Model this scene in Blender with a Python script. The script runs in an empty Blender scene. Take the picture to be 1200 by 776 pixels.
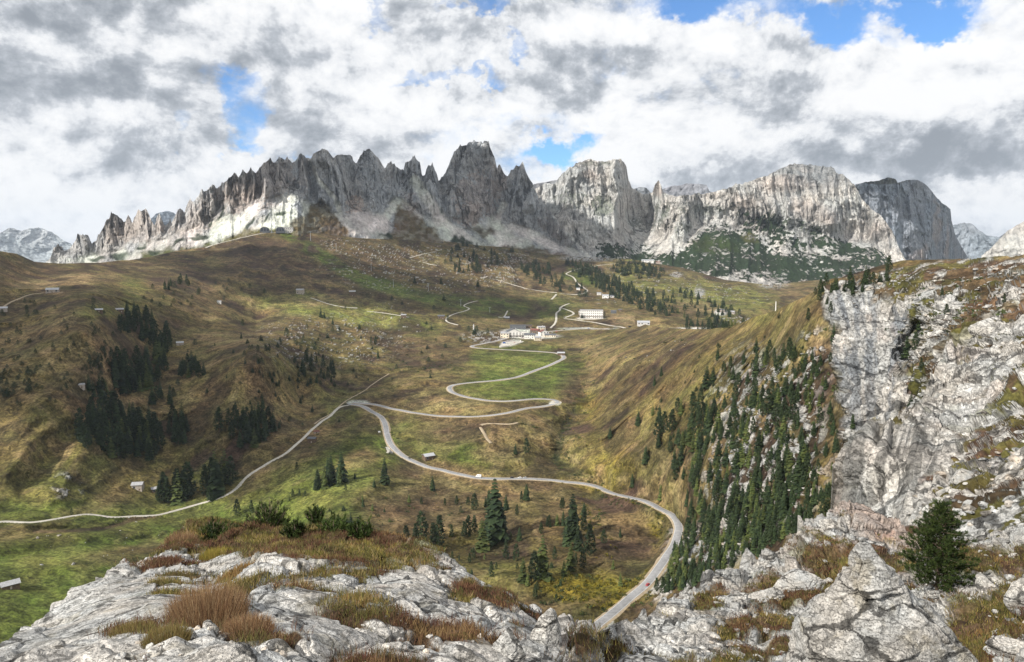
import bpy, math, random
import numpy as np
from mathutils import Vector, Matrix
random.seed(7)
RNG = np.random.default_rng(11)
np.seterr(all='ignore')
F32 = np.float32
# ------------------------------------------------------------------ scene, camera
scene = bpy.context.scene
import time as _t
_t0=_t.time()
def TICK(n): print('TICK', n, round(_t.time()-_t0,1), flush=True)
COLL = scene.collection
FPX = 857.0            # focal length in photo pixels (1200 wide)
PITCH = math.radians(5.86)
CAMZ = 300.0
cam_d = bpy.data.cameras.new('camera')
cam = bpy.data.objects.new('camera', cam_d)
COLL.objects.link(cam)
cam.location = (0, 0, CAMZ)
cam.rotation_euler = (math.radians(90) - PITCH, 0, 0)
cam_d.sensor_width = 36.0
cam_d.lens = 36.0 * FPX / 1200.0
cam_d.clip_start = 0.1
cam_d.clip_end = 60000
scene.camera = cam
SP, CP = math.sin(PITCH), math.cos(PITCH)

def unproj(px, py, r):
    """world point that lies r metres (horizontally) from the viewpoint in the direction of photo pixel px,py"""
    a = (px - 600.0) / FPX
    b = -(py - 388.0) / FPX
    dx = a + 0 * b
    dy = CP + b * SP
    dz = -SP + b * CP
    h = np.sqrt(dx * dx + dy * dy)
    k = r / h
    return dx * k, dy * k, dz * k + CAMZ

# ------------------------------------------------------------------ noise
from concurrent.futures import ThreadPoolExecutor
_POOL = ThreadPoolExecutor(4)
_U = np.uint32
def _mix(h):
    h = (h ^ (h >> _U(13))) * _U(1274126177)
    h = (h ^ (h >> _U(16))) * _U(2246822519)
    h = h ^ (h >> _U(15))
    return (h & _U(0xFFFFFF)).astype(F32) * F32(1 / 16777215.0)
def _hx(i): return i.astype(np.int64).astype(_U) * _U(374761393)
def _hy(i): return i.astype(np.int64).astype(_U) * _U(668265263)
def _hz(i): return i.astype(np.int64).astype(_U) * _U(2654435761)
_OX, _OY, _OZ = _U(374761393), _U(668265263), _U(2654435761)

def chunked(fn, arrs, nout):
    """run fn over slices of the flattened arrays, in parallel"""
    shp = np.broadcast(*arrs).shape
    fl = [np.ascontiguousarray(np.broadcast_to(a, shp)).ravel() for a in arrs]
    n = fl[0].size; C = 40000
    outs = [np.empty(n, F32) for _ in range(nout)]
    def job(s):
        r = fn(*[f[s:s + C] for f in fl])
        if nout == 1: outs[0][s:s + C] = r
        else:
            for o, q in zip(outs, r): o[s:s + C] = q
    list(_POOL.map(job, range(0, n, C)))
    outs = [o.reshape(shp) for o in outs]
    return outs[0] if nout == 1 else outs

def _vn(x, y, z, seed):
    ix = np.floor(x); iy = np.floor(y); iz = np.floor(z)
    fx = (x - ix).astype(F32); fy = (y - iy).astype(F32); fz = (z - iz).astype(F32)
    fx = fx * fx * fx * (fx * (fx * 6 - 15) + 10); fy = fy * fy * fy * (fy * (fy * 6 - 15) + 10); fz = fz * fz * fz * (fz * (fz * 6 - 15) + 10)
    hx = _hx(ix) + _U((seed * 974634777) & 0xFFFFFFFF); hy = _hy(iy); hz = _hz(iz)
    hx1 = hx + _OX; hy1 = hy + _OY; hz1 = hz + _OZ
    def LX(b, c):
        s = b + c; u = _mix(hx + s); return u + (_mix(hx1 + s) - u) * fx
    a0 = LX(hy, hz); a0 += (LX(hy1, hz) - a0) * fy
    a1 = LX(hy, hz1); a1 += (LX(hy1, hz1) - a1) * fy
    return (a0 + (a1 - a0) * fz) * 2 - 1

def vnoise(x, y, z, seed=0):
    with np.errstate(over='ignore'):
        return chunked(lambda a, b, c: _vn(a, b, c, seed), [np.asarray(x, np.float64), np.asarray(y, np.float64), np.asarray(z, np.float64)], 1)

def fbm(x, y, z, octv=4, seed=0, gain=0.5, lac=2.07):
    def f(x, y, z):
        s = 0; a = 1.0; t = 0
        for o in range(octv):
            s = s + F32(a) * _vn(x + 17.3 * o, y - 9.1 * o, z + 5.7 * o, seed + o)
            t += a; a *= gain; x = x * lac; y = y * lac; z = z * lac
        return s / F32(t)
    return chunked(f, [np.asarray(x, np.float64), np.asarray(y, np.float64), np.asarray(z, np.float64)], 1)

def ridged(x, y, z, octv=4, seed=0, gain=0.55, lac=2.1):
    def f(x, y, z):
        s = 0; a = 1.0; t = 0; w = F32(1.0)
        for o in range(octv):
            n = 1 - np.abs(_vn(x + 11.3 * o, y - 4.1 * o, z + 8.7 * o, seed + o))
            n = n * n
            s = s + F32(a) * n * w
            w = np.clip(n * F32(1.6), 0, 1)
            t += a; a *= gain; x = x * lac; y = y * lac; z = z * lac
        return s / F32(t)      # 0..1, 1 = crest
    return chunked(f, [np.asarray(x, np.float64), np.asarray(y, np.float64), np.asarray(z, np.float64)], 1)

def cell(x, y, z, seed=0):
    """returns F1, F2, id of nearest"""
    def f(x, y, z):
        ix = np.floor(x); iy = np.floor(y); iz = np.floor(z)
        gx = (x - ix).astype(F32); gy = (y - iy).astype(F32); gz = (z - iz).astype(F32)
        hx = _hx(ix) + _U((seed * 974634777) & 0xFFFFFFFF); hy = _hy(iy); hz = _hz(iz)
        f1 = np.full(x.shape, 81.0, F32); f2 = f1.copy(); idd = np.zeros(x.shape, F32)
        for i in (-1, 0, 1):
            for j in (-1, 0, 1):
                for k in (-1, 0, 1):
                    h = _mix(hx + _U((i * 374761393) & 0xFFFFFFFF) + hy + _U((j * 668265263) & 0xFFFFFFFF) + hz + _U((k * 2654435761) & 0xFFFFFFFF))
                    h2 = (h * F32(7.31)) % F32(1.0); h3 = (h * F32(23.7)) % F32(1.0)
                    d = (i + h - gx) ** 2 + (j + h2 - gy) ** 2 + (k + h3 - gz) ** 2
                    m = d < f1
                    f2 = np.where(m, f1, np.minimum(f2, d))
                    idd = np.where(m, (h * F32(91.7)) % F32(1.0), idd)
                    f1 = np.where(m, d, f1)
        return np.sqrt(f1), np.sqrt(f2), idd
    with np.errstate(over='ignore'):
        return chunked(f, [np.asarray(x, np.float64), np.asarray(y, np.float64), np.asarray(z, np.float64)], 3)

def sstep(a, b, x):
    t = np.clip((x - a) / (b - a), 0, 1)
    return t * t * (3 - 2 * t)

# ------------------------------------------------------------------ smooth interpolation of distances
class Depth:
    def __init__(self, pts, smooth=1e-3):
        p = np.array(pts, float)
        self.c = p[:, :2] / 100.0
        v = np.log(p[:, 2]); n = len(p)
        K = self.k(self.c, self.c) + np.eye(n) * smooth
        P = np.c_[np.ones(n), self.c]
        M = np.block([[K, P], [P.T, np.zeros((3, 3))]])
        self.w = np.linalg.solve(M, np.r_[v, 0, 0, 0]); self.n = n
        self.gx = np.arange(-260, 1480, 10.0); self.gy = np.arange(150, 960, 10.0)
        GX, GY = np.meshgrid(self.gx, self.gy, indexing='ij')
        q = np.c_[GX.ravel(), GY.ravel()] / 100.0
        z = self.k(q, self.c) @ self.w[:n] + self.w[n] + q @ self.w[n + 1:]
        self.g = z.reshape(GX.shape)
    @staticmethod
    def k(a, b):
        d2 = ((a[:, None, :] - b[None]) ** 2).sum(-1)
        return 0.5 * d2 * np.log(d2 + 1e-9)
    def __call__(self, px, py):
        u = np.clip((px - self.gx[0]) / 10.0, 0, len(self.gx) - 1.001); v = np.clip((py - self.gy[0]) / 10.0, 0, len(self.gy) - 1.001)
        i = u.astype(int); j = v.astype(int); a = u - i; b = v - j
        a = a * a * (3 - 2 * a) * 0.0 + a
        g = self.g
        return np.exp((g[i, j] * (1 - a) + g[i + 1, j] * a) * (1 - b) + (g[i, j + 1] * (1 - a) + g[i + 1, j + 1] * a) * b)

def curve(pts):
    p = np.array(pts, float)
    return lambda x: np.interp(x, p[:, 0], p[:, 1])

# ------------------------------------------------------------------ masks in survey coordinates
def polymask(px, py, poly, soft=4.0):
    """soft 0..1 mask of a polygon"""
    P = np.array(poly, float); n = len(P)
    x0, y0 = P.min(0) - soft * 3; x1, y1 = P.max(0) + soft * 3
    out = np.zeros(px.shape, F32)
    sel = (px > x0) & (px < x1) & (py > y0) & (py < y1)
    if not sel.any(): return out
    X = px[sel]; Y = py[sel]
    d = np.full(X.shape, 1e9); ins = np.zeros(X.shape, bool)
    for i in range(n):
        ax, ay = P[i]; bx, by = P[(i + 1) % n]
        ex, ey = bx - ax, by - ay
        t = np.clip(((X - ax) * ex + (Y - ay) * ey) / (ex * ex + ey * ey + 1e-9), 0, 1)
        d = np.minimum(d, np.hypot(X - ax - t * ex, Y - ay - t * ey))
        c = ((ay > Y) != (by > Y)) & (X < ex * (Y - ay) / (ey + 1e-12) + ax)
        ins ^= c
    sd = np.where(ins, d, -d)
    out[sel] = sstep(-soft, soft, sd)
    return out

def ellmask(px, py, cx, cy, rx, ry, ang=0.0, hard=0.35):
    ca, sa = math.cos(math.radians(ang)), math.sin(math.radians(ang))
    x = px - cx; y = py - cy
    u = (x * ca + y * sa) / rx; v = (-x * sa + y * ca) / ry
    return 1 - sstep(1 - hard, 1 + hard, np.sqrt(u * u + v * v))

def linedist(px, py, line, maxd=60):
    P = np.array(line, float)
    out = np.full(px.shape, 1e3, np.float64)
    sel = (px > P[:, 0].min() - maxd) & (px < P[:, 0].max() + maxd) & (py > P[:, 1].min() - maxd) & (py < P[:, 1].max() + maxd)
    if not sel.any(): return out
    X = px[sel]; Y = py[sel]; d = np.full(X.shape, 1e3)
    for (ax, ay), (bx, by) in zip(P[:-1, :2], P[1:, :2]):
        ex, ey = bx - ax, by - ay
        t = np.clip(((X - ax) * ex + (Y - ay) * ey) / (ex * ex + ey * ey + 1e-9), 0, 1)
        d = np.minimum(d, np.hypot(X - ax - t * ex, Y - ay - t * ey))
    out[sel] = d
    return out

# ------------------------------------------------------------------ meshes
def make_mesh(name, co, quads=None, tris=None, mats=(), smooth=True, midx=None):
    me = bpy.data.meshes.new(name)
    co = np.asarray(co, F32)
    nq = 0 if quads is None else len(quads); nt = 0 if tris is None else len(tris)
    idx = []
    if nq: idx.append(np.asarray(quads, np.int32).ravel())
    if nt: idx.append(np.asarray(tris, np.int32).ravel())
    idx = np.concatenate(idx)
    starts = np.concatenate([np.arange(nq) * 4, nq * 4 + np.arange(nt) * 3]).astype(np.int32)
    me.vertices.add(len(co)); me.vertices.foreach_set('co', co.ravel())
    me.loops.add(len(idx)); me.loops.foreach_set('vertex_index', idx)
    me.polygons.add(nq + nt); me.polygons.foreach_set('loop_start', starts)
    me.polygons.foreach_set('use_smooth', np.full(nq + nt, smooth))
    for m in mats: me.materials.append(m)
    if midx is not None: me.polygons.foreach_set('material_index', np.asarray(midx, np.int32))
    me.update(calc_edges=True); me.validate()
    return me

def set_col(me, col, name='Col'):
    a = me.color_attributes.new(name, 'FLOAT_COLOR', 'POINT')
    c = np.ones((len(me.vertices), 4), F32); c[:, :3] = col
    a.data.foreach_set('color', c.ravel())

def set_float(me, v, name):
    a = me.attributes.new(name, 'FLOAT', 'POINT')
    a.data.foreach_set('value', np.asarray(v, F32).ravel())

def link(name, me, parent=None, loc=None, kind=None, label=None, cat=None, group=None):
    o = bpy.data.objects.new(name, me)
    COLL.objects.link(o)
    if parent is not None: o.parent = parent
    if loc is not None: o.location = loc
    if kind: o['kind'] = kind
    if label: o['label'] = label
    if cat: o['category'] = cat
    if group: o['group'] = group
    return o

SHEETS = {}
DS = None
def keep(L):
    """1 where the sheet's grid is fine enough to carry relief of wavelength L metres, 0 where it is not"""
    return sstep(1.6, 5.0, L / DS)
class Sheet:
    """a piece of ground or rock: columns run up from the foot line B to the crest line T and then roll over the back"""
    def __init__(s, x0, x1, nx, T, B, ny, depth, relief=None, back=60.0, backslope=0.7, nb=10, ndisp=None):
        s.x0, s.x1, s.nx, s.T, s.B, s.ny = x0, x1, nx, T, B, ny
        xs = np.linspace(x0, x1, nx); s.xs = xs
        v = np.linspace(0, 1, ny)
        Tx, Bx = T(xs), B(xs)
        s.Tx, s.Bx = Tx, Bx
        px = np.repeat(xs[:, None], ny, 1)
        py = Bx[:, None] + (Tx - Bx)[:, None] * v[None]
        r = depth(px, py)
        s.px, s.py = px, py
        X, Y, Z = unproj(px, py, r)
        if relief is not None:
            r = r + relief(px, py, r, X, Y, Z)
            X, Y, Z = unproj(px, py, r)
        s.r = r
        s.P = np.stack([X, Y, Z], -1)
        if ndisp is not None:
            n = s.normals()
            for _ in range(3):       # smooth normals so that the relief stands evenly off the surface
                for ax in (0, 1):
                    k = 5; pad = [(0, 0)] * 3; pad[ax] = (k, k)
                    q = np.cumsum(np.pad(n, pad, mode='edge'), axis=ax); m = n.shape[ax]
                    n = (np.take(q, np.arange(2 * k, m + 2 * k), axis=ax) - np.take(q, np.maximum(np.arange(0, m) - 1, 0), axis=ax)) / (2 * k + 1)
            n /= np.linalg.norm(n, axis=-1, keepdims=True) + 1e-9
            global DS, NRM
            DS = np.linalg.norm(np.gradient(s.P, axis=1), axis=-1); DS = np.maximum(DS, np.linalg.norm(np.gradient(s.P, axis=0), axis=-1)); NRM = n
            s.P = s.P + n * ndisp(px, py, r, X, Y, Z)[..., None]
        s.back, s.backslope, s.nb = back, backslope, nb
    def normals(s):
        P = s.P
        du = np.gradient(P, axis=0); dv = np.gradient(P, axis=1)
        n = np.cross(du, dv); n /= np.linalg.norm(n, axis=-1, keepdims=True) + 1e-9
        n *= np.sign((n * -(P - np.array([0, 0, CAMZ]))).sum(-1, keepdims=True) + 1e-9)
        return n
    def at(s, px, py):
        u = np.clip((px - s.x0) / (s.x1 - s.x0) * (s.nx - 1), 0, s.nx - 1.001)
        T = np.interp(px, s.xs, s.Tx); B = np.interp(px, s.xs, s.Bx)
        v = np.clip((py - B) / (T - B + 1e-6) * (s.ny - 1), 0, s.ny - 1.001)
        u = np.asarray(u); v = np.asarray(v)
        i = u.astype(int); j = v.astype(int); a = (u - i)[..., None]; b = (v - j)[..., None]
        P = s.P
        return (P[i, j] * (1 - a) + P[i + 1, j] * a) * (1 - b) + (P[i, j + 1] * (1 - a) + P[i + 1, j + 1] * a) * b
    def build(s, name, mat, col, rock=None, extra=None):
        nx, ny, nb = s.nx, s.ny, s.nb
        crest = s.P[:, -1]
        rad = crest[:, :2] / np.linalg.norm(crest[:, :2], axis=1, keepdims=True)
        d = s.back * (np.arange(1, nb + 1) / nb) ** 1.6
        bk = np.repeat(crest[:, None], nb, 1).copy()
        bk[:, :, :2] += rad[:, None, :] * d[None, :, None]
        bk[:, :, 2] -= d[None] * s.backslope + 0.15 * s.back * (np.arange(1, nb + 1) / nb)[None] ** 3
        P = np.concatenate([s.P, bk], 1); n2 = ny + nb
        def ext(a): return np.concatenate([a, np.repeat(a[:, -1:], nb, 1)], 1)
        i = np.arange(nx - 1)[:, None] * n2 + np.arange(n2 - 1)[None]
        q = np.stack([i, i + n2, i + n2 + 1, i + 1], -1).reshape(-1, 4)
        me = make_mesh(name, P.reshape(-1, 3), quads=q, mats=[mat])
        set_col(me, ext(col).reshape(-1, 3))
        if rock is not None: set_float(me, ext(rock), 'rock')
        SHEETS[name] = s
        return link(name, me, kind='structure')

# ------------------------------------------------------------------ node helpers
def new_mat(name):
    m = bpy.data.materials.new(name); m.use_nodes = True
    nt = m.node_tree; b = nt.nodes['Principled BSDF']
    return m, nt, b
def N(nt, t, **kw):
    n = nt.nodes.new(t)
    for k, v in kw.items():
        if k.startswith('i_'):
            n.inputs[k[2:].replace('_', ' ')].default_value = v
        else: setattr(n, k, v)
    return n
def Lk(nt, a, b): nt.links.new(a, b)
def mathn(nt, op, a, b=None, c=None, clamp=False):
    n = nt.nodes.new('ShaderNodeMath'); n.operation = op; n.use_clamp = clamp
    for i, v in enumerate((a, b, c)):
        if v is None: continue
        if isinstance(v, (int, float)): n.inputs[i].default_value = v
        else: nt.links.new(v, n.inputs[i])
    return n.outputs[0]
def mix(nt, fac, a, b, mode='MIX'):
    n = nt.nodes.new('ShaderNodeMix'); n.data_type = 'RGBA'; n.blend_type = mode
    for s, v in ((0, fac), (6, a), (7, b)):
        if isinstance(v, (int, float)): n.inputs[s].default_value = v
        elif isinstance(v, tuple): n.inputs[s].default_value = (*v, 1) if len(v) == 3 else v
        else: nt.links.new(v, n.inputs[s])
    return n.outputs[2]
def noise(nt, vec, scale, detail=4, rough=0.55, dist=0.0):
    n = nt.nodes.new('ShaderNodeTexNoise'); n.inputs['Scale'].default_value = scale
    n.inputs['Detail'].default_value = detail; n.inputs['Roughness'].default_value = rough; n.inputs['Distortion'].default_value = dist
    nt.links.new(vec, n.inputs['Vector']); return n.outputs['Fac']
def ramp(nt, v, a, b, lo=0.0, hi=1.0):
    n = nt.nodes.new('ShaderNodeMapRange'); n.interpolation_type = 'SMOOTHSTEP'
    n.inputs[1].default_value = a; n.inputs[2].default_value = b; n.inputs[3].default_value = lo; n.inputs[4].default_value = hi
    nt.links.new(v, n.inputs[0]); return n.outputs[0]

def ground_mat(name, s, rock_crack=1.0, bump=1.0, streak=(1, 1, 1), bed=0.0, spots=0.5, vary=0.35):
    """s = size in metres of the finest detail; vertex colour carries the ground's own colour, 'rock' how rocky it is"""
    m, nt, b = new_mat(name)
    geo = N(nt, 'ShaderNodeNewGeometry'); pos = geo.outputs['Position']
    at = N(nt, 'ShaderNodeVertexColor', layer_name='Col').outputs['Color']
    rk = N(nt, 'ShaderNodeAttribute', attribute_name='rock').outputs['Fac']
    mp = N(nt, 'ShaderNodeMapping'); mp.inputs['Scale'].default_value = streak; Lk(nt, pos, mp.inputs[0]); sp = mp.outputs[0]
    n_f = noise(nt, pos, 0.45 / s, 4, 0.65)
    n_m = noise(nt, pos, 0.09 / s, 5, 0.6, 0.4)
    n_l = noise(nt, pos, 0.018 / s, 4, 0.6, 0.5)
    n_r = noise(nt, sp, 0.12 / s, 7, 0.7, .35)
    n_r2 = noise(nt, sp, 0.03 / s, 7, 0.66, .5)
    # grass: multiply by speckle
    g1 = ramp(nt, n_f, 0.30, 0.72, 1 - vary * 1.1, 1 + vary)
    g2 = ramp(nt, n_m, 0.34, 0.68, 1 - vary, 1 + vary * 0.8)
    g3 = ramp(nt, n_l, 0.35, 0.66, 1 - vary * 0.6, 1 + vary * 0.6)
    gm = mathn(nt, 'MULTIPLY', mathn(nt, 'MULTIPLY', g1, g2), g3)
    # dark tussocks
    sp_ = ramp(nt, n_m, 0.60, 0.66, 1.0, 1 - spots)
    gm = mathn(nt, 'MULTIPLY', gm, sp_)
    # rock: cracks are narrow dark bands where distorted noise crosses one half
    c1 = mathn(nt, 'ABSOLUTE', mathn(nt, 'SUBTRACT', n_r, 0.5))
    c2 = mathn(nt, 'ABSOLUTE', mathn(nt, 'SUBTRACT', n_r2, 0.5))
    k1 = ramp(nt, c1, 0.0, 0.02, 1 - 0.25 * rock_crack, 1.0)
    dv = nt.nodes.new('ShaderNodeTexNoise'); dv.inputs['Scale'].default_value = .10 / s; dv.inputs['Detail'].default_value = 5; dv.inputs['Roughness'].default_value = .65; Lk(nt, sp, dv.inputs['Vector'])
    dm = nt.nodes.new('ShaderNodeVectorMath'); dm.operation = 'MULTIPLY_ADD'; dm.inputs[1].default_value = (9 * s,) * 3; Lk(nt, dv.outputs['Color'], dm.inputs[0]); Lk(nt, sp, dm.inputs[2])
    def crack(sc, wdt, lo, seedv):
        ad = nt.nodes.new('ShaderNodeVectorMath'); ad.operation = 'MULTIPLY'; ad.inputs[1].default_value = (1, 1, 2.4); Lk(nt, dm.outputs[0], ad.inputs[0])
        vo = nt.nodes.new('ShaderNodeTexVoronoi'); vo.feature = 'DISTANCE_TO_EDGE'; vo.inputs['Scale'].default_value = sc; Lk(nt, ad.outputs[0], vo.inputs['Vector'])
        wn = mathn(nt, 'MULTIPLY', ramp(nt, n_m, .38, .62, .15, 1.0), wdt)
        q = mathn(nt, 'DIVIDE', vo.outputs['Distance'], mathn(nt, 'ADD', wn, .004))
        return ramp(nt, q, .45, 1.0, lo, 1.0)
    k2 = mathn(nt, 'MULTIPLY', crack(.018 / s, .045, 1 - .8 * rock_crack, 0), crack(.060 / s, .06, 1 - .5 * rock_crack, 1))
    pit = ramp(nt, noise(nt, sp, .9 / s, 3, .6), .36, .46, 1 - .45 * rock_crack, 1.0); k2 = mathn(nt, 'MULTIPLY', k2, pit)
    tone = ramp(nt, n_r2, 0.3, 0.7, 0.80, 1.10)
    fine = ramp(nt, n_f, 0.33, 0.66, 0.72, 1.12)
    rm = mathn(nt, 'MULTIPLY', mathn(nt, 'MULTIPLY', k1, k2), mathn(nt, 'MULTIPLY', tone, fine))
    mul = N(nt, 'ShaderNodeMix'); mul.data_type = 'FLOAT'
    Lk(nt, rk, mul.inputs[0]); Lk(nt, gm, mul.inputs[2]); Lk(nt, rm, mul.inputs[3])
    v = N(nt, 'ShaderNodeVectorMath', operation='SCALE'); Lk(nt, at, v.inputs[0]); Lk(nt, mul.outputs[0], v.inputs['Scale'])
    # slight hue drift
    hue = noise(nt, pos, 0.03 / s, 3, 0.5)
    hf = ramp(nt, hue, 0.35, 0.65)
    tint0 = mix(nt, hf, (0.93, 1.0, 0.88), (1.07, 0.98, 0.97)); tint1 = mix(nt, hf, (0.97, 1.0, 1.02), (1.03, 1.0, 0.96))
    tint = mix(nt, rk, tint0, tint1)
    out = mix(nt, 1.0, v.outputs[0], tint, 'MULTIPLY')
    Lk(nt, out, b.inputs['Base Color'])
    b.inputs['Roughness'].default_value = 0.92
    b.inputs['Specular IOR Level'].default_value = 0.15
    hgt = mathn(nt, 'ADD', mathn(nt, 'MULTIPLY', n_f, 0.5), mathn(nt, 'MULTIPLY', n_m, 1.6))
    hr = mathn(nt, 'ADD', mathn(nt, 'MULTIPLY', k1, 1.2), mathn(nt, 'MULTIPLY', k2, 2.2))
    hr = mathn(nt, 'ADD', hr, mathn(nt, 'ADD', mathn(nt, 'MULTIPLY', n_r, 3.0), mathn(nt, 'MULTIPLY', n_f, 1.6)))
    hm = N(nt, 'ShaderNodeMix'); hm.data_type = 'FLOAT'; Lk(nt, rk, hm.inputs[0]); Lk(nt, hgt, hm.inputs[2]); Lk(nt, hr, hm.inputs[3])
    bp = N(nt, 'ShaderNodeBump'); bp.inputs['Strength'].default_value = 0.75; bp.inputs['Distance'].default_value = s * bump
    Lk(nt, hm.outputs[0], bp.inputs['Height']); Lk(nt, bp.outputs[0], b.inputs['Normal'])
    return m

def plain_mat(name, col, rough=0.8, var=0.15, scale=1.0, spec=0.3, metal=0.0):
    m, nt, b = new_mat(name)
    tc = N(nt, 'ShaderNodeTexCoord')
    n = noise(nt, tc.outputs['Object'], scale, 5, 0.6)
    k = ramp(nt, n, 0.3, 0.7, 1 - var, 1 + var)
    v = N(nt, 'ShaderNodeVectorMath', operation='SCALE'); v.inputs[0].default_value = col; Lk(nt, k, v.inputs['Scale'])
    Lk(nt, v.outputs[0], b.inputs['Base Color'])
    b.inputs['Roughness'].default_value = rough; b.inputs['Specular IOR Level'].default_value = spec; b.inputs['Metallic'].default_value = metal
    return m

def leaf_mat(name, dark, light, rough=0.75):
    m, nt, b = new_mat(name)
    oi = N(nt, 'ShaderNodeObjectInfo')
    geo = N(nt, 'ShaderNodeNewGeometry')
    at = N(nt, 'ShaderNodeVertexColor', layer_name='Col').outputs['Color']
    sep = N(nt, 'ShaderNodeSeparateColor'); Lk(nt, at, sep.inputs[0])
    c = mix(nt, sep.outputs[0], dark, light)
    k = ramp(nt, oi.outputs['Random'], 0, 1, 0.75, 1.3)
    v = N(nt, 'ShaderNodeVectorMath', operation='SCALE'); Lk(nt, c, v.inputs[0]); Lk(nt, k, v.inputs['Scale'])
    Lk(nt, v.outputs[0], b.inputs['Base Color'])
    b.inputs['Roughness'].default_value = rough; b.inputs['Specular IOR Level'].default_value = 0.2
    return m

def vcol_mat(name, rough=0.85):
    m, nt, b = new_mat(name)
    at = N(nt, 'ShaderNodeVertexColor', layer_name='Col').outputs['Color']
    Lk(nt, at, b.inputs['Base Color']); b.inputs['Roughness'].default_value = rough; b.inputs['Specular IOR Level'].default_value = 0.15
    return m
# ------------------------------------------------------------------ survey of the valley: (photo x, photo y, horizontal distance m)
TAN = np.array((0.182, 0.138, 0.062)); BROWN = np.array((0.116, 0.082, 0.044)); DKBR = np.array((0.060, 0.041, 0.027))
OLIVE = np.array((0.115, 0.102, 0.032)); GREEN = np.array((0.092, 0.122, 0.024)); LGREEN = np.array((0.17, 0.175, 0.048))
PALE = np.array((0.27, 0.20, 0.11)); ROCK = np.array((0.52, 0.505, 0.48)); GREYR = np.array((0.35, 0.36, 0.375)); SCREE = np.array((0.54, 0.53, 0.515))
PINE = np.array((0.022, 0.033, 0.018)); GOLD = np.array((0.168, 0.126, 0.046)); PINK = np.array((0.46, 0.37, 0.32)); RUST = np.array((0.088, 0.056, 0.034))

near_pts = [
 (-150,800,500),(-150,690,610),(-150,610,790),(-150,560,860),(-150,450,1020),(-150,350,1350),(-150,292,1600),
 (0,800,470),(0,740,540),(0,688,615),(0,610,780),(0,560,850),(0,500,930),(0,450,1010),(0,400,1150),(0,350,1350),(0,296,1650),
 (100,800,470),(100,700,600),(100,640,700),(100,600,800),(100,570,850),(100,500,930),(100,420,1050),(100,352,1250),(100,338,1420),(100,309,1800),
 (50,309,1750),(150,306,1950),
 (200,800,460),(200,640,710),(200,600,820),(200,570,880),(200,500,990),(200,450,1120),(200,400,1300),(200,364,1450),(200,330,1700),(200,297,2150),
 (300,800,450),(300,640,690),(300,600,760),(300,560,850),(300,520,910),(300,450,1040),(300,403,1170),(300,388,1500),(300,340,1800),(300,300,2100),(305,273,2350),
 (400,800,440),(400,640,600),(400,600,680),(400,550,800),(400,480,1040),(400,440,1200),(400,400,1450),(400,350,1800),(400,300,2200),(400,275,2450),
 (360,470,1090),(370,430,1200),
 (500,800,430),(500,640,600),(500,600,690),(500,560,800),(500,520,900),(500,480,1020),(500,440,1200),(500,400,1500),(500,350,1900),(500,300,2500),(500,280,2700),
 (600,800,410),(600,700,500),(600,640,600),(600,563,790),(600,500,920),(600,480,980),(600,450,1150),(600,410,1450),(600,390,1650),
 (700,800,400),(700,720,480),(700,640,590),(700,580,740),(700,540,820),(700,480,990),(700,440,1150),(700,410,1350),(700,385,1700),
 (750,690,520),(750,600,680),(750,560,720),(750,500,810),(750,450,950),(750,400,1250),(750,384,1500),
 (800,800,380),(800,660,520),(800,625,610),(800,560,645),(800,500,720),(800,450,820),(800,400,1020),(800,388,1150),
 (850,800,350),(850,640,450),(850,600,480),(850,550,530),(850,500,590),(850,450,680),(850,400,830),(850,384,920),
 (900,600,420),(900,550,450),(900,500,500),(900,450,560),(900,400,660),(900,375,740),
 (950,700,330),(950,600,380),(950,550,400),(950,500,435),(950,450,475),(950,400,525),(950,360,575),
 (1000,700,320),(1000,620,350),(1000,550,385),(1000,500,410),(1000,450,440),(1000,400,480),(1000,350,540),(1000,322,600),
 (1050,600,340),(1050,500,400),(1050,450,430),(1050,400,460),(1050,350,520),(1050,308,640),
 (1100,500,360),(1100,450,380),(1100,400,405),(1100,350,450),(1100,330,500),(1120,308,600),
 (1200,500,300),(1200,420,330),(1200,380,360),(1200,340,420),(1200,300,540),
 (1350,500,250),(1350,420,280),(1350,350,360),(1350,290,480)]
far_pts = [(540,350,2000),(540,320,2350),(540,290,2700),(600,350,2080),(600,320,2500),(600,293,2900),
 (640,400,1550),(660,388,1680),(690,378,1830),(690,366,1950),(690,345,2300),(690,320,2650),(690,303,2950),
 (750,400,1500),(750,372,1900),(750,350,2200),(750,325,2600),(750,306,2950),
 (850,420,1500),(850,385,1850),(850,365,2050),(850,350,2350),(860,330,2700),(950,420,1500),(950,370,1900),(950,350,2300),(930,333,2800),(1020,330,2900),(1020,370,1900)]
D_near = Depth(near_pts + [p for p in far_pts if p[0] < 700])
D_far = Depth([p for p in near_pts if 450 < p[0] < 640 and p[1] < 460] + far_pts)

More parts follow.
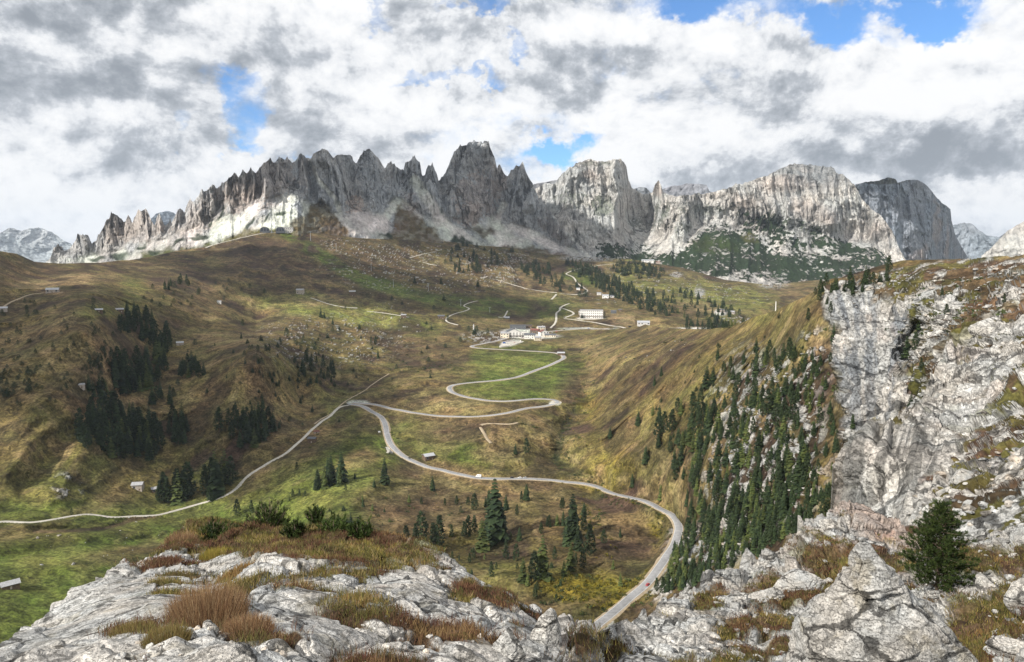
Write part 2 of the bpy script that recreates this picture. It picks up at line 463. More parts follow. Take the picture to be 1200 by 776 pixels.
# linear landforms (ridges + / gullies -): line, width px, height m
FORMS = [
 ([(700,575),(668,548),(652,535),(660,505),(685,470),(695,440),(690,420)], 16, -14),
 ([(668,548),(640,530),(622,515)], 9, -5),
 ([(395,470),(425,446),(460,436),(468,420),(455,395)], 10, -11),
 ([(455,395),(440,375),(425,362)], 7, -6),
 ([(470,420),(500,432),(540,425)], 9, -5),
 ([(20,500),(60,470),(95,440),(120,410)], 16, 7), ([(60,520),(110,480),(150,455)], 14, -9),
 ([(0,440),(50,410),(90,375)], 18, 8), ([(210,360),(235,382),(225,370),(180,352)], 12, -8),
 ([(150,500),(165,450),(170,400),(150,370)], 22, -14),
 ([(60,580),(90,545),(125,510)], 10, 6),([(30,575),(60,540),(90,510)], 9, -5),([(10,560),(40,520),(75,490)], 8, 5),
 ([(240,375),(260,350),(290,335),(320,322)], 10, -8),([(215,372),(250,366),(290,372),(320,385)], 12, 8),
 ([(240,330),(250,305),(262,285)], 8, -8),([(262,340),(275,312),(290,287)], 8, 8),([(290,330),(305,300),(318,280)], 8, -9),
 ([(330,320),(340,298),(352,277)], 8, 9),([(365,325),(380,300),(390,285)], 8, -8),([(340,330),(400,322),(440,345)], 10, 7),
 ([(400,300),(430,325),(455,345)], 8, 6),([(380,395),(400,420),(395,450)], 8, -8),([(350,400),(365,430),(372,460)], 8, 6),
 ([(330,392),(345,425),(352,470)], 9, -6),([(420,385),(430,405),(420,430)], 7, 6),
 ([(470,372),(500,400),(520,420)], 9, 6),
 ([(510,465),(545,448),(570,440)], 10, 5),([(480,460),(510,440),(550,425)], 9, 5),
 ([(535,435),(560,455),(640,460),(650,450)], 12, 3),
 ([(700,560),(720,530),(760,490),(800,455)], 12, -6),([(735,540),(775,500),(815,465)], 10, 6),
 ([(690,520),(720,480),(760,450),(830,410)], 12, 7),([(690,470),(730,445),(790,420)], 10, -6),([(715,440),(760,425),(810,402)], 9, 5),
 ([(720,395),(715,415),(690,430)], 9, -6),([(740,388),(735,405),(720,425)], 10, 6),([(765,390),(765,410),(755,425)], 8, -5),
 ([(790,395),(790,410),(780,425)], 8, 4),
 ([(640,580),(660,600),(690,640),(700,680)], 14, -5),([(600,600),(620,640),(630,680)], 14, 4),
 ([(400,590),(440,560),(500,555)], 12, 4),([(330,600),(370,575),(420,520)], 12, -5),([(340,545),(400,520),(440,500)], 10, 5),
 ([(470,500),(500,530),(560,530)], 12, 3),([(560,515),(600,500),(640,510)], 12, 4),
 ([(0,640),(80,630),(160,625),(230,600)], 8, 3),([(0,655),(100,640),(200,630)], 7, -3),([(0,672),(90,665),(180,650)], 8, 3),([(30,618),(100,608),(140,600)],6,4),
 ([(40,622),(120,621),(170,606)], 3.5, -3),
 ([(860,400),(820,440),(790,500)], 12, 5),([(900,400),(870,440),(850,480)], 14, -5),([(940,370),(920,420),(900,470)], 12, 4),
]

ROCKREG = [(966,338),(985,326),(1010,322),(1040,318),(1075,312),(1130,305),(1160,302),(1360,292),(1360,700),(1000,700),(985,600),(992,540),(985,505),(980,450),(974,400),(968,365)]
CLIFF = [(972,345),(1000,338),(1040,342),(1062,370),(1058,420),(1062,470),(1050,500),(1020,510),(1000,520),(988,500),(980,440),(974,400)]
road_keep = []

def relief_A(px, py, r, X, Y, Z):
    k = 1.0 / (np.clip((388 + 88 - py) * -1, -200, 600) / FPX + 0.38)      # a rise of h metres slides the surface this much nearer
    k = np.clip(k, 0.8, 1.7)
    wx = fbm(X / 160, Y / 160, 0 * X, 3, 21) * 40; wy = fbm(X / 160, Y / 160, 0 * X + 9, 3, 22) * 40
    h = 0
    w1 = 6 * fbm(px / 40, py / 30, 0 * px, 2, 5)
    for line, w, a in FORMS:
        d = linedist(px + w1, py + 0.6 * w1, line, w * 4)
        h = h + a * 1.35 * np.exp(-(d / w) ** 2)
    big = fbm((X + wx) / 260, (Y + wy) / 260, 0 * X, 3, 31)
    rid = ridged((X + wx) / 120, (Y + wy) / 120, 0 * X, 4, 41) - 0.45
    med = ridged((X + wx) / 45, (Y + wy) / 60, 0 * X, 3, 51) - 0.45
    fin = fbm(X / 16, Y / 16, Z / 16, 4, 61)
    mead = MEADOW(px, py)
    am = 1 - 0.72 * mead
    dist = np.clip(r / 1000, 0.45, 2.4)
    h = h + (big * 8 * dist ** .5 + rid * 15 * am * (1 - .45 * sstep(1300, 2200, r)) + med * 8.5 * am * (1 - .5 * sstep(1300, 2200, r)) + fin * (1.5 + 1.4 * mead * 0) * am)
    # cattle terraces on the grass slopes
    terr = np.sin((Z + 3 * fbm(X / 60, Y / 60, 0 * X, 3, 71)) * 2 * np.pi / 4.5)
    h = h + terr * 0.22 * (0.4 + mead)
    dr = -h * k * 0.8
    rk = polymask(px + 6 * fbm(px / 14, py / 14, 0 * px, 3, 3), py + 6 * fbm(px / 12, py / 12, 0 * px + 4, 3, 4), ROCKREG, 3)
    cl = polymask(px + 5 * fbm(px / 10, py / 20, 0 * px, 3, 13), py, CLIFF, 6)
    # deep gully at the right of the cliff
    g = np.exp(-(linedist(px, py, [(1064,480),(1062,440),(1060,410),(1070,385)], 60) / 9) ** 2)
    ed = polymask(px, py, ROCKREG, 14)
    return dr * (1 - rk) + rk * (-(20 * ed) + 26 * g)

def ndisp_A(px, py, r, X, Y, Z):
    """limestone stands off the slope in buttresses, ledges and blocks"""
    rk = polymask(px + 6 * fbm(px / 14, py / 14, 0 * px, 3, 3), py + 6 * fbm(px / 12, py / 12, 0 * px + 4, 3, 4), ROCKREG, 5)
    cl = polymask(px + 5 * fbm(px / 10, py / 20, 0 * px, 3, 13), py, CLIFF, 8)
    q = ridged(X / 42, Y / 42, Z / 90, 4, 81) - 0.5
    b2 = ridged(X / 15, Y / 15, Z / 20, 4, 91) - 0.5
    f1, f2, i = cell(X / 8, Y / 8, Z / 8, 5)
    e1, e2, i2 = cell(X / 3.2, Y / 3.2, Z / 3.2, 6)
    st = ridged(X / 9, Y / 9, Z / 60, 3, 82) - .5
    h = q * (7 + 10 * cl) + b2 * 4.5 * keep(12) + (np.minimum(f2 - f1, .35) * 6 * (1 - .5 * cl) + (i - .5) * 2.2) * keep(9) + ((i2 - .5) * 1.3 + np.minimum(e2 - e1, .3) * 1.8) * keep(3.6) + cl * st * 7
    # boulders and outcrops scattered on the forested slope
    oc = 0 * px
    for (cx, cy, rx, ry, a, s) in OUT: oc = np.maximum(oc, s * ellmask(px, py, cx, cy, rx, ry, a, .5))
    oc = sstep(.95 - .5 * oc, 1.0 - .5 * oc, fbm(X / 7, Y / 7, Z / 7, 4, 131) + .5) * (oc > .02)
    return rk * h + (1 - rk) * oc * (1.2 + (i2 - .5) * 1.5)
OUT = [(905,500,55,80,-25,.76),(880,560,50,60,-30,.74),(835,640,50,26,-20,.95),(800,640,14,26,0,1),(925,560,30,60,0,.8),(955,420,20,30,0,.74),(900,450,50,16,-30,.5),(790,690,30,16,0,1),
       (385,400,70,26,0,.3),(480,325,90,16,5,.24),(570,395,26,6,0,.8),(470,380,30,20,20,.05),(80,570,16,14,0,.5),(550,298,80,7,5,.35),(600,315,60,16,0,.4),(440,296,60,10,10,.3)]

MEADOW_BLOBS = [  # cx,cy,rx,ry,ang,strength  (smooth, mown or grazed green ground)
 (60,690,200,62,-8,1),(170,600,120,34,-12,.9),(300,640,130,60,-15,.7),(60,590,120,25,8,.6),(400,560,90,50,-25,.8),(440,600,90,40,-15,.6),(600,440,70,28,0,1),
 (600,462,60,10,0,1),(530,525,60,22,15,.9),(640,395,40,8,0,.4),(520,360,70,7,3,.8),(400,370,90,16,15,.8),(460,340,70,8,12,.7),
 (120,364,40,8,0,.7),(640,360,40,14,0,.7),(700,330,30,10,25,.7),(430,300,60,10,35,.4),(120,560,110,24,-20,.5),(800,365,130,22,8,.6),(500,510,40,20,25,.8)]
def MEADOW(px, py):
    m = 0 * px
    for cx, cy, rx, ry, a, s in MEADOW_BLOBS:
        m = np.maximum(m, s * ellmask(px, py, cx, cy, rx, ry, a, 0.4))
    return m

# colour patches: (colour, strength, shape) ; colour of vegetation and bare ground, with sunlight painted on the far pasture
PATCH = [
 (GREEN,.95,('e',40,690,260,75,-8)),(GREEN,.9,('e',280,640,150,60,-20)),(OLIVE,.8,('e',110,560,150,50,-18)),(GREEN,.6,('e',90,600,150,16,0)),
 (LGREEN,.55,('e',100,540,70,18,-38)),(LGREEN,.5,('e',60,655,70,8,-8)),(LGREEN,.6,('e',230,560,60,10,-35)),(TAN,.6,('e',150,650,60,10,-10)),(TAN,.5,('e',120,585,80,9,-25)),
 (OLIVE,.55,('e',40,520,70,50,-40)),(BROWN,.6,('e',120,430,40,60,20)),(BROWN,.5,('e',190,320,40,18,0)),(DKBR,.6,('e',58,318,16,7,0)),(BROWN,.7,('e',30,318,60,12,0)),
 (PALE,.5,('e',70,330,60,8,-5)),(LGREEN,.7,('e',120,366,30,7,0)),(LGREEN,.5,('e',155,345,12,22,10)),(PALE,.6,('e',60,340,16,4,0)),(BROWN,.5,('e',240,345,40,30,0)),
 (PALE,.35,('e',280,398,60,9,0)),(PALE,.3,('e',60,380,50,12,-30)),(TAN,.6,('e',250,380,60,10,-10)),(LGREEN,.3,('e',190,560,60,24,-35)),
 (GREEN,.5,('e',400,470,24,30,-40)),(LGREEN,.45,('e',350,560,80,20,-30)),(GREEN,.85,('e',410,545,70,26,-25)),(GREEN,.8,('e',375,600,90,34,-20)),(LGREEN,.6,('e',395,580,50,16,-20)),
 (GREEN,.9,('e',300,650,120,26,-25)),(TAN,.75,('e',420,540,26,12,-20)),(BROWN,.85,('e',560,600,130,26,5)),(OLIVE,.9,('e',560,660,150,40,8)),(BROWN,.6,('e',480,610,60,30,0)),
 (OLIVE,.7,('e',760,720,60,60,0)),(BROWN,.6,('e',740,620,50,40,10)),(TAN,.7,('e',620,590,60,18,0)),(GOLD,.3,('e',640,620,50,40,0)),
 (GREEN,.85,('e',530,525,70,18,12)),(LGREEN,.8,('e',480,500,26,16,20)),(BROWN,.8,('e',560,505,70,14,-3)),(TAN,.7,('e',610,515,50,24,0)),(PALE,.4,('e',580,532,30,10,0)),
 (GREEN,1,('e',600,432,68,26,-8)),(LGREEN,.4,('e',600,425,40,12,-8)),(GREEN,.9,('e',610,458,66,12,0)),(TAN,.6,('e',560,478,80,9,-4)),(GREEN,.8,('e',660,440,20,16,0)),(LGREEN,.4,('e',580,455,30,8,0)),
 (TAN,.7,('e',500,455,60,14,-20)),(OLIVE,.5,('e',440,440,60,20,0)),(OLIVE,.5,('e',380,420,70,34,0)),(BROWN,.6,('e',480,400,60,16,20)),
 (LGREEN,.75,('e',400,365,100,14,8)),(GREEN,.5,('e',490,385,26,10,20)),(PALE,.4,('e',370,350,50,8,5)),(GREEN,.55,('e',350,345,26,5,0)),
 (BROWN,.85,('e',330,305,90,26,10)),(DKBR,.55,('e',300,290,60,14,0)),(DKBR,.4,('e',420,330,60,14,30)),(BROWN,.7,('e',430,300,90,20,15)),(OLIVE,.4,('e',540,300,60,10,0)),
 (PALE,.4,('e',600,325,60,12,20)),(TAN,.6,('e',540,310,60,8,15)),(GREEN,.9,('l',[(335,272),(365,292),(400,315),(430,330),(470,340),(510,350),(560,355),(600,356)],7)),
 (GREEN,.6,('e',600,362,60,10,0)),(GREEN,.55,('e',640,360,30,16,0)),(DKBR,.7,('e',630,357,14,4,20)),(DKBR,.6,('e',622,366,14,6,-70)),
 (GREEN,.8,('l',[(665,320),(690,330),(700,340)],7)),(BROWN,.7,('e',700,345,40,8,10)),(LGREEN,.7,('e',740,320,16,22,-35)),(TAN,.8,('e',760,355,60,9,14)),(PALE,.7,('e',724,374,26,6,5)),(OLIVE,.6,('e',700,395,50,8,0)),
 (BROWN,.6,('e',820,325,60,10,12)),(LGREEN,1,('e',865,355,75,20,15)),(LGREEN,.7,('e',800,345,70,12,8)),(PALE,.5,('e',850,366,60,5,5)),(PALE,.5,('e',820,358,26,5,10)),(GREEN,.4,('e',870,372,50,8,0)),(PALE,.4,('e',905,330,24,8,10)),(PALE,.35,('e',930,345,20,8,10)),  # far pasture's light green strengthened to paint it sunlit
 (TAN,.7,('e',760,410,60,18,-15)),(PALE,.35,('e',700,410,40,10,20)),(BROWN,.5,('e',720,470,60,30,-35)),(TAN,.6,('e',700,440,50,16,-30)),(GOLD,.55,('e',720,520,60,18,-40)),(OLIVE,.8,('e',680,500,20,30,-30)),(DKBR,.5,('e',672,470,12,20,-30)),
 (GOLD,.55,('e',900,380,80,20,-25)),(OLIVE,.85,('e',860,470,110,50,-30)),(OLIVE,.85,('e',850,570,90,70,-30)),(OLIVE,.6,('e',930,520,60,120,0)),(GOLD,.5,('e',780,440,90,20,-30)),(TAN,.4,('e',950,360,30,24,-35)),
 (GOLD,.95,('p',[(960,335),(1000,318),(1060,306),(1130,303),(1120,312),(1050,316),(1010,326),(975,345)])),
 (PINE,.6,('l',[(652,535),(655,515),(668,490),(682,470)],4)),(PINE,.5,('l',[(690,560),(668,552),(650,540)],6)),(PINE,.55,('l',[(700,583),(735,590),(770,600),(782,625),(778,645)],5)),
 (PINE,.5,('e',700,700,60,26,0)),(PINE,.4,('e',740,680,40,14,-35)),(DKBR,.6,('l',[(470,420),(500,432),(540,425),(545,420)],4)),(DKBR,.7,('l',[(40,622),(90,622),(120,620),(165,608),(180,606)],1.8)),
 (DKBR,.6,('e',465,405,8,24,-25)),(DKBR,.55,('e',90,560,12,8,0)),
]
YEL = np.array((0.19, 0.15, 0.02))
PATCH += [(YEL,.75,('e',695,690,60,18,5)),(YEL,.6,('e',735,700,40,10,-38)),(YEL,.6,('e',773,615,10,24,10)),(YEL,.4,('e',700,575,26,7,20)),(YEL,.5,('e',720,550,30,20,0)),(YEL,.3,('e',690,480,16,20,0))]

def paint(px, py, X, Y, Z, base):
    c = base
    wx = px + 9 * fbm(px / 30, py / 18, 0 * px, 4, 101) + 2.5 * fbm(px / 5, py / 3, 0 * px, 2, 103)
    wy = py + 5 * fbm(px / 30, py / 18, 0 * px + 7, 4, 102) + 1.5 * fbm(px / 5, py / 3, 0 * px + 3, 2, 104)
    br = 0.75 + 0.5 * fbm(X / 35, Y / 35, Z / 35, 4, 105)
    for col, s, sh in PATCH:
        if sh[0] == 'e': m = ellmask(wx, wy, *sh[1:], 0.5)
        elif sh[0] == 'l':
            d = linedist(px + 0.35 * (wx - px), py + 0.35 * (wy - py), sh[1], sh[2] * 4); m = 1 - sstep(sh[2] * .6, sh[2] * 1.5, d)
        else: m = polymask(wx * .4 + px * .6, wy * .4 + py * .6, sh[1], 2.5)
        m = np.clip(m * s * (0.35 + 0.65 * np.clip(br * 1.6, 0, 1.3)), 0, 1)[..., None]
        c = c * (1 - m) + col * m
    return c

def base_ground(sh):
    px, py = sh.px, sh.py; X, Y, Z = sh.P[..., 0], sh.P[..., 1], sh.P[..., 2]
    n = sh.normals(); steep = 1 - np.abs(n[..., 2])
    f = fbm(X / 90, Y / 90, Z / 90, 5, 111)[..., None]
    f2 = fbm(X / 22, Y / 22, Z / 22, 4, 112)[..., None]
    f3 = fbm(X / 300, Y / 300, Z / 200, 3, 115)[..., None]
    base = TAN * (1 - sstep(-.25, .35, f + .4 * f2)) + (0.5 * OLIVE + .5 * BROWN) * sstep(-.25, .35, f + .4 * f2)
    t = sstep(-.05, .4, f3); base = base * (1 - .5 * t) + OLIVE * .5 * t
    c = paint(px, py, X, Y, Z, base)
    # ridges paled, hollows darkened: dry stalks and scrub, with shading contrast painted in
    md = MEADOW(px, py)
    wx = fbm(X / 160, Y / 160, 0 * X, 3, 21) * 40; wy = fbm(X / 160, Y / 160, 0 * X + 9, 3, 22) * 40
    med = ridged((X + wx) / 45, (Y + wy) / 60, 0 * X, 3, 51); rid = ridged((X + wx) / 120, (Y + wy) / 120, 0 * X, 4, 41)
    m = ((.62 * (1 - sstep(.12, .36, med + .16 * f2[..., 0])) + .4 * (1 - sstep(.12, .38, rid + .12 * f2[..., 0]))) * (1 - .75 * md))[..., None]; c = c * (1 - m) + DKBR * m
    m = (.38 * sstep(.62, .85, med + .2 * f2[..., 0]) * (1 - .5 * md))[..., None]; c = c * (1 - m) + PALE * .9 * m
    rd = ridged(X / 20, Y / 20, Z / 20, 3, 113)
    m = (0.40 * sstep(.58, .85, rd) * (1 - .75 * md))[..., None]; c = c * (1 - m) + DKBR * m
    # erosion scars on steep ground
    m = (sstep(.46, .6, steep + .08 * f2[..., 0]) * sstep(0, .35, f2[..., 0]) * .55)[..., None]; c = c * (1 - m) + PALE * m
    return c, steep, f[..., 0], f2[..., 0]

T_A = curve([(-150,290),(-60,288),(0,294.5),(20,298),(40,307),(70,309),(110,308),(150,305),(180,300),(210,294),(240,290),(270,282),(290,276),(310,271.5),(345,271),(380,274),(420,279),(480,281),(540,288),(588,292),(600,310),(612,335),(625,362),(640,380),(660,383.5),(690,383),(705,384.5),(722,382.5),(735,379),(752,380),(775,384),(800,385.5),(830,385.5),(850,383.5),(870,378),(885,371),(900,367),(920,358),(940,349),(952,343),(962,336),(972,328),(985,324),(1000,321),(1015,316),(1030,311),(1050,307),(1075,304.5),(1100,304),(1130,304),(1160,302),(1180,300),(1200,298),(1260,292),(1350,286)])
def TA(x):
    return T_A(x) + np.where(x > 960, 1, .5) * (1.3 * fbm(x / 20, 0 * x, 0 * x, 4, 9)) + np.where(x > 1120, 1.2 * fbm(x / 5, 0 * x, 0 * x, 3, 19), 0)
A = Sheet(-150, 1350, 1500, TA, curve([(-150, 830), (1350, 830)]), 560, D_near, relief_A, back=350, backslope=0.35, ndisp=ndisp_A)
TICK('A')
F = Sheet(520, 1030, 560, curve([(520,282),(560,287),(590,289),(640,298),(690,301),(740,304),(800,314),(850,328),(900,334),(940,330),(1030,322)]), curve([(520, 425), (1030, 425)]), 170, lambda x, y: D_far(x, y), relief_A, back=200, backslope=0.1)
# where both sheets describe the same ground the far one lies just below
below = 1 - sstep(0, 10, TA(F.px) - F.py); F.P[..., 2] -= 2.5 * below * (F.px < 745) + 12 * below * (F.px >= 745)

# ------------------------------------------------------------------ roads and paths
def spl(pts, n=8):
    p = np.array(pts, float); out = []
    P = np.vstack([2 * p[0] - p[1], p, 2 * p[-1] - p[-2]])
    for i in range(1, len(P) - 2):
        for t in np.arange(n) / n:
            a, b, c, d = P[i - 1], P[i], P[i + 1], P[i + 2]
            out.append(0.5 * (2 * b + (c - a) * t + (2 * a - 5 * b + 4 * c - d) * t * t + (3 * b - a - 3 * c + d) * t ** 3))
    out.append(P[-2]); return np.array(out)
ROADS = [
 ('road', 'asphalt', 6.8, [(690,741),(700,731),(715,722),(735,706),(752,690),(770,668),(784,650),(794,632),(796,615),(787,601),(766,590),(740,583),(710,576),(680,568),(660,563.5),(630,561),(595,561),(560,559),(530,554.5),(505,549),(488,543),(472,534),(460,523),(454,511),(452,500),(447,489),(437,481),(426,476.5),(414,474)]),
 ('road', 'asphalt', 6.8, [(414,472),(440,474),(460,478),(485,484),(510,488),(540,489),(570,487),(595,482.5),(615,478.5),(635,477),(650,474.5),(654,470.5),(645,467.5),(625,467),(600,469.5),(580,470),(560,468),(540,464),(529,459),(527,453.5),(534,450),(555,447.5),(580,446),(603,443),(620,437),(640,429.5),(655,423),(661,418.5),(655,414.5),(640,412.5),(618,411.3),(598,410),(579,409),(563,408.5),(553,407),(554,404.6),(566,402.5),(579,400.5),(590,397.5),(600,394.5),(616,391.5),(630,390),(643,388.6),(660,386.8),(690,385.4),(715,384.6)]),
 ('gravel_road', 'gravel', 3.0, [(414,473.5),(404,475),(395,479),(385,488),(370,500),(355,512),(345,523),(330,533),(315,541),(300,550),(287,561),(276,573),(262,583),(250,588),(235,592),(220,597),(200,602),(180,606),(150,607),(130,604),(105,601),(80,605),(60,608),(30,611),(-20,614),(-150,618)]),
 ('footpath', 'dirt', 1.3, [(456,437),(440,448),(425,458),(410,467),(397,477),(383,487),(368,498)]),
 ('footpath', 'gravel', 4.0, [(645,385),(651.5,376),(652,367),(656,363.5),(657,360),(667,355.2)]),
 ('footpath', 'gravel', 4.5, [(657,360),(672,366.5),(668,370),(661,372.5)]),
 ('gravel_road', 'gravel', 5.5, [(661,372.8),(691,376.8),(717,381),(733,384)]),
 ('gravel_road', 'gravel', 4.5, [(646,351.5),(651,346),(653,343.7),(665,344.5),(678.6,345.4),(688,341.6),(685,337.7),(677,332),(672,325),(664.5,321.6),(665,319.5),(678.6,315),(694,312.3),(708,310.2),(726,308.5)]),
 ('footpath', 'gravel', 3.0, [(563,326.5),(568,325),(572,323)]),
 ('footpath', 'gravel', 2.6, [(572,325),(590,330),(610,336.4),(630,340.5),(653,343.5)]),
 ('footpath', 'gravel', 2.6, [(480,303),(490,299),(505,296),(518,292)]),
 ('footpath', 'gravel', 2.6, [(478,303),(492,306),(506,311),(512,312)]),
 ('footpath', 'gravel', 3.0, [(560,352),(543.6,357.4),(550,362.5),(535,367),(524,371.5),(524,377),(537,382)]),
 ('footpath', 'gravel', 2.6, [(363,347),(377,353.5),(400.5,360),(418.6,361.8)]),
 ('footpath', 'gravel', 2.4, [(430,364),(465,369),(480,373)]),
 ('footpath', 'gravel', 2.4, [(584,371),(590,372.5),(595,363.5)]),
 ('footpath', 'dirt', 2.6, [(563,500),(565,497.5),(575,494.5),(588,496.5),(600,498),(606,494)]),
 ('footpath', 'dirt', 2.6, [(563,500),(568,508),(572,516),(576,522)]),
 ('footpath', 'dirt', 2.2, [(0,364),(8,357),(20,350),(40,344),(60,342),(75,342)]),
 ('footpath', 'gravel', 3.4, [(240,292),(248,287),(258,284),(272,281),(290,277),(310,272.6),(330,272.4)]),
 ('gravel_road', 'gravel', 5.0, [(770,380.5),(785,381.5),(810,382.5),(835,382)]),
]
def ground_at(px, py):
    px = np.asarray(px, float); py = np.asarray(py, float)
    a = A.at(px, py)
    f = F.at(px, py)
    useF = (py < TA(px)) & (px > 560) & (px < 1020)
    return np.where(useF[..., None], f, a)

ribbons = []
for nm, mt, w, pts in ROADS:
    q = spl(pts)
    W = ground_at(q[:, 0], q[:, 1])
    # resample evenly & smooth so that the carriageway is even
    seg = np.r_[0, np.cumsum(np.linalg.norm(np.diff(W[:, :2], axis=0), axis=1))]
    n = max(6, int(seg[-1] / 3.0)); s = np.linspace(0, seg[-1], n)
    W = np.stack([np.interp(s, seg, W[:, k]) for k in range(3)], 1)
    Q = np.stack([np.interp(s, seg, q[:, k]) for k in range(2)], 1)
    kz = min(n // 2, 14)
    for _ in range(3):
        ker = np.hanning(2 * kz + 3)[1:-1]; ker /= ker.sum()
        z = np.pad(W[:, 2], kz, mode='edge'); W[:, 2] = np.convolve(z, ker, 'valid')
    kx = 3; ker = np.ones(2 * kx + 1) / (2 * kx + 1)
    for k in (0, 1):
        z = np.pad(W[:, k], kx, mode='reflect', reflect_type='odd'); W[:, k] = np.convolve(z, ker, 'valid')
    ribbons.append((nm, mt, w, W, Q))

def carve(sh):
    P = sh.P
    for nm, mt, w, W, Q in ribbons:
        lo = W[:, :2].min(0) - 40; hi = W[:, :2].max(0) + 40
        sel = (P[..., 0] > lo[0]) & (P[..., 0] < hi[0]) & (P[..., 1] > lo[1]) & (P[..., 1] < hi[1])
        idx = np.argwhere(sel)
        if len(idx) == 0: continue
        pts = P[sel]
        best = np.full(len(pts), 1e9); bz = np.zeros(len(pts))
        for st in range(0, len(pts), 20000):
            pp = pts[st:st + 20000]
            d2 = ((pp[:, None, :2] - W[None, :, :2]) ** 2).sum(-1)
            j = d2.argmin(1); best[st:st + 20000] = np.sqrt(d2[np.arange(len(pp)), j]); bz[st:st + 20000] = W[j, 2]
        # keep only ground that belongs to this place (same slope, not a hill in front)
        ok = np.abs(pts[:, 2] - bz) < 16
        k = (1 - sstep(w * .5 + 1.2, w * .5 + 3 + w * 1.2, best)) * ok
        pts[:, 2] = pts[:, 2] * (1 - k) + (bz - 0.45) * k
        P[sel] = pts
TICK('roads'); carve(A); carve(F); TICK('carve')

M_ground = ground_mat('alpine_ground', 1.15, rock_crack=0.8, bump=1.3, spots=.6, vary=.5)
cA, steepA, fA, f2A = base_ground(A); TICK('base')
px, py = A.px, A.py; X, Y, Z = A.P[..., 0], A.P[..., 1], A.P[..., 2]
wpx = px + 7 * fbm(px / 16, py / 16, 0 * px, 4, 3); wpy = py + 6 * fbm(px / 13, py / 13, 0 * px + 4, 4, 4)
rk = polymask(wpx, wpy, ROCKREG, 2.5)
# limestone with turf on its ledges
cl = polymask(wpx, wpy, CLIFF, 5)
uu = px * .90 - py * .43; vv = px * .43 + py * .90
turf = sstep(.02, .16, .45 * fbm(X / 9, Y / 9, Z / 6, 5, 121) + .62 * fbm(uu / 34, vv / 7, 0 * px, 5, 127) + (0.42 - steepA) * .5 + .07) * (1 - .93 * cl)
turf = np.maximum(turf, ellmask(wpx, wpy, 1185, 362, 60, 7, -8, .5) * .95)
turf = np.maximum(turf, ellmask(wpx, wpy, 1120, 400, 60, 9, -30, .5) * .8)
tcol = np.where((fbm(X / 30, Y / 30, Z / 30, 3, 122) > 0)[..., None], OLIVE * .8, RUST * .6 + BROWN * .4)
tone = (1 + .28 * fbm(X / 20, Y / 20, Z / 30, 4, 123))[..., None]
rcol = ROCK * 1.05 * tone
streak_shade = sstep(.0, .5, fbm(px / 6, py / 50, 0 * px, 4, 124) + .32)[..., None] * cl[..., None]  # dark streaks, broadened and blued to paint the cliff in grey-blue shade
rcol = rcol * (1 - .68 * streak_shade) + np.array((.15, .17, .20)) * .68 * streak_shade
pk = (sstep(.25, .5, fbm(px / 9, py / 24, 0 * px, 4, 126)) * cl * .35)[..., None]; rcol = rcol * (1 - pk) + PINK * pk
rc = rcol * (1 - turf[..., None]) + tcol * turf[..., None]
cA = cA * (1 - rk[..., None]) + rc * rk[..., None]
rockA = rk * (1 - turf)
# outcrops and boulders of the forested slope and the ravine
def outcrops(c, rock, px, py, X, Y, Z, regs):
    for (cx, cy, rx, ry, a, s) in regs:
        m = ellmask(px, py, cx, cy, rx, ry, a, .5) * sstep(.95 - .5 * s, 1.0 - .5 * s, fbm(X / 7, Y / 7, Z / 7, 4, 131) + .5)
        c[...] = c * (1 - m[..., None]) + ROCK * .95 * m[..., None]; rock[...] = np.maximum(rock, m)
outcrops(cA, rockA, px, py, X, Y, Z, OUT)
# gravel verges and lay-bys
for cx, cy, rx, ry, a in [(420,472,13,3.2,0),(650,473,7,3,0),(626,394,30,3.2,0),(598,402,12,3.6,-12),(690,385,34,1.2,0),(610,388,22,3,0),(457,525,3,6,-20),(712,727,5,10,-35),(780,655,5,16,30)]:
    m = ellmask(px, py, cx, cy, rx, ry, a, .25)[..., None]; cA = cA * (1 - m) + SCREE * .85 * m
for nm, mt, w, W, Q in ribbons[:3]:
    d = linedist(px, py, Q, 12)
    m = ((1 - sstep(2.5, 5, d * (r_ := np.clip(A.r, 300, 2000)) / FPX * .8 / (w * .5) * .9)) * .6)[..., None] if False else 0
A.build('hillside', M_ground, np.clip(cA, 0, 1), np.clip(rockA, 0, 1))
cF, steepF, _, _ = base_ground(F)
rockF = 0 * F.px
outcrops(cF, rockF, F.px, F.py, F.P[..., 0], F.P[..., 1], F.P[..., 2], [(800,335,100,12,10,.08),(820,343,6,6,0,1.3),(735,345,60,12,0,.02),(793,322,6,3,0,1.3),(905,333,16,5,0,1),(560,300,60,10,5,.5),(690,302,30,4,0,1.3),(880,375,40,5,0,.4)])
for cx, cy, rx, ry, a in [(692,373,16,1.5,0),(800,382,40,1.3,0),(845,366,8,4,0)]:
    m = ellmask(F.px, F.py, cx, cy, rx, ry, a, .25)[..., None]; cF = cF * (1 - m) + SCREE * .9 * m
F.build('pasture', M_ground, np.clip(cF, 0, 1), rockF)

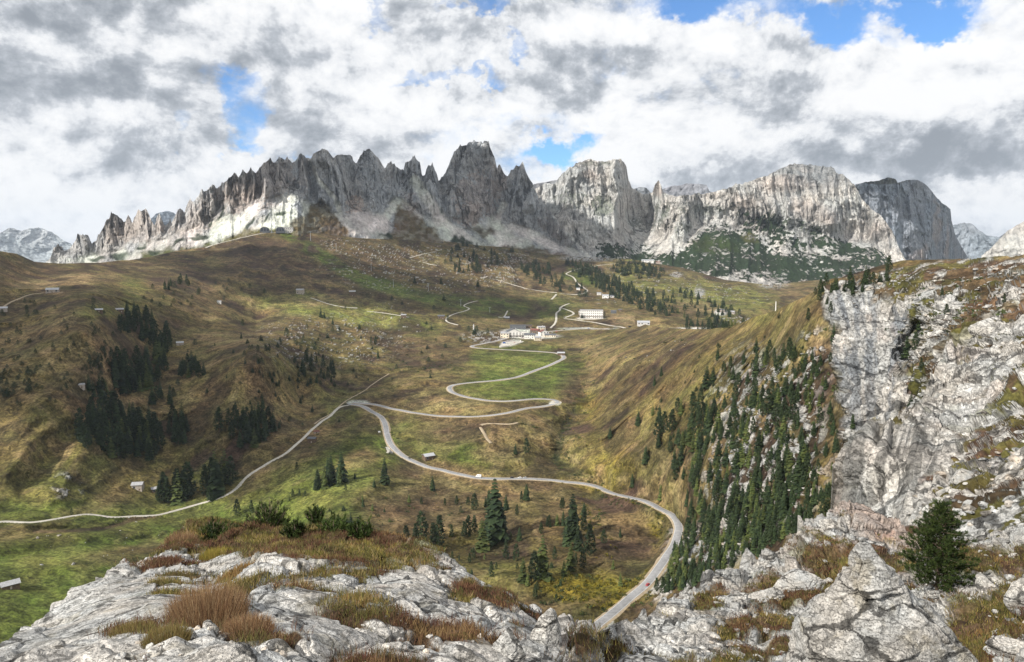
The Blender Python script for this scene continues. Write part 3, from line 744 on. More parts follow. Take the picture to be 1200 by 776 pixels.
M_road = {}
def road_mat(name, col, scale):
    m, nt, b = new_mat(name)
    pos = N(nt, 'ShaderNodeNewGeometry').outputs['Position']
    k = ramp(nt, noise(nt, pos, scale, 5, .6), .3, .7, .82, 1.12); k2 = ramp(nt, noise(nt, pos, scale * .12, 4, .6), .35, .65, .85, 1.1)
    v = N(nt, 'ShaderNodeVectorMath', operation='SCALE'); v.inputs[0].default_value = col; Lk(nt, mathn(nt, 'MULTIPLY', k, k2), v.inputs['Scale'])
    Lk(nt, v.outputs[0], b.inputs['Base Color']); b.inputs['Roughness'].default_value = .9
    return m
M_road['asphalt'] = road_mat('weathered_asphalt', (.27, .27, .275), .4)
M_road['gravel'] = road_mat('pale_gravel', (.48, .45, .39), .3)
M_road['dirt'] = road_mat('trodden_earth', (.34, .27, .18), .3)
M_line = plain_mat('road_paint', (.8, .8, .78), .6, .1, 1)
def ribbon_mesh(W, w, lift, thick):
    t = np.gradient(W[:, :2], axis=0); t /= np.linalg.norm(t, axis=1, keepdims=True) + 1e-9
    nrm = np.stack([-t[:, 1], t[:, 0]], 1); n = len(W)
    rows = []
    for off, dz in ((-w / 2 - thick * 1.2, -thick), (-w / 2, 0), (w / 2, 0), (w / 2 + thick * 1.2, -thick)):
        rows.append(np.c_[W[:, :2] + nrm * off, W[:, 2] + lift + dz])
    P = np.stack(rows, 1).reshape(-1, 3)
    i = np.arange(n - 1)[:, None] * 4 + np.arange(3)[None]
    q = np.stack([i, i + 4, i + 5, i + 1], -1).reshape(-1, 4)
    return P, q
for k, (nm, mt, w, W, Q) in enumerate(ribbons):
    P, q = ribbon_mesh(W, w, 0.0 + 0.01 * k, 1.1)
    link(nm, make_mesh(nm, P, quads=q, mats=[M_road[mt]]), kind='structure')
    if mt == 'asphalt':
        n_ = len(W); wob = 1.1 + .7 * fbm(np.arange(n_) / 6.0, 0 * np.arange(n_), 0 * np.arange(n_), 3, k + 5)
        t = np.gradient(W[:, :2], axis=0); t /= np.linalg.norm(t, axis=1, keepdims=True) + 1e-9; nr = np.stack([-t[:, 1], t[:, 0]], 1)
        rows = [np.c_[W[:, :2] + nr * (sg * (w / 2 + q * wob))[:, None] if hasattr(q * wob, '__len__') else W[:, :2], W[:, 2] + dz] for sg, q, dz in ((-1, 1.6, -.5), (-1, 1.0, -.06), (1, 1.0, -.06), (1, 1.6, -.5))]
        Pv = np.stack(rows, 1).reshape(-1, 3); iv = np.arange(n_ - 1)[:, None] * 4 + np.arange(3)[None]
        link('road_verge', make_mesh('road_verge', Pv, quads=np.stack([iv, iv + 4, iv + 5, iv + 1], -1).reshape(-1, 4), mats=[M_road['dirt']]), kind='structure')
        for off in (-w / 2 + .35, w / 2 - .35):
            t = np.gradient(W[:, :2], axis=0); t /= np.linalg.norm(t, axis=1, keepdims=True) + 1e-9
            W2 = W.copy(); W2[:, 0] -= t[:, 1] * off; W2[:, 1] += t[:, 0] * off
            P2, q2 = ribbon_mesh(W2, .16, 0.03 + 0.01 * k, 0.0001)
            q2 = q2[1::3]
            link('road_marking', make_mesh('road_marking', P2, quads=q2, mats=[M_line]), kind='structure')
# the wide junction lay-by and the village forecourts
def pad(name, cx, cy, rx, ry, ang, mat, lift=.06):
    C0 = ground_at(cx, cy); n = 28
    a = np.linspace(0, 2 * np.pi, n, endpoint=False); ca, sa = math.cos(math.radians(ang)), math.sin(math.radians(ang))
    ex = rx * np.cos(a) * (1 + .08 * np.sin(3 * a)); ey = ry * np.sin(a)
    q = ground_at(cx + ex * ca - ey * sa, cy + ex * sa + ey * ca)
    top = q.copy(); top[:, 2] = top[:, 2] * .35 + C0[2] * .65 + lift
    lo = top.copy(); lo[:, :2] = C0[:2] + (top[:, :2] - C0[:2]) * 1.05; lo[:, 2] -= 4
    c = C0.copy(); c[2] += lift
    P = np.vstack([top, lo, c[None]])
    tr = [(i, (i + 1) % n, 2 * n) for i in range(n)]; qd = [(i, n + i, n + (i + 1) % n, (i + 1) % n) for i in range(n)]
    return link(name, make_mesh(name, P, quads=qd, tris=tr, mats=[mat], smooth=False), kind='structure')
pad('forecourt', 418, 472.5, 11, 2.6, 0, M_road['asphalt'], .3)
pad('forecourt', 600, 402.5, 15, 2.8, -14, M_road['gravel'], .5)
pad('forecourt', 628, 393, 24, 2.2, 0, M_road['gravel'], .8)
pad('forecourt', 692, 373, 15, 1.4, 0, M_road['gravel'], .8)
pad('lay_by', 453.5, 527, 2.6, 4.5, -25, M_road['gravel'], .25)
pad('lay_by', 651, 472.5, 7, 2.2, 0, M_road['gravel'], .3)
# ------------------------------------------------------------------ mountains
M_mount = ground_mat('dolomite_rock', 4.5, rock_crack=0.8, bump=1.4, streak=(1.0, 1.0, .14), spots=.4, vary=.25)
M_farm = ground_mat('far_rock', 22.0, rock_crack=0.5, bump=0.7, streak=(1, 1, .6))

def mountain(name, x0, x1, nx, sky, base, scree, ny, rb, cliffang=66, amp=1.0, seed=0, jag=1.0, back=500, colour=None, mat=None, shape=None, scr_ang=34, drop=18, spike=0.0):
    T0 = curve(sky); Bs = curve(base); S = curve(scree); Rb = curve(rb)
    def T(x): return T0(x) - spike * (ridged(x / 8.5, 0 * x, 0 * x, 3, seed + 7) ** 2 - .25) * 7 + jag * (1.6 * fbm(x / 3.2, 0 * x, 0 * x, 3, seed + 5) + 1.2 * fbm(x / 9, 0 * x, 0 * x, 2, seed + 6))
    xs = np.linspace(-200, 1400, 1600)
    Ts = np.convolve(np.pad(T0(xs), 20, mode='edge'), np.hanning(43)[1:-1] / np.hanning(43)[1:-1].sum(), 'valid')
    Tl = np.convolve(np.pad(T0(xs), 20, mode='edge'), np.ones(9) / 9, 'same')[20:-20]
    def depth(px, py):
        r0 = Rb(px)
        up1 = np.clip(Bs(px) - np.maximum(py, S(px)), -drop * 2, 400) * r0 / FPX       # metres climbed on scree
        up2 = np.clip(S(px) - py, 0, 400) * r0 / FPX
        return r0 + up1 / math.tan(math.radians(scr_ang)) + up2 / math.tan(math.radians(cliffang))
    def relief(px, py, r, X, Y, Z):
        u = (px - 600) * 2900 / FPX; w = Z - CAMZ
        up = sstep(0, 14, S(px) - py)                    # 0 on scree, 1 on rock
        hf = np.clip((S(px) - py) / np.maximum(S(px) - T0(px), 8), 0, 1)
        wv = 40 * fbm(u / 160, w / 200, 0 * u, 3, seed + 11)
        tower = (np.interp(px + wv * .12, xs, Ts) - np.interp(px + wv * .12, xs, Tl))    # >0 under a tower
        d = -tower * 8.0 * amp * (0.30 + .7 * hf) * up
        b1 = ridged((u + wv) / 150, w / 520, 0 * u, 3, seed + 21) - .5
        b2 = ridged((u + wv) / 50, w / 300, 0 * u + 3, 4, seed + 22) - .5
        b3 = ridged((u + .15 * w) / 18, w / 90, 0 * u + 5, 4, seed + 23) - .5
        led = np.abs(((w + 12 * fbm(u / 80, w / 80, 0 * u, 3, seed + 24)) / 46) % 1 - .5) * 2
        f1, f2, _ = cell((u + wv) / 34, w / 75, 0 * u, seed + 3)
        d = d - up * amp * (b1 * 105 + b2 * 58 + b3 * 24 + led * 3 + np.minimum(f2 - f1, .4) * 40)
        # debris fans: shallow runnels
        d = d - (1 - up) * (ridged(u / 60, w / 200, 0 * u, 3, seed + 25) - .5) * 34
        d = d - fbm(u / 12, w / 12, 0 * u, 3, seed + 26) * 7
        if shape is not None: d = d + shape(px, py)
        return d
    sh = Sheet(x0, x1, nx, T, lambda x: Bs(x) + drop, ny, depth, relief, back=back, backslope=1.3, nb=12)
    n = sh.normals(); steep = 1 - np.abs(n[..., 2])
    X, Y, Z = sh.P[..., 0], sh.P[..., 1], sh.P[..., 2]
    up = sstep(-2, 5, S(sh.px) - sh.py + 4 * fbm(sh.px / 6, sh.py / 6, 0 * sh.px, 3, seed + 31))
    col, rock = colour(sh, sh.px, sh.py, X, Y, Z, steep, up)
    return sh.build(name, mat or M_mount, np.clip(col, 0, 1), np.clip(rock, 0, 1))

def blob(c, px, py, col, s, cx, cy, rx, ry, ang=0, thr=None, X=None, Y=None, Z=None, sc=30, seed=7):
    m = ellmask(px + 6 * fbm(px / 12, py / 9, 0 * px, 3, seed), py + 4 * fbm(px / 10, py / 8, 0 * px, 3, seed + 1), cx, cy, rx, ry, ang, .45) * s
    if thr is not None: m = s * sstep(thr - .03, thr + .05, (.5 + .5 * fbm(X / sc, Y / sc, Z / sc, 5, seed + 2)) * .6 + .4 * (.5 + .75 * fbm(X / (sc * .22), Y / (sc * .22), Z / (sc * .22), 3, seed + 3)) - .25 * (1 - np.clip(m / s, 0, 1)) + .1) * (m > .03)
    c[...] = c * (1 - m[..., None]) + col * m[..., None]
    return m

sky1 = [(-40,310),(50,308),(58,305),(63,294),(68,284),(71,292),(75,295),(82.5,288),(91.5,276),(96,279),(100.5,274.5),(108,283),(113,280),(121,266),(127,258),(133,248),(138,251),(144,258.5),(147,262),(150,249.5),(153,254),(155,260),(162,243),(166,247),(171.5,244.5),(175,251),(179,261),(181,264),(187,252.6),(190,256),(193,262.4),(201,258.5),(206,250),(211,242),(214,243),(216,248),(219,240),(222,233.5),(227,235),(232,228),(236.6,222),(239,227),(241,225),(245,218),(249,214),(254,218),(259,217),(263,213),(268,207),(271,206),(274.5,200),(277,203),(279.6,208),(285,199),(289,202),(295,198),(300,202),(305,198),(310,193),(315.5,187.7),(320.6,190),(327,184),(332,185),(336,187.7),(341,189),(345,190),(349,184),(353,178.6),(357,181),(360.6,184),(364,186),(368,180),(371,177),(375,175),(380,172),(384,175),(387.6,178.6),(390.7,182.5),(395,180),(399,179),(405,180),(411,181),(413.4,187.7),(417,191.5),(419,187),(422.4,182.5),(428,178),(432.7,176.6),(438,180),(444,184),(448,192),(451,198),(454.6,190),(460,192),(465,194),(469,198),(472.7,199),(475,189),(480,187),(485.6,186),(489,187),(492,189),(494.6,204.4),(498,204),(500,196),(502,191.5),(506,192),(509,195.4),(511,201),(513,207),(514,213.5),(518,209),(521.6,203),(527,190),(532,178.6),(537,175),(542,172),(548,168),(554,165),(563,165),(565.5,168),(569,166),(572,167),(576,174),(579.6,182.5),(582.7,198),(585.6,193.6),(588.7,202),(595,205.7),(597,205),(600,198),(605,193),(609,194),(613,191.5),(616.8,202),(620.6,208),(626,217),(631,228),(636,235),(644,247),(652,256),(660,266),(668,276),(680,288),(692,298),(705,305)]
def col1(sh, px, py, X, Y, Z, steep, up):
    t = fbm(X / 120, Y / 120, Z / 60, 4, 201)[..., None]
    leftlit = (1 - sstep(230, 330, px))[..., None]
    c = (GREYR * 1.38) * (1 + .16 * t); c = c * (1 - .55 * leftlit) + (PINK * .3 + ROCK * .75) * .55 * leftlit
    g = GREYR * .93 + .0 * t
    st = sstep(.05, .5, fbm(X / 25, Y / 25, Z / 170, 4, 203))[..., None]; c = c * (1 - .3 * st) + np.array((.16, .17, .19)) * .3 * st * .8
    scr = (1 - up) * sstep(-.2, .35, .25 + .9 * fbm(px / 14, py / 22, 0 * px, 4, 205))
    c = c * (1 - scr[..., None]) + SCREE * .96 * scr[..., None]
    sc2 = (sstep(.56, .44, steep) * up * .75)[..., None]; c = c * (1 - sc2) + SCREE * .8 * sc2
    rock = 1 - .75 * scr
    for (cx, cy, rx, ry, a, s) in [(560,235,22,28,0,.55),(548,250,16,12,0,.5),(585,215,8,25,0,.45),(415,240,10,8,0,.7),(480,235,8,10,0,.45),(300,215,40,26,-25,.45),(357,205,8,20,0,.3),(650,270,20,8,40,.3),(150,265,40,18,0,.4),(250,245,50,16,-25,.35)]:
        blob(c, px, py, PINK, s, cx, cy, rx, ry, a, .42, X, Y, Z, 40, 11)
    # scree chutes and the grassy skirts
    for line, w in [([(486,212),(500,232),(515,255),(540,287)],5),([(515,258),(530,268),(560,287)],4),([(463,240),(452,255),(436,266)],4),([(360,180),(372,210),(392,232),(400,250)],2),([(578,262),(590,275),(600,290)],7),([(600,266),(625,275),(650,290)],4),([(655,250),(668,270),(700,302)],5),([(590,240),(584,255),(582,270)],3),([(300,240),(285,258),(250,280)],5),([(340,250),(322,262),(300,272)],6),([(560,268),(575,280),(590,290)],3),([(470,243),(490,256),(510,275)],1.2),([(381,247),(390,255),(397,262)],1)]:
        d = linedist(px + 2 * fbm(px / 5, py / 5, 0 * px, 2, 9), py, line, 30); m = ((1 - sstep(w * .8, w * 1.9, d)) * .92)[..., None]; c = c * (1 - m) + SCREE * 1.15 * m; rock = rock * (1 - .7 * m[..., 0])
    for poly, col in [([(318,284),(334,268),(352,254),(366,240),(374,236),(384,242),(396,256),(406,270),(412,285)], BROWN * .85), ([(450,286),(456,268),(462,246),(468,238),(478,245),(495,257),(510,271),(524,290)], BROWN * .85),
                      ([(250,290),(290,268),(312,271),(340,268),(345,285),(250,292)], OLIVE * .9),([(525,286),(537,274),(548,279),(565,290),(556,293)], PINE),([(445,278),(453,270),(460,277),(458,282)], PINE),
                      ([(150,312),(170,296),(190,292),(240,287),(262,283),(262,292),(200,312)], PINE * .7 + OLIVE * .6),([(545,270),(560,264),(575,268),(582,276),(562,275)], BROWN * .7),
                      ([(700,310),(650,296),(625,290),(588,290),(560,292),(560,310)], BROWN * .9)]:
        m = polymask(px + 8 * fbm(px / 9, py / 9, 0 * px, 5, 15), py + 7 * fbm(px / 9, py / 9, 0 * px + 5, 5, 16), poly, 3.0) * (.8 + .2 * sstep(-.3, .2, fbm(px / 7, py / 4, 0 * px, 4, 18))); m = m[..., None]; c = c * (1 - m) + col * m; rock = rock * (1 - m[..., 0])
    for (cx, cy, rx, ry, a) in [(312,255,8,2,-60),(293,262,10,2,-40),(235,278,12,2,-10),(207,284,8,2,-20),(140,300,10,5,0),(115,303,10,3,0),(165,290,6,3,-30),(180,297,8,3,0),(330,250,6,3,0),(260,250,10,2,-55),(245,263,5,2,-55)]:
        blob(c, px, py, PINE * 1.4, .9, cx, cy, rx, ry, a)
    return c, rock
mountain('mountain', 50, 712, 1050, sky1,
         [(40,312),(140,310),(200,300),(240,293),(270,285),(300,275),(345,272),(400,277),(480,283),(540,290),(590,295),(650,302),(720,312)],
         [(40,308),(60,303),(100,302),(140,294),(180,285),(220,270),(260,255),(300,240),(340,228),(360,238),(390,252),(410,244),(440,252),(465,232),(480,240),(497,255),(515,262),(545,262),(575,262),(595,268),(620,275),(640,280),(670,292),(720,312)],
         300, [(40,2950),(100,2950),(200,2550),(270,2420),(300,2360),(345,2350),(400,2470),(500,2720),(590,2920),(700,3000)], cliffang=64, amp=1.0, seed=300, jag=1.0, colour=col1, spike=1.0)

sky2 = [(600,235),(620,225),(628,219),(640,216),(651.5,213),(659,203),(668,196),(680,189),(690,186),(700,189),(708,190),(715,188),(721,186),(726,186),(731,190),(734,195),(736.6,209.6),(740.5,220),(748,224),(754.6,227.6),(760,228),(765,225),(767.5,217),(772,213),(775,218),(776.5,225),(785,228),(793,229),(805,228),(820,226),(839.7,224),(852.6,220),(868,215),(880,212),(886,209.6),(896,207),(900,205.7),(908,200),(915.5,196.7),(925.8,192),(940,193),(951.5,193.6),(965,195),(977,196.7),(980,203),(987.6,204.4),(993,209),(998,213.5),(1004,222),(1010,232),(1020,243),(1032,252),(1044,268),(1052,285),(1060,303),(1066,312)]
def col2(sh, px, py, X, Y, Z, steep, up):
    t = fbm(X / 130, Y / 130, Z / 50, 5, 231)[..., None]
    c = ROCK * 1.22 * (1 + .2 * t)
    gr = (sstep(-.2, .3, fbm(px / 40, py / 18, 0 * px, 3, 232)) * .4)[..., None]; c = c * (1 - gr) + GREYR * 1.1 * gr
    top = ellmask(px, py, 945, 200, 55, 16, 5, .5)[..., None]; c = c * (1 - .7 * top) + GREYR * .75 * .7 * top
    st = sstep(.1, .5, fbm(X / 22, Y / 22, Z / 150, 4, 233))[..., None]; c = c * (1 - .35 * st) + np.array((.2, .2, .21)) * .35 * st
    for (cx, cy, rx, ry, a) in [(745,262,26,24,-40),(700,298,40,6,18),(730,275,16,10,-40),(905,235,50,14,20),(960,275,60,8,25),(1025,262,18,14,30),(1040,290,30,6,20),(860,260,40,10,20),(935,285,14,26,15),(920,305,30,10,0),(1010,290,30,5,22)]:
        m = blob(c, px, py, SCREE * 1.02, .85, cx, cy, rx, ry, a)
    rock = .9 + 0 * px
    for (cx, cy, rx, ry, a, s) in [(955,250,30,12,20,.5),(690,205,10,6,0,.5),(1030,270,16,16,30,.3),(770,220,6,10,0,.6),(850,235,40,10,5,.3),(920,215,30,10,0,.35)]:
        blob(c, px, py, PINK * 1.1, s, cx, cy, rx, ry, a)
    # dwarf-pine cover
    for (cx, cy, rx, ry, a, thr, s) in [(735,300,34,13,10,.50,1),(790,308,70,11,5,.44,1),(850,292,45,22,0,.45,1),(905,312,80,18,12,.47,1),(960,312,50,14,8,.5,1),(985,292,50,10,22,.56,1),(900,275,60,18,25,.57,1),(1010,300,40,10,20,.5,1),(940,270,50,10,25,.58,.9),(680,235,30,12,0,.58,.55),(705,240,16,12,0,.52,.6),(800,268,30,6,10,.55,.6),(770,255,40,20,0,.62,.5),(820,245,60,8,0,.6,.4),(690,192,20,2,0,.4,.6)]:
        m = blob(c, px, py, PINE * .9 + np.array((.0, .004, .0)), s, cx, cy, rx, ry, a, thr, X, Y, Z, 55, 17)
        rock = rock * (1 - m)
    blob(c, px, py, GREEN * .5, .45, 838, 288, 26, 10, 5); blob(c, px, py, OLIVE, .6, 880, 280, 10, 6, 20)
    blob(c, px, py, PALE, .9, 700, 312, 40, 4, 0)
    return c, rock
def shape2(px, py):
    # the pale tower on the left stands forward, a scree bowl lies behind it, the right-hand bastion steps forward again
    return -150 * ellmask(px, py, 695, 240, 50, 70, 0, .5) + 170 * ellmask(px, py, 752, 245, 24, 60, 0, .6) - 130 * ellmask(px, py, 930, 235, 70, 40, 0, .5) + 90 * ellmask(px, py, 1000, 250, 20, 40, 0, .5)
mountain('mountain', 598, 1068, 760, sky2,
         [(590,300),(640,302),(700,308),(740,310),(800,322),(850,336),(900,342),(950,338),(1000,325),(1066,318)],
         [(590,298),(650,296),(690,296),(720,290),(745,268),(765,275),(800,290),(830,270),(870,268),(900,275),(930,268),(960,272),(990,285),(1030,300),(1066,310)],
         260, [(590,3200),(650,3150),(700,3100),(760,3050),(850,2950),(950,3100),(1066,3400)], cliffang=52, amp=1.1, seed=400, jag=.8, spike=.35, colour=col2, shape=shape2, scr_ang=30, back=700)

sky3 = [(985,225),(1000,217),(1007,214.7),(1018,213),(1029,212),(1040.5,208),(1049.5,209.6),(1052,214.7),(1058,212),(1065,211),(1078,211.6),(1085,216),(1090.7,222.5),(1097,231),(1103.6,238),(1109,241),(1114,245.7),(1115,258.6),(1119,274),(1126,288),(1134,302),(1145,312)]
def col3(sh, px, py, X, Y, Z, steep, up):
    t = fbm(X / 160, Y / 160, Z / 60, 5, 251)[..., None]
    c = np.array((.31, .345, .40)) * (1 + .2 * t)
    st = sstep(.0, .4, fbm(px / 5, py / 60, 0 * px, 4, 253))[..., None]; c = c * (1 - .3 * st) + np.array((.15, .16, .18)) * .3 * st
    for (cx, cy, rx, ry) in [(1098,260,3,30),(1111,285,3,22),(1075,300,10,8),(1083,295,4,10)]: blob(c, px, py, PINK, .45, cx, cy, rx, ry)
    blob(c, px, py, OLIVE * .6, .8, 1035, 212, 30, 3, -4)
    return c, .9 + 0 * px
mountain('mountain', 985, 1145, 300, sky3, [(980,318),(1145,318)], [(980,316),(1145,316)], 170, [(980,4100),(1040,4300),(1090,4800),(1120,5500),(1145,6200)], cliffang=74, amp=1.1, seed=500, jag=.5, colour=col3, back=900)

def colfar(tint):
    def f(sh, px, py, X, Y, Z, steep, up):
        t = fbm(X / 400, Y / 400, Z / 160, 5, 271)[..., None]
        return np.array(tint) * (1 + .3 * t), .8 + 0 * px
    return f
def far(x0, x1, sky, rbase, base, seed, tint=(.26, .28, .31), amp=2.0, back=2500, jag=.6):
    mountain('distant_mountain', x0, x1, int((x1 - x0) * 1.1), sky, [(x0, base), (x1, base)], [(x0, base - 5), (x1, base - 5)], 90, [(x0, rbase), (x1, rbase)], cliffang=50, amp=amp, seed=seed, jag=jag, colour=colfar(tint), mat=M_farm, back=back, drop=8)
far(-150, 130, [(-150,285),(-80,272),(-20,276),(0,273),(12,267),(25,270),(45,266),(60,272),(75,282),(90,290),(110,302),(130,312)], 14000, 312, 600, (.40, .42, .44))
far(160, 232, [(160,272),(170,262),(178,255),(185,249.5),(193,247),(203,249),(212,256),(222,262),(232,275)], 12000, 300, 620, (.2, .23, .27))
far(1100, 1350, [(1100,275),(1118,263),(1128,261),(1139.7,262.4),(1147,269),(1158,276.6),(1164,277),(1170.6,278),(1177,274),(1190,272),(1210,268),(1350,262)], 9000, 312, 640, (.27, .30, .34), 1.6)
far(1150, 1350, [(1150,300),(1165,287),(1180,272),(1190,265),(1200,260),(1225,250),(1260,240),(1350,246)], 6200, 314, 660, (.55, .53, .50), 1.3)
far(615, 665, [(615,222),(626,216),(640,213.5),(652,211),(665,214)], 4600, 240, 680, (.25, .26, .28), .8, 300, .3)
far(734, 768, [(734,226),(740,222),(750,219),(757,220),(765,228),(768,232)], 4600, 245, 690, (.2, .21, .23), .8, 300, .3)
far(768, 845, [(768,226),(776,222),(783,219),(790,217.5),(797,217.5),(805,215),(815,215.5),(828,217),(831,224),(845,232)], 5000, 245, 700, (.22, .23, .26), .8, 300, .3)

TICK('mountains')
# ------------------------------------------------------------------ nearer rock walls on the right
def rock_relief(s, a, dip=.35, seed=0, soft=None):
    """relief of weathered limestone, in metres off the surface; s = size of its blocks, a = how far they stand out"""
    def f(px, py, r, X, Y, Z):
        w = fbm(X / (s * 3), Y / (s * 3), Z / (s * 3), 3, seed) * s
        zz = Z + dip * X + .3 * w
        k = soft(px, py) if soft is not None else 0
        d = (ridged((X + w) / (s * 3.2), Y / (s * 3.2), zz / (s * 2.2), 4, seed + 1) - .5) * a * 1.6
        f1, f2, i = cell((X + w) / (s * 1.3), Y / (s * 1.3), zz / (s * .8), seed + 3)
        g1, g2, j = cell((X + .4 * w) / (s * .42), Y / (s * .42), zz / (s * .26), seed + 5)
        d = d + ((sstep(0, .10, f2 - f1) - 1) * a * .55 + (i - .5) * a * .55) * (1 - .75 * k) * keep(s)
        d = d + ((sstep(0, .12, g2 - g1) - 1) * a * .18 + (j - .5) * a * .12) * (1 - .6 * k) * keep(s * .4)
        lay = zz / (s * .5) + .6 * fbm(X / s, Y / s, Z / s, 2, seed + 7); fr = lay - np.floor(lay)
        d = d - sstep(.7, 1.0, fr) * a * .34 * (1 - .5 * k) * keep(s * .5)
        d = d + (ridged(X / (s * .35), Y / (s * .35), zz / (s * .3), 4, seed + 4) - .5) * a * .17 * keep(s * .3)
        d = d + fbm(X / (s * .08), Y / (s * .08), zz / (s * .08), 3, seed + 8) * a * .06 * keep(s * .08)
        return d
    return f
M_wall = ground_mat('limestone_wall', .45, rock_crack=.85, bump=1.5, streak=(1, 1, .8), spots=.5, vary=.35)
D_wall = Depth([(975,600,178),(985,560,180),(990,590,176),(1010,500,186),(1010,600,165),(1050,560,158),(1040,520,170),(1060,500,188),(1075,470,215),(1100,430,262),(1150,403,285),(1200,405,262),(1200,450,205),(1120,500,188),(1150,470,215),(1200,500,152),(1200,560,112),(1200,620,78),(1100,600,115),(1100,560,140),(1060,620,130),(1000,640,150),(1350,400,230),(1350,500,130),(1350,620,60),(1100,660,85),(1000,720,120)])
T_W = curve([(968,680),(975,640),(977,600),(982,572),(988,548),(995,524),(1003,506),(1010,497),(1025,494),(1040,492),(1052,488),(1062,482),(1070,474),(1078,462),(1086,446),(1094,430),(1102,418),(1112,410),(1124,405),(1135,402),(1170,400),(1200,401),(1260,394),(1350,384)])
def soft_wall(px, py): return polymask(px, py, [(975,610),(1000,500),(1075,498),(1110,520),(1090,560),(1080,620),(1000,640)], 10)
rrw = rock_relief(9, 4.2, -.35, 800, soft_wall)
def rel_wall(px, py, r, X, Y, Z):
    k = soft_wall(px, py); a = np.clip(r / 180, .25, 1.3)
    flute = np.sin(((px - (py - 500) * -.28) + 14 * fbm(px / 24, py / 80, 0 * px, 2, 5)) / 22 * 2 * np.pi) * 1.5
    return rrw(px, py, r, X, Y, Z) * a * (1 - .72 * k) + 1.3 * k * (ridged((px + (py - 500) * .28) / 14, py / 120, 0 * px, 3, 61) - .5) * 2.2 + k * flute * keep(30) * (1 - sstep(1030, 1060, px))
Wl = Sheet(968, 1350, 620, lambda x: T_W(x) + 1.2 * fbm(x / 7, 0 * x, 0 * x, 4, 77), curve([(968, 700), (1350, 720)]), 460, D_wall, None, back=70, backslope=.9, ndisp=rel_wall)
TICK('wall')
px, py = Wl.px, Wl.py; X, Y, Z = Wl.P[..., 0], Wl.P[..., 1], Wl.P[..., 2]; n = Wl.normals(); steep = 1 - np.abs(n[..., 2])
smooth = polymask(px + 5 * fbm(px / 9, py / 9, 0 * px, 3, 6), py, [(970,620),(995,505),(1010,497),(1110,500),(1125,520),(1085,560),(1080,620),(1060,640),(1000,660)], 6)
zz = Z - .35 * X
uu = px * .87 - py * .5; vv = px * .5 + py * .87
turf = sstep(.0, .07, .4 * fbm(X / 6, Y / 6, zz / 3, 5, 811) + .75 * fbm(uu / 42, vv / 7.5, 0 * px, 5, 827) + (.45 - steep) * .35 - .02)
turf = turf * (1 - .9 * smooth) * (1 - .8 * ellmask(px, py, 1105, 455, 42, 50, -30, .4))
tc = fbm(X / 9, Y / 9, Z / 9, 3, 812)[..., None]
tcol = np.where(tc > .1, RUST * .6 + DKBR * .4, OLIVE * .75 + DKBR * .25)
c = ROCK * 1.22 * (1 + .12 * fbm(X / 9, Y / 9, zz / 4, 4, 813))[..., None]
pk = (sstep(.1, .4, fbm(X / 14, Y / 14, Z / 14, 3, 814)) * .35)[..., None]; c = c * (1 - pk) + PINK * 1.15 * pk
st = (sstep(-.1, .4, fbm((px + (py - 500) * .28) / 5, py / 60, 0 * px, 4, 815) + .6 * (1 - sstep(1000, 1045, px + (py - 560) * .35))) * smooth * .78)[..., None]; c = c * (1 - st) + np.array((.17, .17, .165)) * st
c = c * (1 - turf[..., None]) + tcol * turf[..., None]
Wl.build('rock_wall', M_wall, np.clip(c, 0, 1), 1 - turf)

# ------------------------------------------------------------------ foreground
D_R = Depth([(640,900,3.6),(640,776,5.6),(655,735,8),(690,722,9.5),(690,776,7),(706,738,11),(718,734,16),(720,776,12),(750,776,13),(750,724,21),(780,705,26),(800,776,14.5),(800,720,23),(850,776,16),(850,720,24.5),(850,700,29),(850,675,36),(880,655,44),(925,632,53),(985,595,63),(985,620,51),(985,650,41),(985,700,30),(950,776,18),(950,730,24),(1060,640,52),(1040,680,33),(1060,700,29),(1100,720,24),(1100,776,17),(1150,640,42),(1150,700,26),(1200,776,12),(1200,740,15),(1200,700,20),(1200,640,36),(1350,900,5),(1350,776,8),(1350,700,15),(1350,620,34),(1000,900,7),(850,900,7),(740,900,6)])
T_Rf = curve([(628,800),(640,742),(650,724),(665,719),(683,718),(692,722),(700,730),(706,741),(716,734),(728,727),(745,724),(752,719),(765,712),(785,701),(810,690),(835,678),(858,665),(880,651),(905,641),(925,628),(945,614),(960,603),(975,592),(988,589),(1005,593),(1030,604),(1055,617),(1072,628),(1090,638),(1115,643),(1150,640),(1200,628),(1260,615),(1350,600)])
rrf = rock_relief(1.6, .45, .5, 917)
def rel_R(px, py, r, X, Y, Z):
    a = rrf(px, py, r, X, Y, Z) * np.clip(r / 22, .45, 2.2)
    cr = linedist(px, py, [(706,736),(716,752),(724,780)], 20); cr2 = linedist(px, py, [(662,730),(668,750),(664,780)], 20)
    cut = 1.0 * np.exp(-(cr / 3.2) ** 2) + .35 * np.exp(-(cr2 / 2) ** 2)
    f1, f2, i = cell(X / .6, Y / .6, Z / .6, 905)
    pebbly = sstep(-.1, .4, fbm(X / 6, Y / 6, Z / 6, 3, 906)) * np.clip(r / 18, .3, 1.6)
    return a - cut + np.clip(.55 - f1, 0, .5) * .35 * pebbly * keep(.6)
Rf = Sheet(628, 1350, 980, lambda x: T_Rf(x) + 1.0 * fbm(x / 6, 0 * x, 0 * x, 4, 78), curve([(628, 900), (1350, 900)]), 640, D_R, None, back=26, backslope=.9, ndisp=rel_R)
TICK('R')
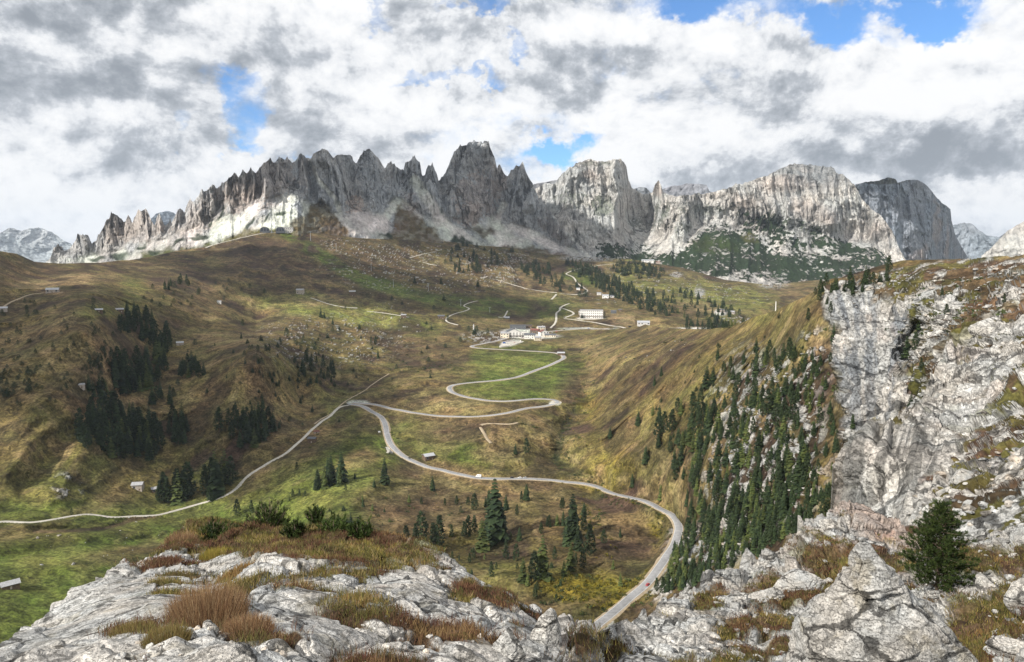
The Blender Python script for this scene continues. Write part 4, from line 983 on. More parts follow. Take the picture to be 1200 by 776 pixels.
D_L = Depth([(-150,900,3.2),(-150,830,4.5),(-150,800,6),(0,900,3.0),(0,776,5.0),(0,750,6.5),(100,900,2.9),(100,776,4.6),(100,700,8.6),(60,712,8.8),(180,648,12.5),(180,700,7.2),(200,900,2.9),(200,776,4.2),(205,625,15.5),(250,660,11),(250,622,17),(300,900,2.9),(300,776,4.1),(300,700,6.3),(300,660,9.5),(300,622,17),(400,900,2.9),(400,776,4.2),(400,700,6.6),(400,665,9.4),(400,635,14),(500,900,3),(500,776,4.6),(500,700,7.6),(500,670,10),(500,652,13),(600,900,3.2),(600,776,5.2),(600,720,8),(600,695,10.5),(550,680,10.5),(650,776,6),(650,740,8.5),(660,900,3.6)])
T_L = curve([(-150,812),(-60,775),(0,745),(15,738),(28,725),(45,714),(60,700),(75,692),(90,680),(105,674),(120,667),(135,659),(150,651),(165,648),(180,643),(192,634),(205,627),(225,622),(250,621),(300,621),(350,627),(400,634),(440,640),(475,646),(505,652),(518,655),(532,664),(548,667),(552,673),(572,680),(590,684),(604,688),(616,696),(628,702),(637,708),(640,722),(648,730),(655,738),(668,745),(680,790)])
rrl = rock_relief(1.25, .17, -.30, 950, lambda px, py: polymask(px, py, [(40,720),(120,668),(180,645),(240,690),(200,735),(60,765)], 14))
def rel_L(px, py, r, X, Y, Z):
    a = rrl(px, py, r, X, Y, Z) * np.clip(r / 9, .6, 1.6)
    f1, f2, i = cell(X / .3, Y / .3, Z / .25, 955)
    m = ellmask(px, py, 300, 775, 330, 36, 0, .4)
    md = ellmask(px, py, 340, 640, 180, 26, 6, .5) * .15
    return a + np.clip(.55 - f1, 0, .5) * .16 * m * keep(.3) + md
Lf = Sheet(-150, 682, 1150, lambda x: T_L(x) + 1.0 * fbm(x / 6, 0 * x, 0 * x, 4, 79), curve([(-150, 960), (682, 930)]), 620, D_L, None, back=9, backslope=.9, ndisp=rel_L)
TICK('L')

M_fore = ground_mat('foreground_limestone', .020, rock_crack=.9, bump=1.6, streak=(1, 1, 1.6), spots=.5, vary=.4)
M_fore_far = ground_mat('ledge_limestone', .06, rock_crack=.9, bump=1.5, streak=(1, 1, 1.6), spots=.5, vary=.4)
def fore_cols(sh, seed, sc, regs, bare, k0=.0):
    px, py = sh.px, sh.py; X, Y, Z = sh.P[..., 0], sh.P[..., 1], sh.P[..., 2]; n = sh.normals(); steep = 1 - np.abs(n[..., 2])
    r = np.clip(sh.r / 10, .6, 4)
    wx = px + 8 * fbm(px / 20, py / 14, 0 * px, 4, seed + 7) + 3 * fbm(px / 5, py / 3, 0 * px, 3, seed + 17); wy = py + 6 * fbm(px / 20, py / 14, 0 * px + 3, 4, seed + 8) + 2 * fbm(px / 5, py / 3, 0 * px + 6, 3, seed + 18)
    zz = Z + .4 * X
    nn = fbm(X / (sc * 3), Y / (sc * 3), zz / (sc * 1.1), 5, seed)
    turf = sstep(.30 - k0, .36 - k0, nn + (.45 - steep) * .25)
    for cx, cy, rx, ry, a, s in bare: turf = turf * (1 - s * ellmask(wx, wy, cx, cy, rx, ry, a, .4))
    for cx, cy, rx, ry, a, s in regs:
        m = ellmask(wx, wy, cx, cy, rx, ry, a, .3)
        turf = np.maximum(turf, m * sstep(.62 - .6 * s, .70 - .6 * s, nn * .5 + .5))
    t = fbm(X / (sc * 2), Y / (sc * 2), Z / (sc * 2), 4, seed + 2)[..., None]
    c = ROCK * 1.28 * (1 + .12 * t)
    grey = (sstep(.0, .5, fbm(X / (sc * 1.2), Y / (sc * 1.2), Z / (sc * .8), 5, seed + 3)) * .38)[..., None]; c = c * (1 - grey) + GREYR * .85 * grey
    lich = (sstep(.28, .42, fbm(X / (sc * .5), Y / (sc * .5), Z / (sc * .5), 4, seed + 9)) * .5)[..., None]; c = c * (1 - lich) + np.array((.12, .115, .10)) * lich
    och = (sstep(.34, .5, fbm(X / (sc * .8), Y / (sc * .8), Z / (sc * .8), 4, seed + 4)) * .3)[..., None]; c = c * (1 - och) + GOLD * 1.4 * och
    t1 = fbm(X / sc, Y / sc, Z / sc, 4, seed + 5)[..., None]; t2 = fbm(X / (sc * 2.5), Y / (sc * 2.5), Z / (sc * 2.5), 3, seed + 6)[..., None]
    tc = np.where(t2 > .12, RUST * .75 + DKBR * .25, np.where(t2 > -.15, OLIVE * .75, BROWN * .9)) * (1 + .5 * t1)
    c = c * (1 - turf[..., None]) + tc * turf[..., None]
    return c, turf
regsL = [(350,640,168,20,6,1.0),(245,712,40,12,0,.7),(155,732,34,4,-4,.8),(190,742,22,6,0,.7),(425,702,26,5,8,.8),(460,730,90,16,12,.55),(520,740,60,14,10,.55),(340,690,24,5,0,.7),(295,735,46,10,10,.7),(560,700,40,8,15,.5),(450,765,60,10,0,.5),(590,742,22,10,0,.6)]
bareL = [(100,710,90,36,-25,.9),(300,775,140,26,0,.7),(470,690,70,7,5,.6)]
cL, turfL = fore_cols(Lf, 960, .35, regsL, bareL, -.02)
Lf.build('rock_ledge', M_fore, np.clip(cL, 0, 1), 1 - turfL)
regsR = [(960,680,90,20,-8,1.0),(1010,640,70,9,15,.6),(1160,655,60,22,-6,1.0),(1150,735,60,30,-25,.9),(900,735,70,8,-6,.85),(1000,660,80,14,10,.9),(835,700,22,10,-25,.7),(1190,690,30,10,-15,.6),(1140,768,50,12,-20,.8),(930,705,50,10,-8,.7),(1180,650,70,14,-5,.95),(885,760,60,8,-6,.7),(680,755,7,20,0,.8),(727,757,7,15,20,.7),(800,765,20,8,0,.5)]
bareR = [(900,670,90,26,-28,.9),(820,730,60,20,-20,.7),(1040,612,60,10,20,.9),(1100,640,40,10,15,.6),(880,700,80,22,-28,.7),(690,750,50,36,0,.5)]
cR, turfR = fore_cols(Rf, 980, .9, regsR, bareR, .0)
k_ = sstep(3, 9, Rf.py - T_Rf(Rf.px)); cR = cR * k_[..., None] + ROCK * 1.1 * (1 - k_[..., None]); turfR = turfR * k_
m = ellmask(Rf.px + 6 * fbm(Rf.px / 9, Rf.py / 6, 0 * Rf.px, 3, 44), Rf.py, 1030, 610, 75, 15, 24, .4)[..., None] * .75; cR = cR * (1 - m) + np.array((.50, .38, .32)) * m
M_fore_far2 = M_fore_far
Rf.build('rock_ledge', M_fore_far, np.clip(cR, 0, 1), 1 - turfR)

# ground far below everything, out to the horizon
def disc(name, R, z, mat, n=96):
    a = np.linspace(0, 2 * np.pi, n, endpoint=False)
    P = np.vstack([[0, 0, z], np.c_[np.cos(a) * R, np.sin(a) * R, np.full(n, z)]])
    me = make_mesh(name, P, tris=[(0, 1 + i, 1 + (i + 1) % n) for i in range(n)], mats=[mat]); set_col(me, OLIVE); set_float(me, np.zeros(n + 1), 'rock')
    return link(name, me, kind='structure')
disc('valley_floor', 19000, -140, M_ground)
TICK('objects')
# ================================================================== THINGS
def V3(p): return Vector((float(p[0]), float(p[1]), float(p[2])))
def mpp(P): return float(np.hypot(P[0], P[1])) / FPX * math.hypot(1, 0.0)      # metres per photo pixel at that place
def thing(name, label, cat, loc, rz=0.0, group=None, sc=1.0):
    o = bpy.data.objects.new(name, None); COLL.objects.link(o)
    o.empty_display_size = .5
    o.location = loc; o.rotation_euler = (0, 0, rz); o.scale = (sc,) * 3 if isinstance(sc, (int, float)) else sc
    o['label'] = label; o['category'] = cat
    if group: o['group'] = group
    return o
class MB:
    def __init__(s): s.v = []; s.f = []
    def add(s, v, f):
        n = len(s.v); s.v += [tuple(map(float, p)) for p in v]; s.f += [tuple(n + i for i in q) for q in f]; return s
    def box(s, x0, x1, y0, y1, z0, z1):
        return s.add([(x0, y0, z0), (x1, y0, z0), (x1, y1, z0), (x0, y1, z0), (x0, y0, z1), (x1, y0, z1), (x1, y1, z1), (x0, y1, z1)],
                     [(0, 3, 2, 1), (4, 5, 6, 7), (0, 1, 5, 4), (1, 2, 6, 5), (2, 3, 7, 6), (3, 0, 4, 7)])
    def tube(s, a, b, r0, r1, n=7):
        a = Vector(a); b = Vector(b); d = (b - a).normalized(); u = d.orthogonal().normalized(); w = d.cross(u)
        v = []
        for p, r in ((a, r0), (b, r1)):
            for i in range(n):
                t = 2 * math.pi * i / n; v.append(p + (u * math.cos(t) + w * math.sin(t)) * r)
        return s.add(v, [(i, (i + 1) % n, n + (i + 1) % n, n + i) for i in range(n)] + [tuple(range(n))[::-1], tuple(range(n, 2 * n))])
    def build(s, name, mat, parent=None, smooth=False, col=None, **kw):
        me = bpy.data.meshes.new(name); me.from_pydata(s.v, [], s.f); me.materials.append(mat)
        if smooth: me.polygons.foreach_set('use_smooth', [True] * len(me.polygons))
        if col is not None: set_col(me, col)
        me.update()
        return link(name, me, parent, **kw)

# ------------------------------------------------------------------ conifers
M_bark = plain_mat('bark', (.10, .075, .055), .9, .35, 3)
M_spruce = leaf_mat('dark_needles', (.012, .022, .010), (.036, .053, .019))
M_arve = leaf_mat('blue_green_needles', (.014, .024, .011), (.040, .058, .023))
M_larch = leaf_mat('yellow_green_needles', (.036, .052, .014), (.085, .10, .028))
def tris_mesh(name, V, C, mats, extra=None):
    """V (n,3,3) triangles, C (n,) tone"""
    n = len(V)
    me = make_mesh(name, V.reshape(-1, 3), tris=np.arange(n * 3).reshape(-1, 3), mats=mats, smooth=False)
    c = np.repeat(C, 3)[:, None] * np.ones((1, 3)); set_col(me, c)
    return me
def crown(kind, seed):
    """needle sprays of one tree of height 1 (trunk foot at 0)"""
    g = np.random.default_rng(seed); T = []; C = []
    if kind in ('spruce', 'larch'):
        nl = 17 if kind == 'spruce' else 13; wid = g.uniform(.15, .19) if kind == 'spruce' else .17
        for l in range(nl):
            z = .07 + .90 * (l / (nl - 1)) ** .92
            R = wid * (1 - z) ** .72 * g.uniform(.82, 1.12) + .012
            nb = int(9 - 4 * z) if kind == 'spruce' else int(8 - 3 * z)
            a0 = g.uniform(0, 6.28)
            for b in range(nb):
                if g.random() < .08: continue
                a = a0 + 6.283 * b / nb + g.uniform(-.3, .3); r = R * g.uniform(.7, 1.2)
                d = np.array([math.cos(a), math.sin(a), 0]); s = np.array([-math.sin(a), math.cos(a), 0])
                drop = r * g.uniform(.25, .6); w = r * g.uniform(.30, .48) + .010
                base = np.array([0, 0, z + .02]); tip = d * r + np.array([0, 0, z - drop]); mid = d * r * .55 + np.array([0, 0, z - drop * .25])
                t = g.random()
                th = np.array([0, 0, .035 * (1.25 - z)])
                for (p, q, u) in ((base, mid + s * w, mid - s * w), (tip, mid - s * w, mid + s * w), (base, mid - th * 1.4, tip), (mid + s * w * .8 - th, mid - s * w * .8 - th, tip * .9 + base * .1), (mid + s * w, mid + s * w * .3 - th * 1.5, tip)):
                    T.append((p, q, u)); C.append(np.clip(t + g.uniform(-.2, .2), 0, 1))
    else:                                        # stone pine: dense rounded column of clumps
        wid = g.uniform(.17, .22)
        for k in range(190):
            z = .06 + .93 * g.random() ** .9
            prof = min(1, (z / .22) ** .5) * (1 - max(0, (z - .35) / .68)) ** .62
            a = g.uniform(0, 6.283); r = wid * prof * g.uniform(.45, 1.05)
            c = np.array([math.cos(a) * r, math.sin(a) * r, z]); sz = g.uniform(.030, .055); t = g.random()
            for m in range(5):
                e = g.normal(size=(3, 3)); e /= np.linalg.norm(e, axis=1, keepdims=True)
                e[:, 2] = e[:, 2] * .9 + .25
                T.append((c + e[0] * sz, c + e[1] * sz, c + e[2] * sz * 1.2)); C.append(np.clip(t + g.uniform(-.25, .25), 0, 1))
    return np.array(T), np.array(C)
def trunk_tris(seed, r=.016, top=.9, n=6):
    T = []
    for i in range(n):
        a = 6.283 * i / n; b = 6.283 * (i + 1) / n
        p0 = np.array([math.cos(a) * r, math.sin(a) * r, -.06]); p1 = np.array([math.cos(b) * r, math.sin(b) * r, -.06]); t = np.array([0, 0, top])
        m0 = p0 * .6; m0[2] = .3; m1 = p1 * .6; m1[2] = .3
        T += [(p0, p1, m1), (p0, m1, m0), (m0, m1, t)]
    return np.array(T)
KINDS = {'spruce': ('spruce_tree', M_spruce, 5), 'arve': ('stone_pine', M_arve, 5), 'larch': ('larch_tree', M_larch, 3)}
PROTO = {}
for kd, (nm, mt, nv) in KINDS.items():
    for v in range(nv):
        T, C = crown(kd, 100 + v * 7 + len(kd))
        tr = trunk_tris(v)
        cm = tris_mesh(nm + '_crown', T, C, [mt]); tm = tris_mesh(nm + '_trunk', tr, np.full(len(tr), .5), [M_bark])
        wm = tris_mesh(nm, np.concatenate([T, tr]), np.r_[C, np.full(len(tr), .5)], [mt, M_bark])
        wm.polygons.foreach_set('material_index', np.r_[np.zeros(len(T)), np.ones(len(tr))].astype(np.int32))
        PROTO[kd, v] = (cm, tm, wm, T, C, tr)
TREES = []   # px, py(foot), height px, kind, label, group
def tree(px, py, h, kind='spruce', label=None, group=None): TREES.append((px, py, h, kind, label, group))
def grove(place, n, reg, h0, h1, kinds=('spruce', 'arve'), foot=None):
    g = np.random.default_rng(abs(hash(place)) % 1000 if False else sum(map(ord, place)) + n)
    cx, cy, rx, ry, ang = reg; ca, sa = math.cos(math.radians(ang)), math.sin(math.radians(ang))
    pts = []
    for k in range(n):
        for tries in range(30):
            a = g.uniform(0, 6.283); q = math.sqrt(g.random())
            u, v = rx * q * math.cos(a), ry * q * math.sin(a)
            u *= 1.15; v *= 1.1
            x, y = cx + u * ca - v * sa, cy + u * sa + v * ca
            if all(abs(x - p) + 1.5 * abs(y - w) > min(h0 * .42, 8) for p, w in pts): break
        pts.append((x, y)); kd = kinds[int(g.integers(len(kinds)))]; hh = g.uniform(h0, h1) * (1 if kd != 'larch' else .95)
        word = {'spruce': 'dark green spruce', 'arve': 'rounded dark stone pine', 'larch': 'yellow-green larch'}[kd]
        tree(x, y, hh, kd, f'{word} {place}', f'{word} {place}')
S2, SA3, ALL = ('spruce', 'arve'), ('arve', 'arve', 'spruce', 'spruce', 'arve', 'larch'), ('spruce', 'arve', 'spruce', 'arve', 'larch')
# left slope
grove('in the row just under the left skyline', 7, (206, 336, 16, 4, 0), 7, 11)
grove('in the topmost clump of the left gully', 26, (160, 384, 18, 15, 20), 12, 18, S2)
grove('in the clump above the small hut of the left gully', 15, (186, 408, 13, 16, 30), 13, 19, S2)
grove('in the middle of the left gully', 26, (150, 446, 16, 18, 10), 16, 24, SA3)
grove('on the right bank of the left gully', 24, (180, 432, 12, 24, 25), 16, 24, SA3)
grove('in the loose clump right of the left gully', 14, (226, 438, 13, 10, 0), 14, 20, ALL)
grove('in the small clump beside the white hut on the left slope', 5, (113, 461, 11, 4, 0), 18, 24, SA3)
grove('in the narrow clump on the light green rib', 13, (103, 508, 8, 18, 10), 18, 26, SA3)
grove('in the big dark stand of the left slope', 34, (140, 512, 22, 26, 0), 22, 32, ALL)
grove('in the stand right of the big dark one', 20, (172, 520, 16, 18, 0), 20, 28, ALL)
grove('at the foot of the left stands', 13, (208, 508, 12, 18, 0), 16, 26, ALL)
grove('in the loose band across the left slope', 6, (195, 470, 16, 8, 0), 12, 18, ALL)
grove('in the grove above the gravel road bend', 22, (292, 508, 22, 16, -10), 20, 28, SA3)
grove('beside the two roofed huts of the left meadow', 4, (193, 588, 5, 3, 0), 26, 36, ('arve',))
grove('in the tall grove left of the gravel road', 6, (214, 586, 8, 4, 0), 30, 38, SA3)
grove('in the tallest grove by the gravel road', 8, (256, 574, 16, 7, -20), 32, 42, SA3)
grove('scattered as small dots over the left hill', 90, (60, 410, 70, 60, -10), 3, 6, ('arve',))
grove('scattered on the far left slope', 44, (16, 450, 24, 26, 0), 4, 7, ('arve',))
grove('in the scrub right of the far left slope', 44, (126, 425, 24, 14, -10), 4, 7, ('arve',))
grove('scattered round the left skyline', 30, (230, 345, 70, 16, 0), 3, 6, ('arve',))
grove('dotted along the dome edge', 18, (352, 402, 24, 6, 35), 4, 6, ('arve',))
grove('scattered on the dome', 40, (330, 425, 40, 26, 20), 4, 9, S2)
grove('in the middle of the dome', 10, (365, 436, 14, 12, 20), 10, 16, S2)
grove('in the row at the right of the dome', 7, (385, 440, 8, 8, 0), 10, 15, S2)
tree(257, 506, 26, 'arve', 'stone pine standing alone left of the grove above the gravel road'); tree(268, 498, 20, 'arve', 'short rounded stone pine just left of the grove above the gravel road')
tree(246, 590, 18, 'arve', 'small stone pine touching the edge of the gravel road'); tree(278, 604, 22, 'arve', 'dark narrow stone pine rising behind the left ledge shrubs')
tree(295, 602, 14, 'arve', 'short pointed tree right of the narrow pine behind the left ledge'); tree(84, 602, 9, 'arve', 'little round pine beside the loop of the dirt road')
tree(320, 505, 22, 'spruce', 'spruce on the dome slope right of the road grove'); tree(308, 478, 16, 'spruce', 'spruce above the grove over the gravel road')
tree(376, 372, 12, 'spruce', 'dark spruce pair member on the green terrace edge'); tree(380, 373, 10, 'spruce', 'shorter spruce of the pair on the green terrace edge'); tree(390, 380, 9, 'spruce', 'pale small spruce under the terrace edge')
tree(421, 386, 7, 'spruce', 'tiny dark spruce alone over the ravine'); tree(435, 403, 11, 'arve', 'dark pine at the left of the ravine trio'); tree(440, 404, 9, 'arve', 'dark pine in the middle of the ravine trio'); tree(443, 420, 14, 'spruce', 'wide dark spruce under the ravine trio')
tree(520, 352, 7, 'spruce', 'small spruce beside the ski slope'); tree(486, 332, 7, 'spruce', 'small spruce among rocks above the ski slope'); tree(517, 333, 9, 'spruce', 'dark spruce below the pale upper path'); tree(560, 336, 8, 'spruce', 'lone spruce under the hut path')
# middle, left of the main road
grove('in the dense grove on the meadow below the gravel road', 9, (386, 568, 18, 5, -8), 22, 34, ('spruce', 'spruce', 'larch'))
tree(348, 551, 9, 'arve', 'small round pine left of the meadow grove')
for i, (x, h) in enumerate(((343, 9), (351, 9), (357.5, 7))): tree(x, 582 - .3 * i, h, 'arve', ['left', 'middle', 'right'][i] + ' bush-sized pine of the row of three on the meadow')
tree(451, 567, 31, 'spruce', 'big solitary spruce left of the main road bend'); tree(507, 575, 15, 'spruce', 'lone spruce just under the main road'); tree(339, 587, 11, 'larch', 'light green sapling beside the row of three pines')
grove('rising behind the turf of the left ledge', 10, (418, 632, 22, 8, 20), 18, 28, SA3)
for x, y, h in ((476, 636, 22), (487, 637, 28), (494, 634, 32), (499, 648, 24), (508, 646, 28), (515, 640, 32), (466, 633, 9)): tree(x, y, h, 'arve', 'rounded dark stone pine in the clump beyond the end of the ledge turf', 'rounded dark stone pines in the clump beyond the end of the ledge turf')
for x, y, h in ((549, 628, 28), (556, 624, 24), (544, 630, 18)): tree(x, y, h, 'arve', 'dark stone pine in the trio left of the tallest spruces', 'dark stone pines in the trio left of the tallest spruces')
tree(580, 634, 64, 'spruce', 'tallest spruce below the main road, broad and dark'); tree(575, 628, 50, 'spruce', 'second tall spruce leaning against the tallest one'); tree(587, 632, 40, 'spruce', 'right-hand spruce of the tall central cluster')
tree(565, 645, 42, 'larch', 'pale yellow-green larch beside the tallest spruce'); tree(593, 598, 17, 'spruce', 'small spruce right of the tallest spruces'); tree(556, 598, 19, 'arve', 'stone pine above the central cluster'); tree(573, 592, 16, 'spruce', 'spruce tip above the tallest spruce')
tree(593, 656, 26, 'arve', 'dark pine at the foot of the central cluster'); tree(530, 655, 9, 'arve', 'little pine left of the central cluster foot'); tree(538, 657, 9, 'arve', 'second little pine left of the central cluster foot'); tree(555, 655, 14, 'arve', 'little pine under the pale larch'); tree(540, 601, 7, 'arve', 'tiny pine on the brown slope above the trio')
tree(605, 658, 24, 'arve', 'stone pine right of the central cluster foot'); tree(617, 532, 21, 'arve', 'taller pine of the pair above the main road'); tree(604, 532, 13, 'spruce', 'shorter pine of the pair above the main road'); tree(617, 586, 18, 'spruce', 'small spruce under the parked cars on the road')
tree(660, 616, 20, 'spruce', 'spruce left of the narrow tall spruce'); tree(671, 632, 64, 'spruce', 'narrow very tall spruce touching the main road'); tree(664, 640, 34, 'spruce', 'spruce at the foot of the narrow tall one'); tree(684, 622, 26, 'arve', 'rounded pine right of the narrow tall spruce')
tree(677, 645, 36, 'spruce', 'dark spruce in the cluster under the narrow tall spruce'); tree(691, 652, 32, 'arve', 'dark rounded pine at the right of that cluster, near the red shrub'); tree(683, 666, 26, 'arve', 'lower dark pine under the red shrub'); tree(669, 667, 32, 'larch', 'light green larch in front of the right cluster')
tree(661, 675, 20, 'larch', 'small light green larch left of the right cluster foot'); tree(636, 676, 42, 'larch', 'tall light green larch standing between the clusters'); tree(626, 682, 30, 'arve', 'dark pine left of the tall green larch'); tree(613, 682, 30, 'larch', 'slim pale larch left of the tall green larch'); tree(650, 656, 15, 'arve', 'small cone-shaped pine right of the tall green larch')
tree(627, 702, 14, 'arve', 'little pine peeking over the ledge edge'); tree(652, 706, 12, 'arve', 'small dark pine in the grass above the rock gap'); tree(668, 752, 14, 'arve', 'small pine low beside the rock gap'); tree(727, 686, 13, 'larch', 'small light tree in the shrubs left of the road')
# right slope
tree(767, 452, 12, 'spruce', 'small spruce high on the right slope, leftmost'); tree(775, 441, 10, 'spruce', 'small spruce near the crest of the right slope'); tree(748, 499, 18, 'spruce', 'lone dark spruce over the brown gully'); tree(765, 487, 14, 'larch', 'pale larch right of the lone gully spruce')
tree(828, 456, 22, 'spruce', 'upper dark spruce of the right slope'); tree(841, 422, 16, 'spruce', 'spruce near the ridge line of the right slope'); tree(715, 514, 14, 'spruce', 'lone spruce low in the brown gully'); tree(741, 566, 18, 'spruce', 'narrow spruce just above the main road'); tree(821, 475, 18, 'arve', 'pine below the upper dark spruce of the right slope')
grove('in the upper part of the forest slope', 80, (880, 472, 70, 46, -35), 10, 19, ALL)
grove('in the dense forest slope right of the road', 140, (866, 556, 66, 86, 38), 17, 27, ('spruce', 'spruce', 'arve', 'larch', 'spruce'))
grove('at the left edge of the forest slope', 34, (792, 535, 34, 52, 20), 15, 26, ALL)
grove('low in the forest slope by the rock rim', 70, (862, 622, 60, 26, -25), 18, 26, ('spruce', 'spruce', 'arve', 'larch'))
grove('along the rim of the right-hand rocks', 60, (862, 652, 78, 12, -27), 16, 24, ('spruce', 'spruce', 'arve', 'larch'))
grove('at the top of the rock rim', 34, (945, 600, 36, 18, -20), 13, 20, ALL)
grove('above the lower end of the road', 18, (792, 688, 22, 9, -25), 12, 20, ALL)
grove('beside the road curve on the right', 12, (792, 662, 16, 14, -20), 14, 22, ('spruce', 'larch'))
grove('scattered under the cliff', 90, (938, 505, 38, 80, -8), 10, 19, ALL)
grove('dotted over the golden upper slope', 60, (850, 455, 90, 44, -30), 2.5, 6, ('arve', 'spruce'))
grove('on the ridge top at the cliff edge', 30, (1000, 334, 42, 7, -16), 8, 15, ('spruce', 'arve'))
for i, (x, y, h, w) in enumerate(((1102,345,15,'on the pale boulder field near the skyline'),(1106,366,12,'in the turf strip below the boulder field'),(1071,386,19,'above the cliff gully'),(1176,354,9,'at the far right of the boulder field'),(1060,416,26,'leaning on the rim right of the cliff'),(1072,412,16,'right beside the rim tree of the cliff'),(1096,416,11,'above the rounded rock dome'),(1085,437,13,'left of the rounded rock dome'),(1067,484,22,'in the gully at the foot of the cliff'),(960,353,12,'at the left end of the cliff crest'),(970,357,10,'just right of the crest end'),(947,376,11,'by the white slab on the golden slope'),(913,373,6,'alone near the ridge skyline'),(971,366,11,'against the cliff top corner'),(954,423,13,'left of the cliff, upper one'),(954,442,15,'left of the cliff, lower one'),(962,430,12,'between the two left of the cliff'),(973,425,13,'touching the cliff side'),(973,401,20,'half way up the cliff edge'),(1000,500,14,'at the foot of the cliff'),(1006,512,14,'on the ledge over the rock wall'),(1112,532,14,'on the turf patch of the rock wall'),(1179,620,12,'low on the rock slope at the far right'))):
    tree(x, y, h, ('spruce', 'arve')[i % 2], ('dark spruce ' if i % 2 == 0 else 'dark stone pine ') + w)
# distant woods
grove('in the far wood beside the zigzag track', 46, (650, 331, 36, 8, 22), 5, 8, S2)
grove('in the dark diagonal wood behind the white hotel', 150, (722, 340, 58, 8, 27), 6, 9, S2)
grove('in the wood below the cliffs', 70, (748, 318, 26, 8, 8), 4.5, 7, S2)
grove('in the loose larch wood on the sunny pasture', 80, (812, 362, 56, 14, 14), 6, 9, ('larch', 'arve', 'spruce', 'spruce'))
grove('in the dark row on the far road', 34, (828, 382, 28, 4, 2), 6, 9, S2)
grove('among the screes over the village', 40, (590, 305, 60, 12, 12), 4, 8, S2)
grove('around the upper hut path', 20, (552, 312, 30, 8, 0), 5, 9, S2)
grove('scattered over the left hillside', 60, (330, 440, 120, 60, 0), 3, 8, S2)
grove('scattered below the main road', 46, (600, 640, 120, 50, 0), 5, 16, ALL)
grove('scattered over the ravine slopes', 34, (440, 400, 90, 50, 0), 3, 7, S2)
grove('scattered over the lower middle meadow', 20, (430, 590, 80, 30, 0), 4, 10, ALL)
grove('by the white pillar', 5, (560, 391, 14, 3, 0), 5, 8, S2)
tree(682, 373, 7, 'spruce', 'single spruce in front of the white hotel'); tree(708, 371, 5, 'arve', 'dark bush at the right corner of the white hotel')
TREES.sort(key=lambda t: -t[2])
# keep nothing on the carriageways
def onroad(P):
    for nm, mt, w, W, Q in ribbons:
        if np.min(((W[:, :2] - P[None, :2]) ** 2).sum(1)) < (w * .5 + 2.0) ** 2: return True
    return False
restT, restC, restM = [], [], []
ntree = 0; gtr = np.random.default_rng(5)
for i, (px_, py_, h, kd, lab, grp) in enumerate(TREES):
    P = ground_at(px_, py_)
    if onroad(P) and grp: continue
    H = h * mpp(P) * (1.12 if px_ > 460 else 1.0) * float(gtr.uniform(.78, 1.18)); v = int(gtr.integers(KINDS[kd][2])); a = float(gtr.uniform(0, 6.28)); wd = H * float(gtr.uniform(.95, 1.35)) * (1.2 if kd != 'arve' else .86) * (1.0 if h > 10 else 1.0 + (10 - h) * .10)
    cm, tm, wm, T, C, tr = PROTO[kd, v]; nm = KINDS[kd][0]
    if ntree < 290:
        loc = (P[0], P[1], P[2] - .2)
        if h >= 15:
            o = thing(nm, lab, 'tree', loc, a, grp, (wd, wd, H)); link('trunk', tm, o); link('crown', cm, o)
        else:
            o = link(nm, wm, None, loc, label=lab, cat='tree', group=grp); o.rotation_euler = (0, 0, a); o.scale = (wd, wd, H)
        ntree += 1
    else:
        ca, sa = math.cos(a), math.sin(a)
        sub = (T[::1 if h > 7 else 2], C[::1 if h > 7 else 2])
        for TT, CC, mi in ((sub[0], sub[1], {'spruce': 0, 'arve': 1, 'larch': 2}[kd]), (tr[::3], np.full(len(tr[::3]), .5), 3)):
            Q = TT.copy() * (1 if h > 7 else 1.0); x = Q[..., 0] * ca - Q[..., 1] * sa; y = Q[..., 0] * sa + Q[..., 1] * ca
            k = 1.0 if h > 7 else 1.25
            Q = np.stack([x * wd * k + P[0], y * wd * k + P[1], Q[..., 2] * H + P[2] - .2], -1)
            restT.append(Q); restC.append(CC); restM.append(np.full(len(Q), mi))
T = np.concatenate(restT); me = tris_mesh('distant_forest', T, np.concatenate(restC), [M_spruce, M_arve, M_larch, M_bark])
me.polygons.foreach_set('material_index', np.concatenate(restM).astype(np.int32)); link('distant_forest', me, kind='stuff')
TICK('trees %d rest %d' % (ntree, len(restT) // 2))

# ------------------------------------------------------------------ scrub, bushes
def clumps(name, spots, mat, label=None, tri=26):
    Ts, Cs = [], []
    g = np.random.default_rng(len(spots))
    for (P, r, hgt, tone) in spots:
        n = tri; a = g.uniform(0, 6.283, n); q = np.sqrt(g.random(n)) * r; z = g.random(n) * hgt * (1 - .5 * (q / r))
        c = np.stack([P[0] + np.cos(a) * q, P[1] + np.sin(a) * q, P[2] + z], -1)
        e = g.normal(size=(n, 3, 3)); e /= np.linalg.norm(e, axis=-1, keepdims=True)
        Ts.append(c[:, None] + e * (r * .42)); Cs.append(np.clip(tone + g.uniform(-.3, .3, n), 0, 1))
    me = tris_mesh(name, np.concatenate(Ts), np.concatenate(Cs), [mat]); link(name, me, kind='stuff')
M_scrub = leaf_mat('scrub_leaves', (.022, .034, .012), (.055, .07, .02)); M_alder = leaf_mat('autumn_leaves', (.065, .07, .014), (.24, .19, .02))
def regspots(regs, seed, base=0.0):
    g = np.random.default_rng(seed); out = []
    for (cx, cy, rx, ry, ang, n, s0, s1) in regs:
        ca, sa = math.cos(math.radians(ang)), math.sin(math.radians(ang))
        for k in range(n):
            a = g.uniform(0, 6.283); q = math.sqrt(g.random()); u, v = rx * q * math.cos(a), ry * q * math.sin(a)
            u *= 1.15; v *= 1.1
            x, y = cx + u * ca - v * sa, cy + u * sa + v * ca; P = ground_at(x, y)
            if onroad(P): continue
            r = g.uniform(s0, s1); out.append((P, r, r * g.uniform(.7, 1.2), g.random()))
    return out
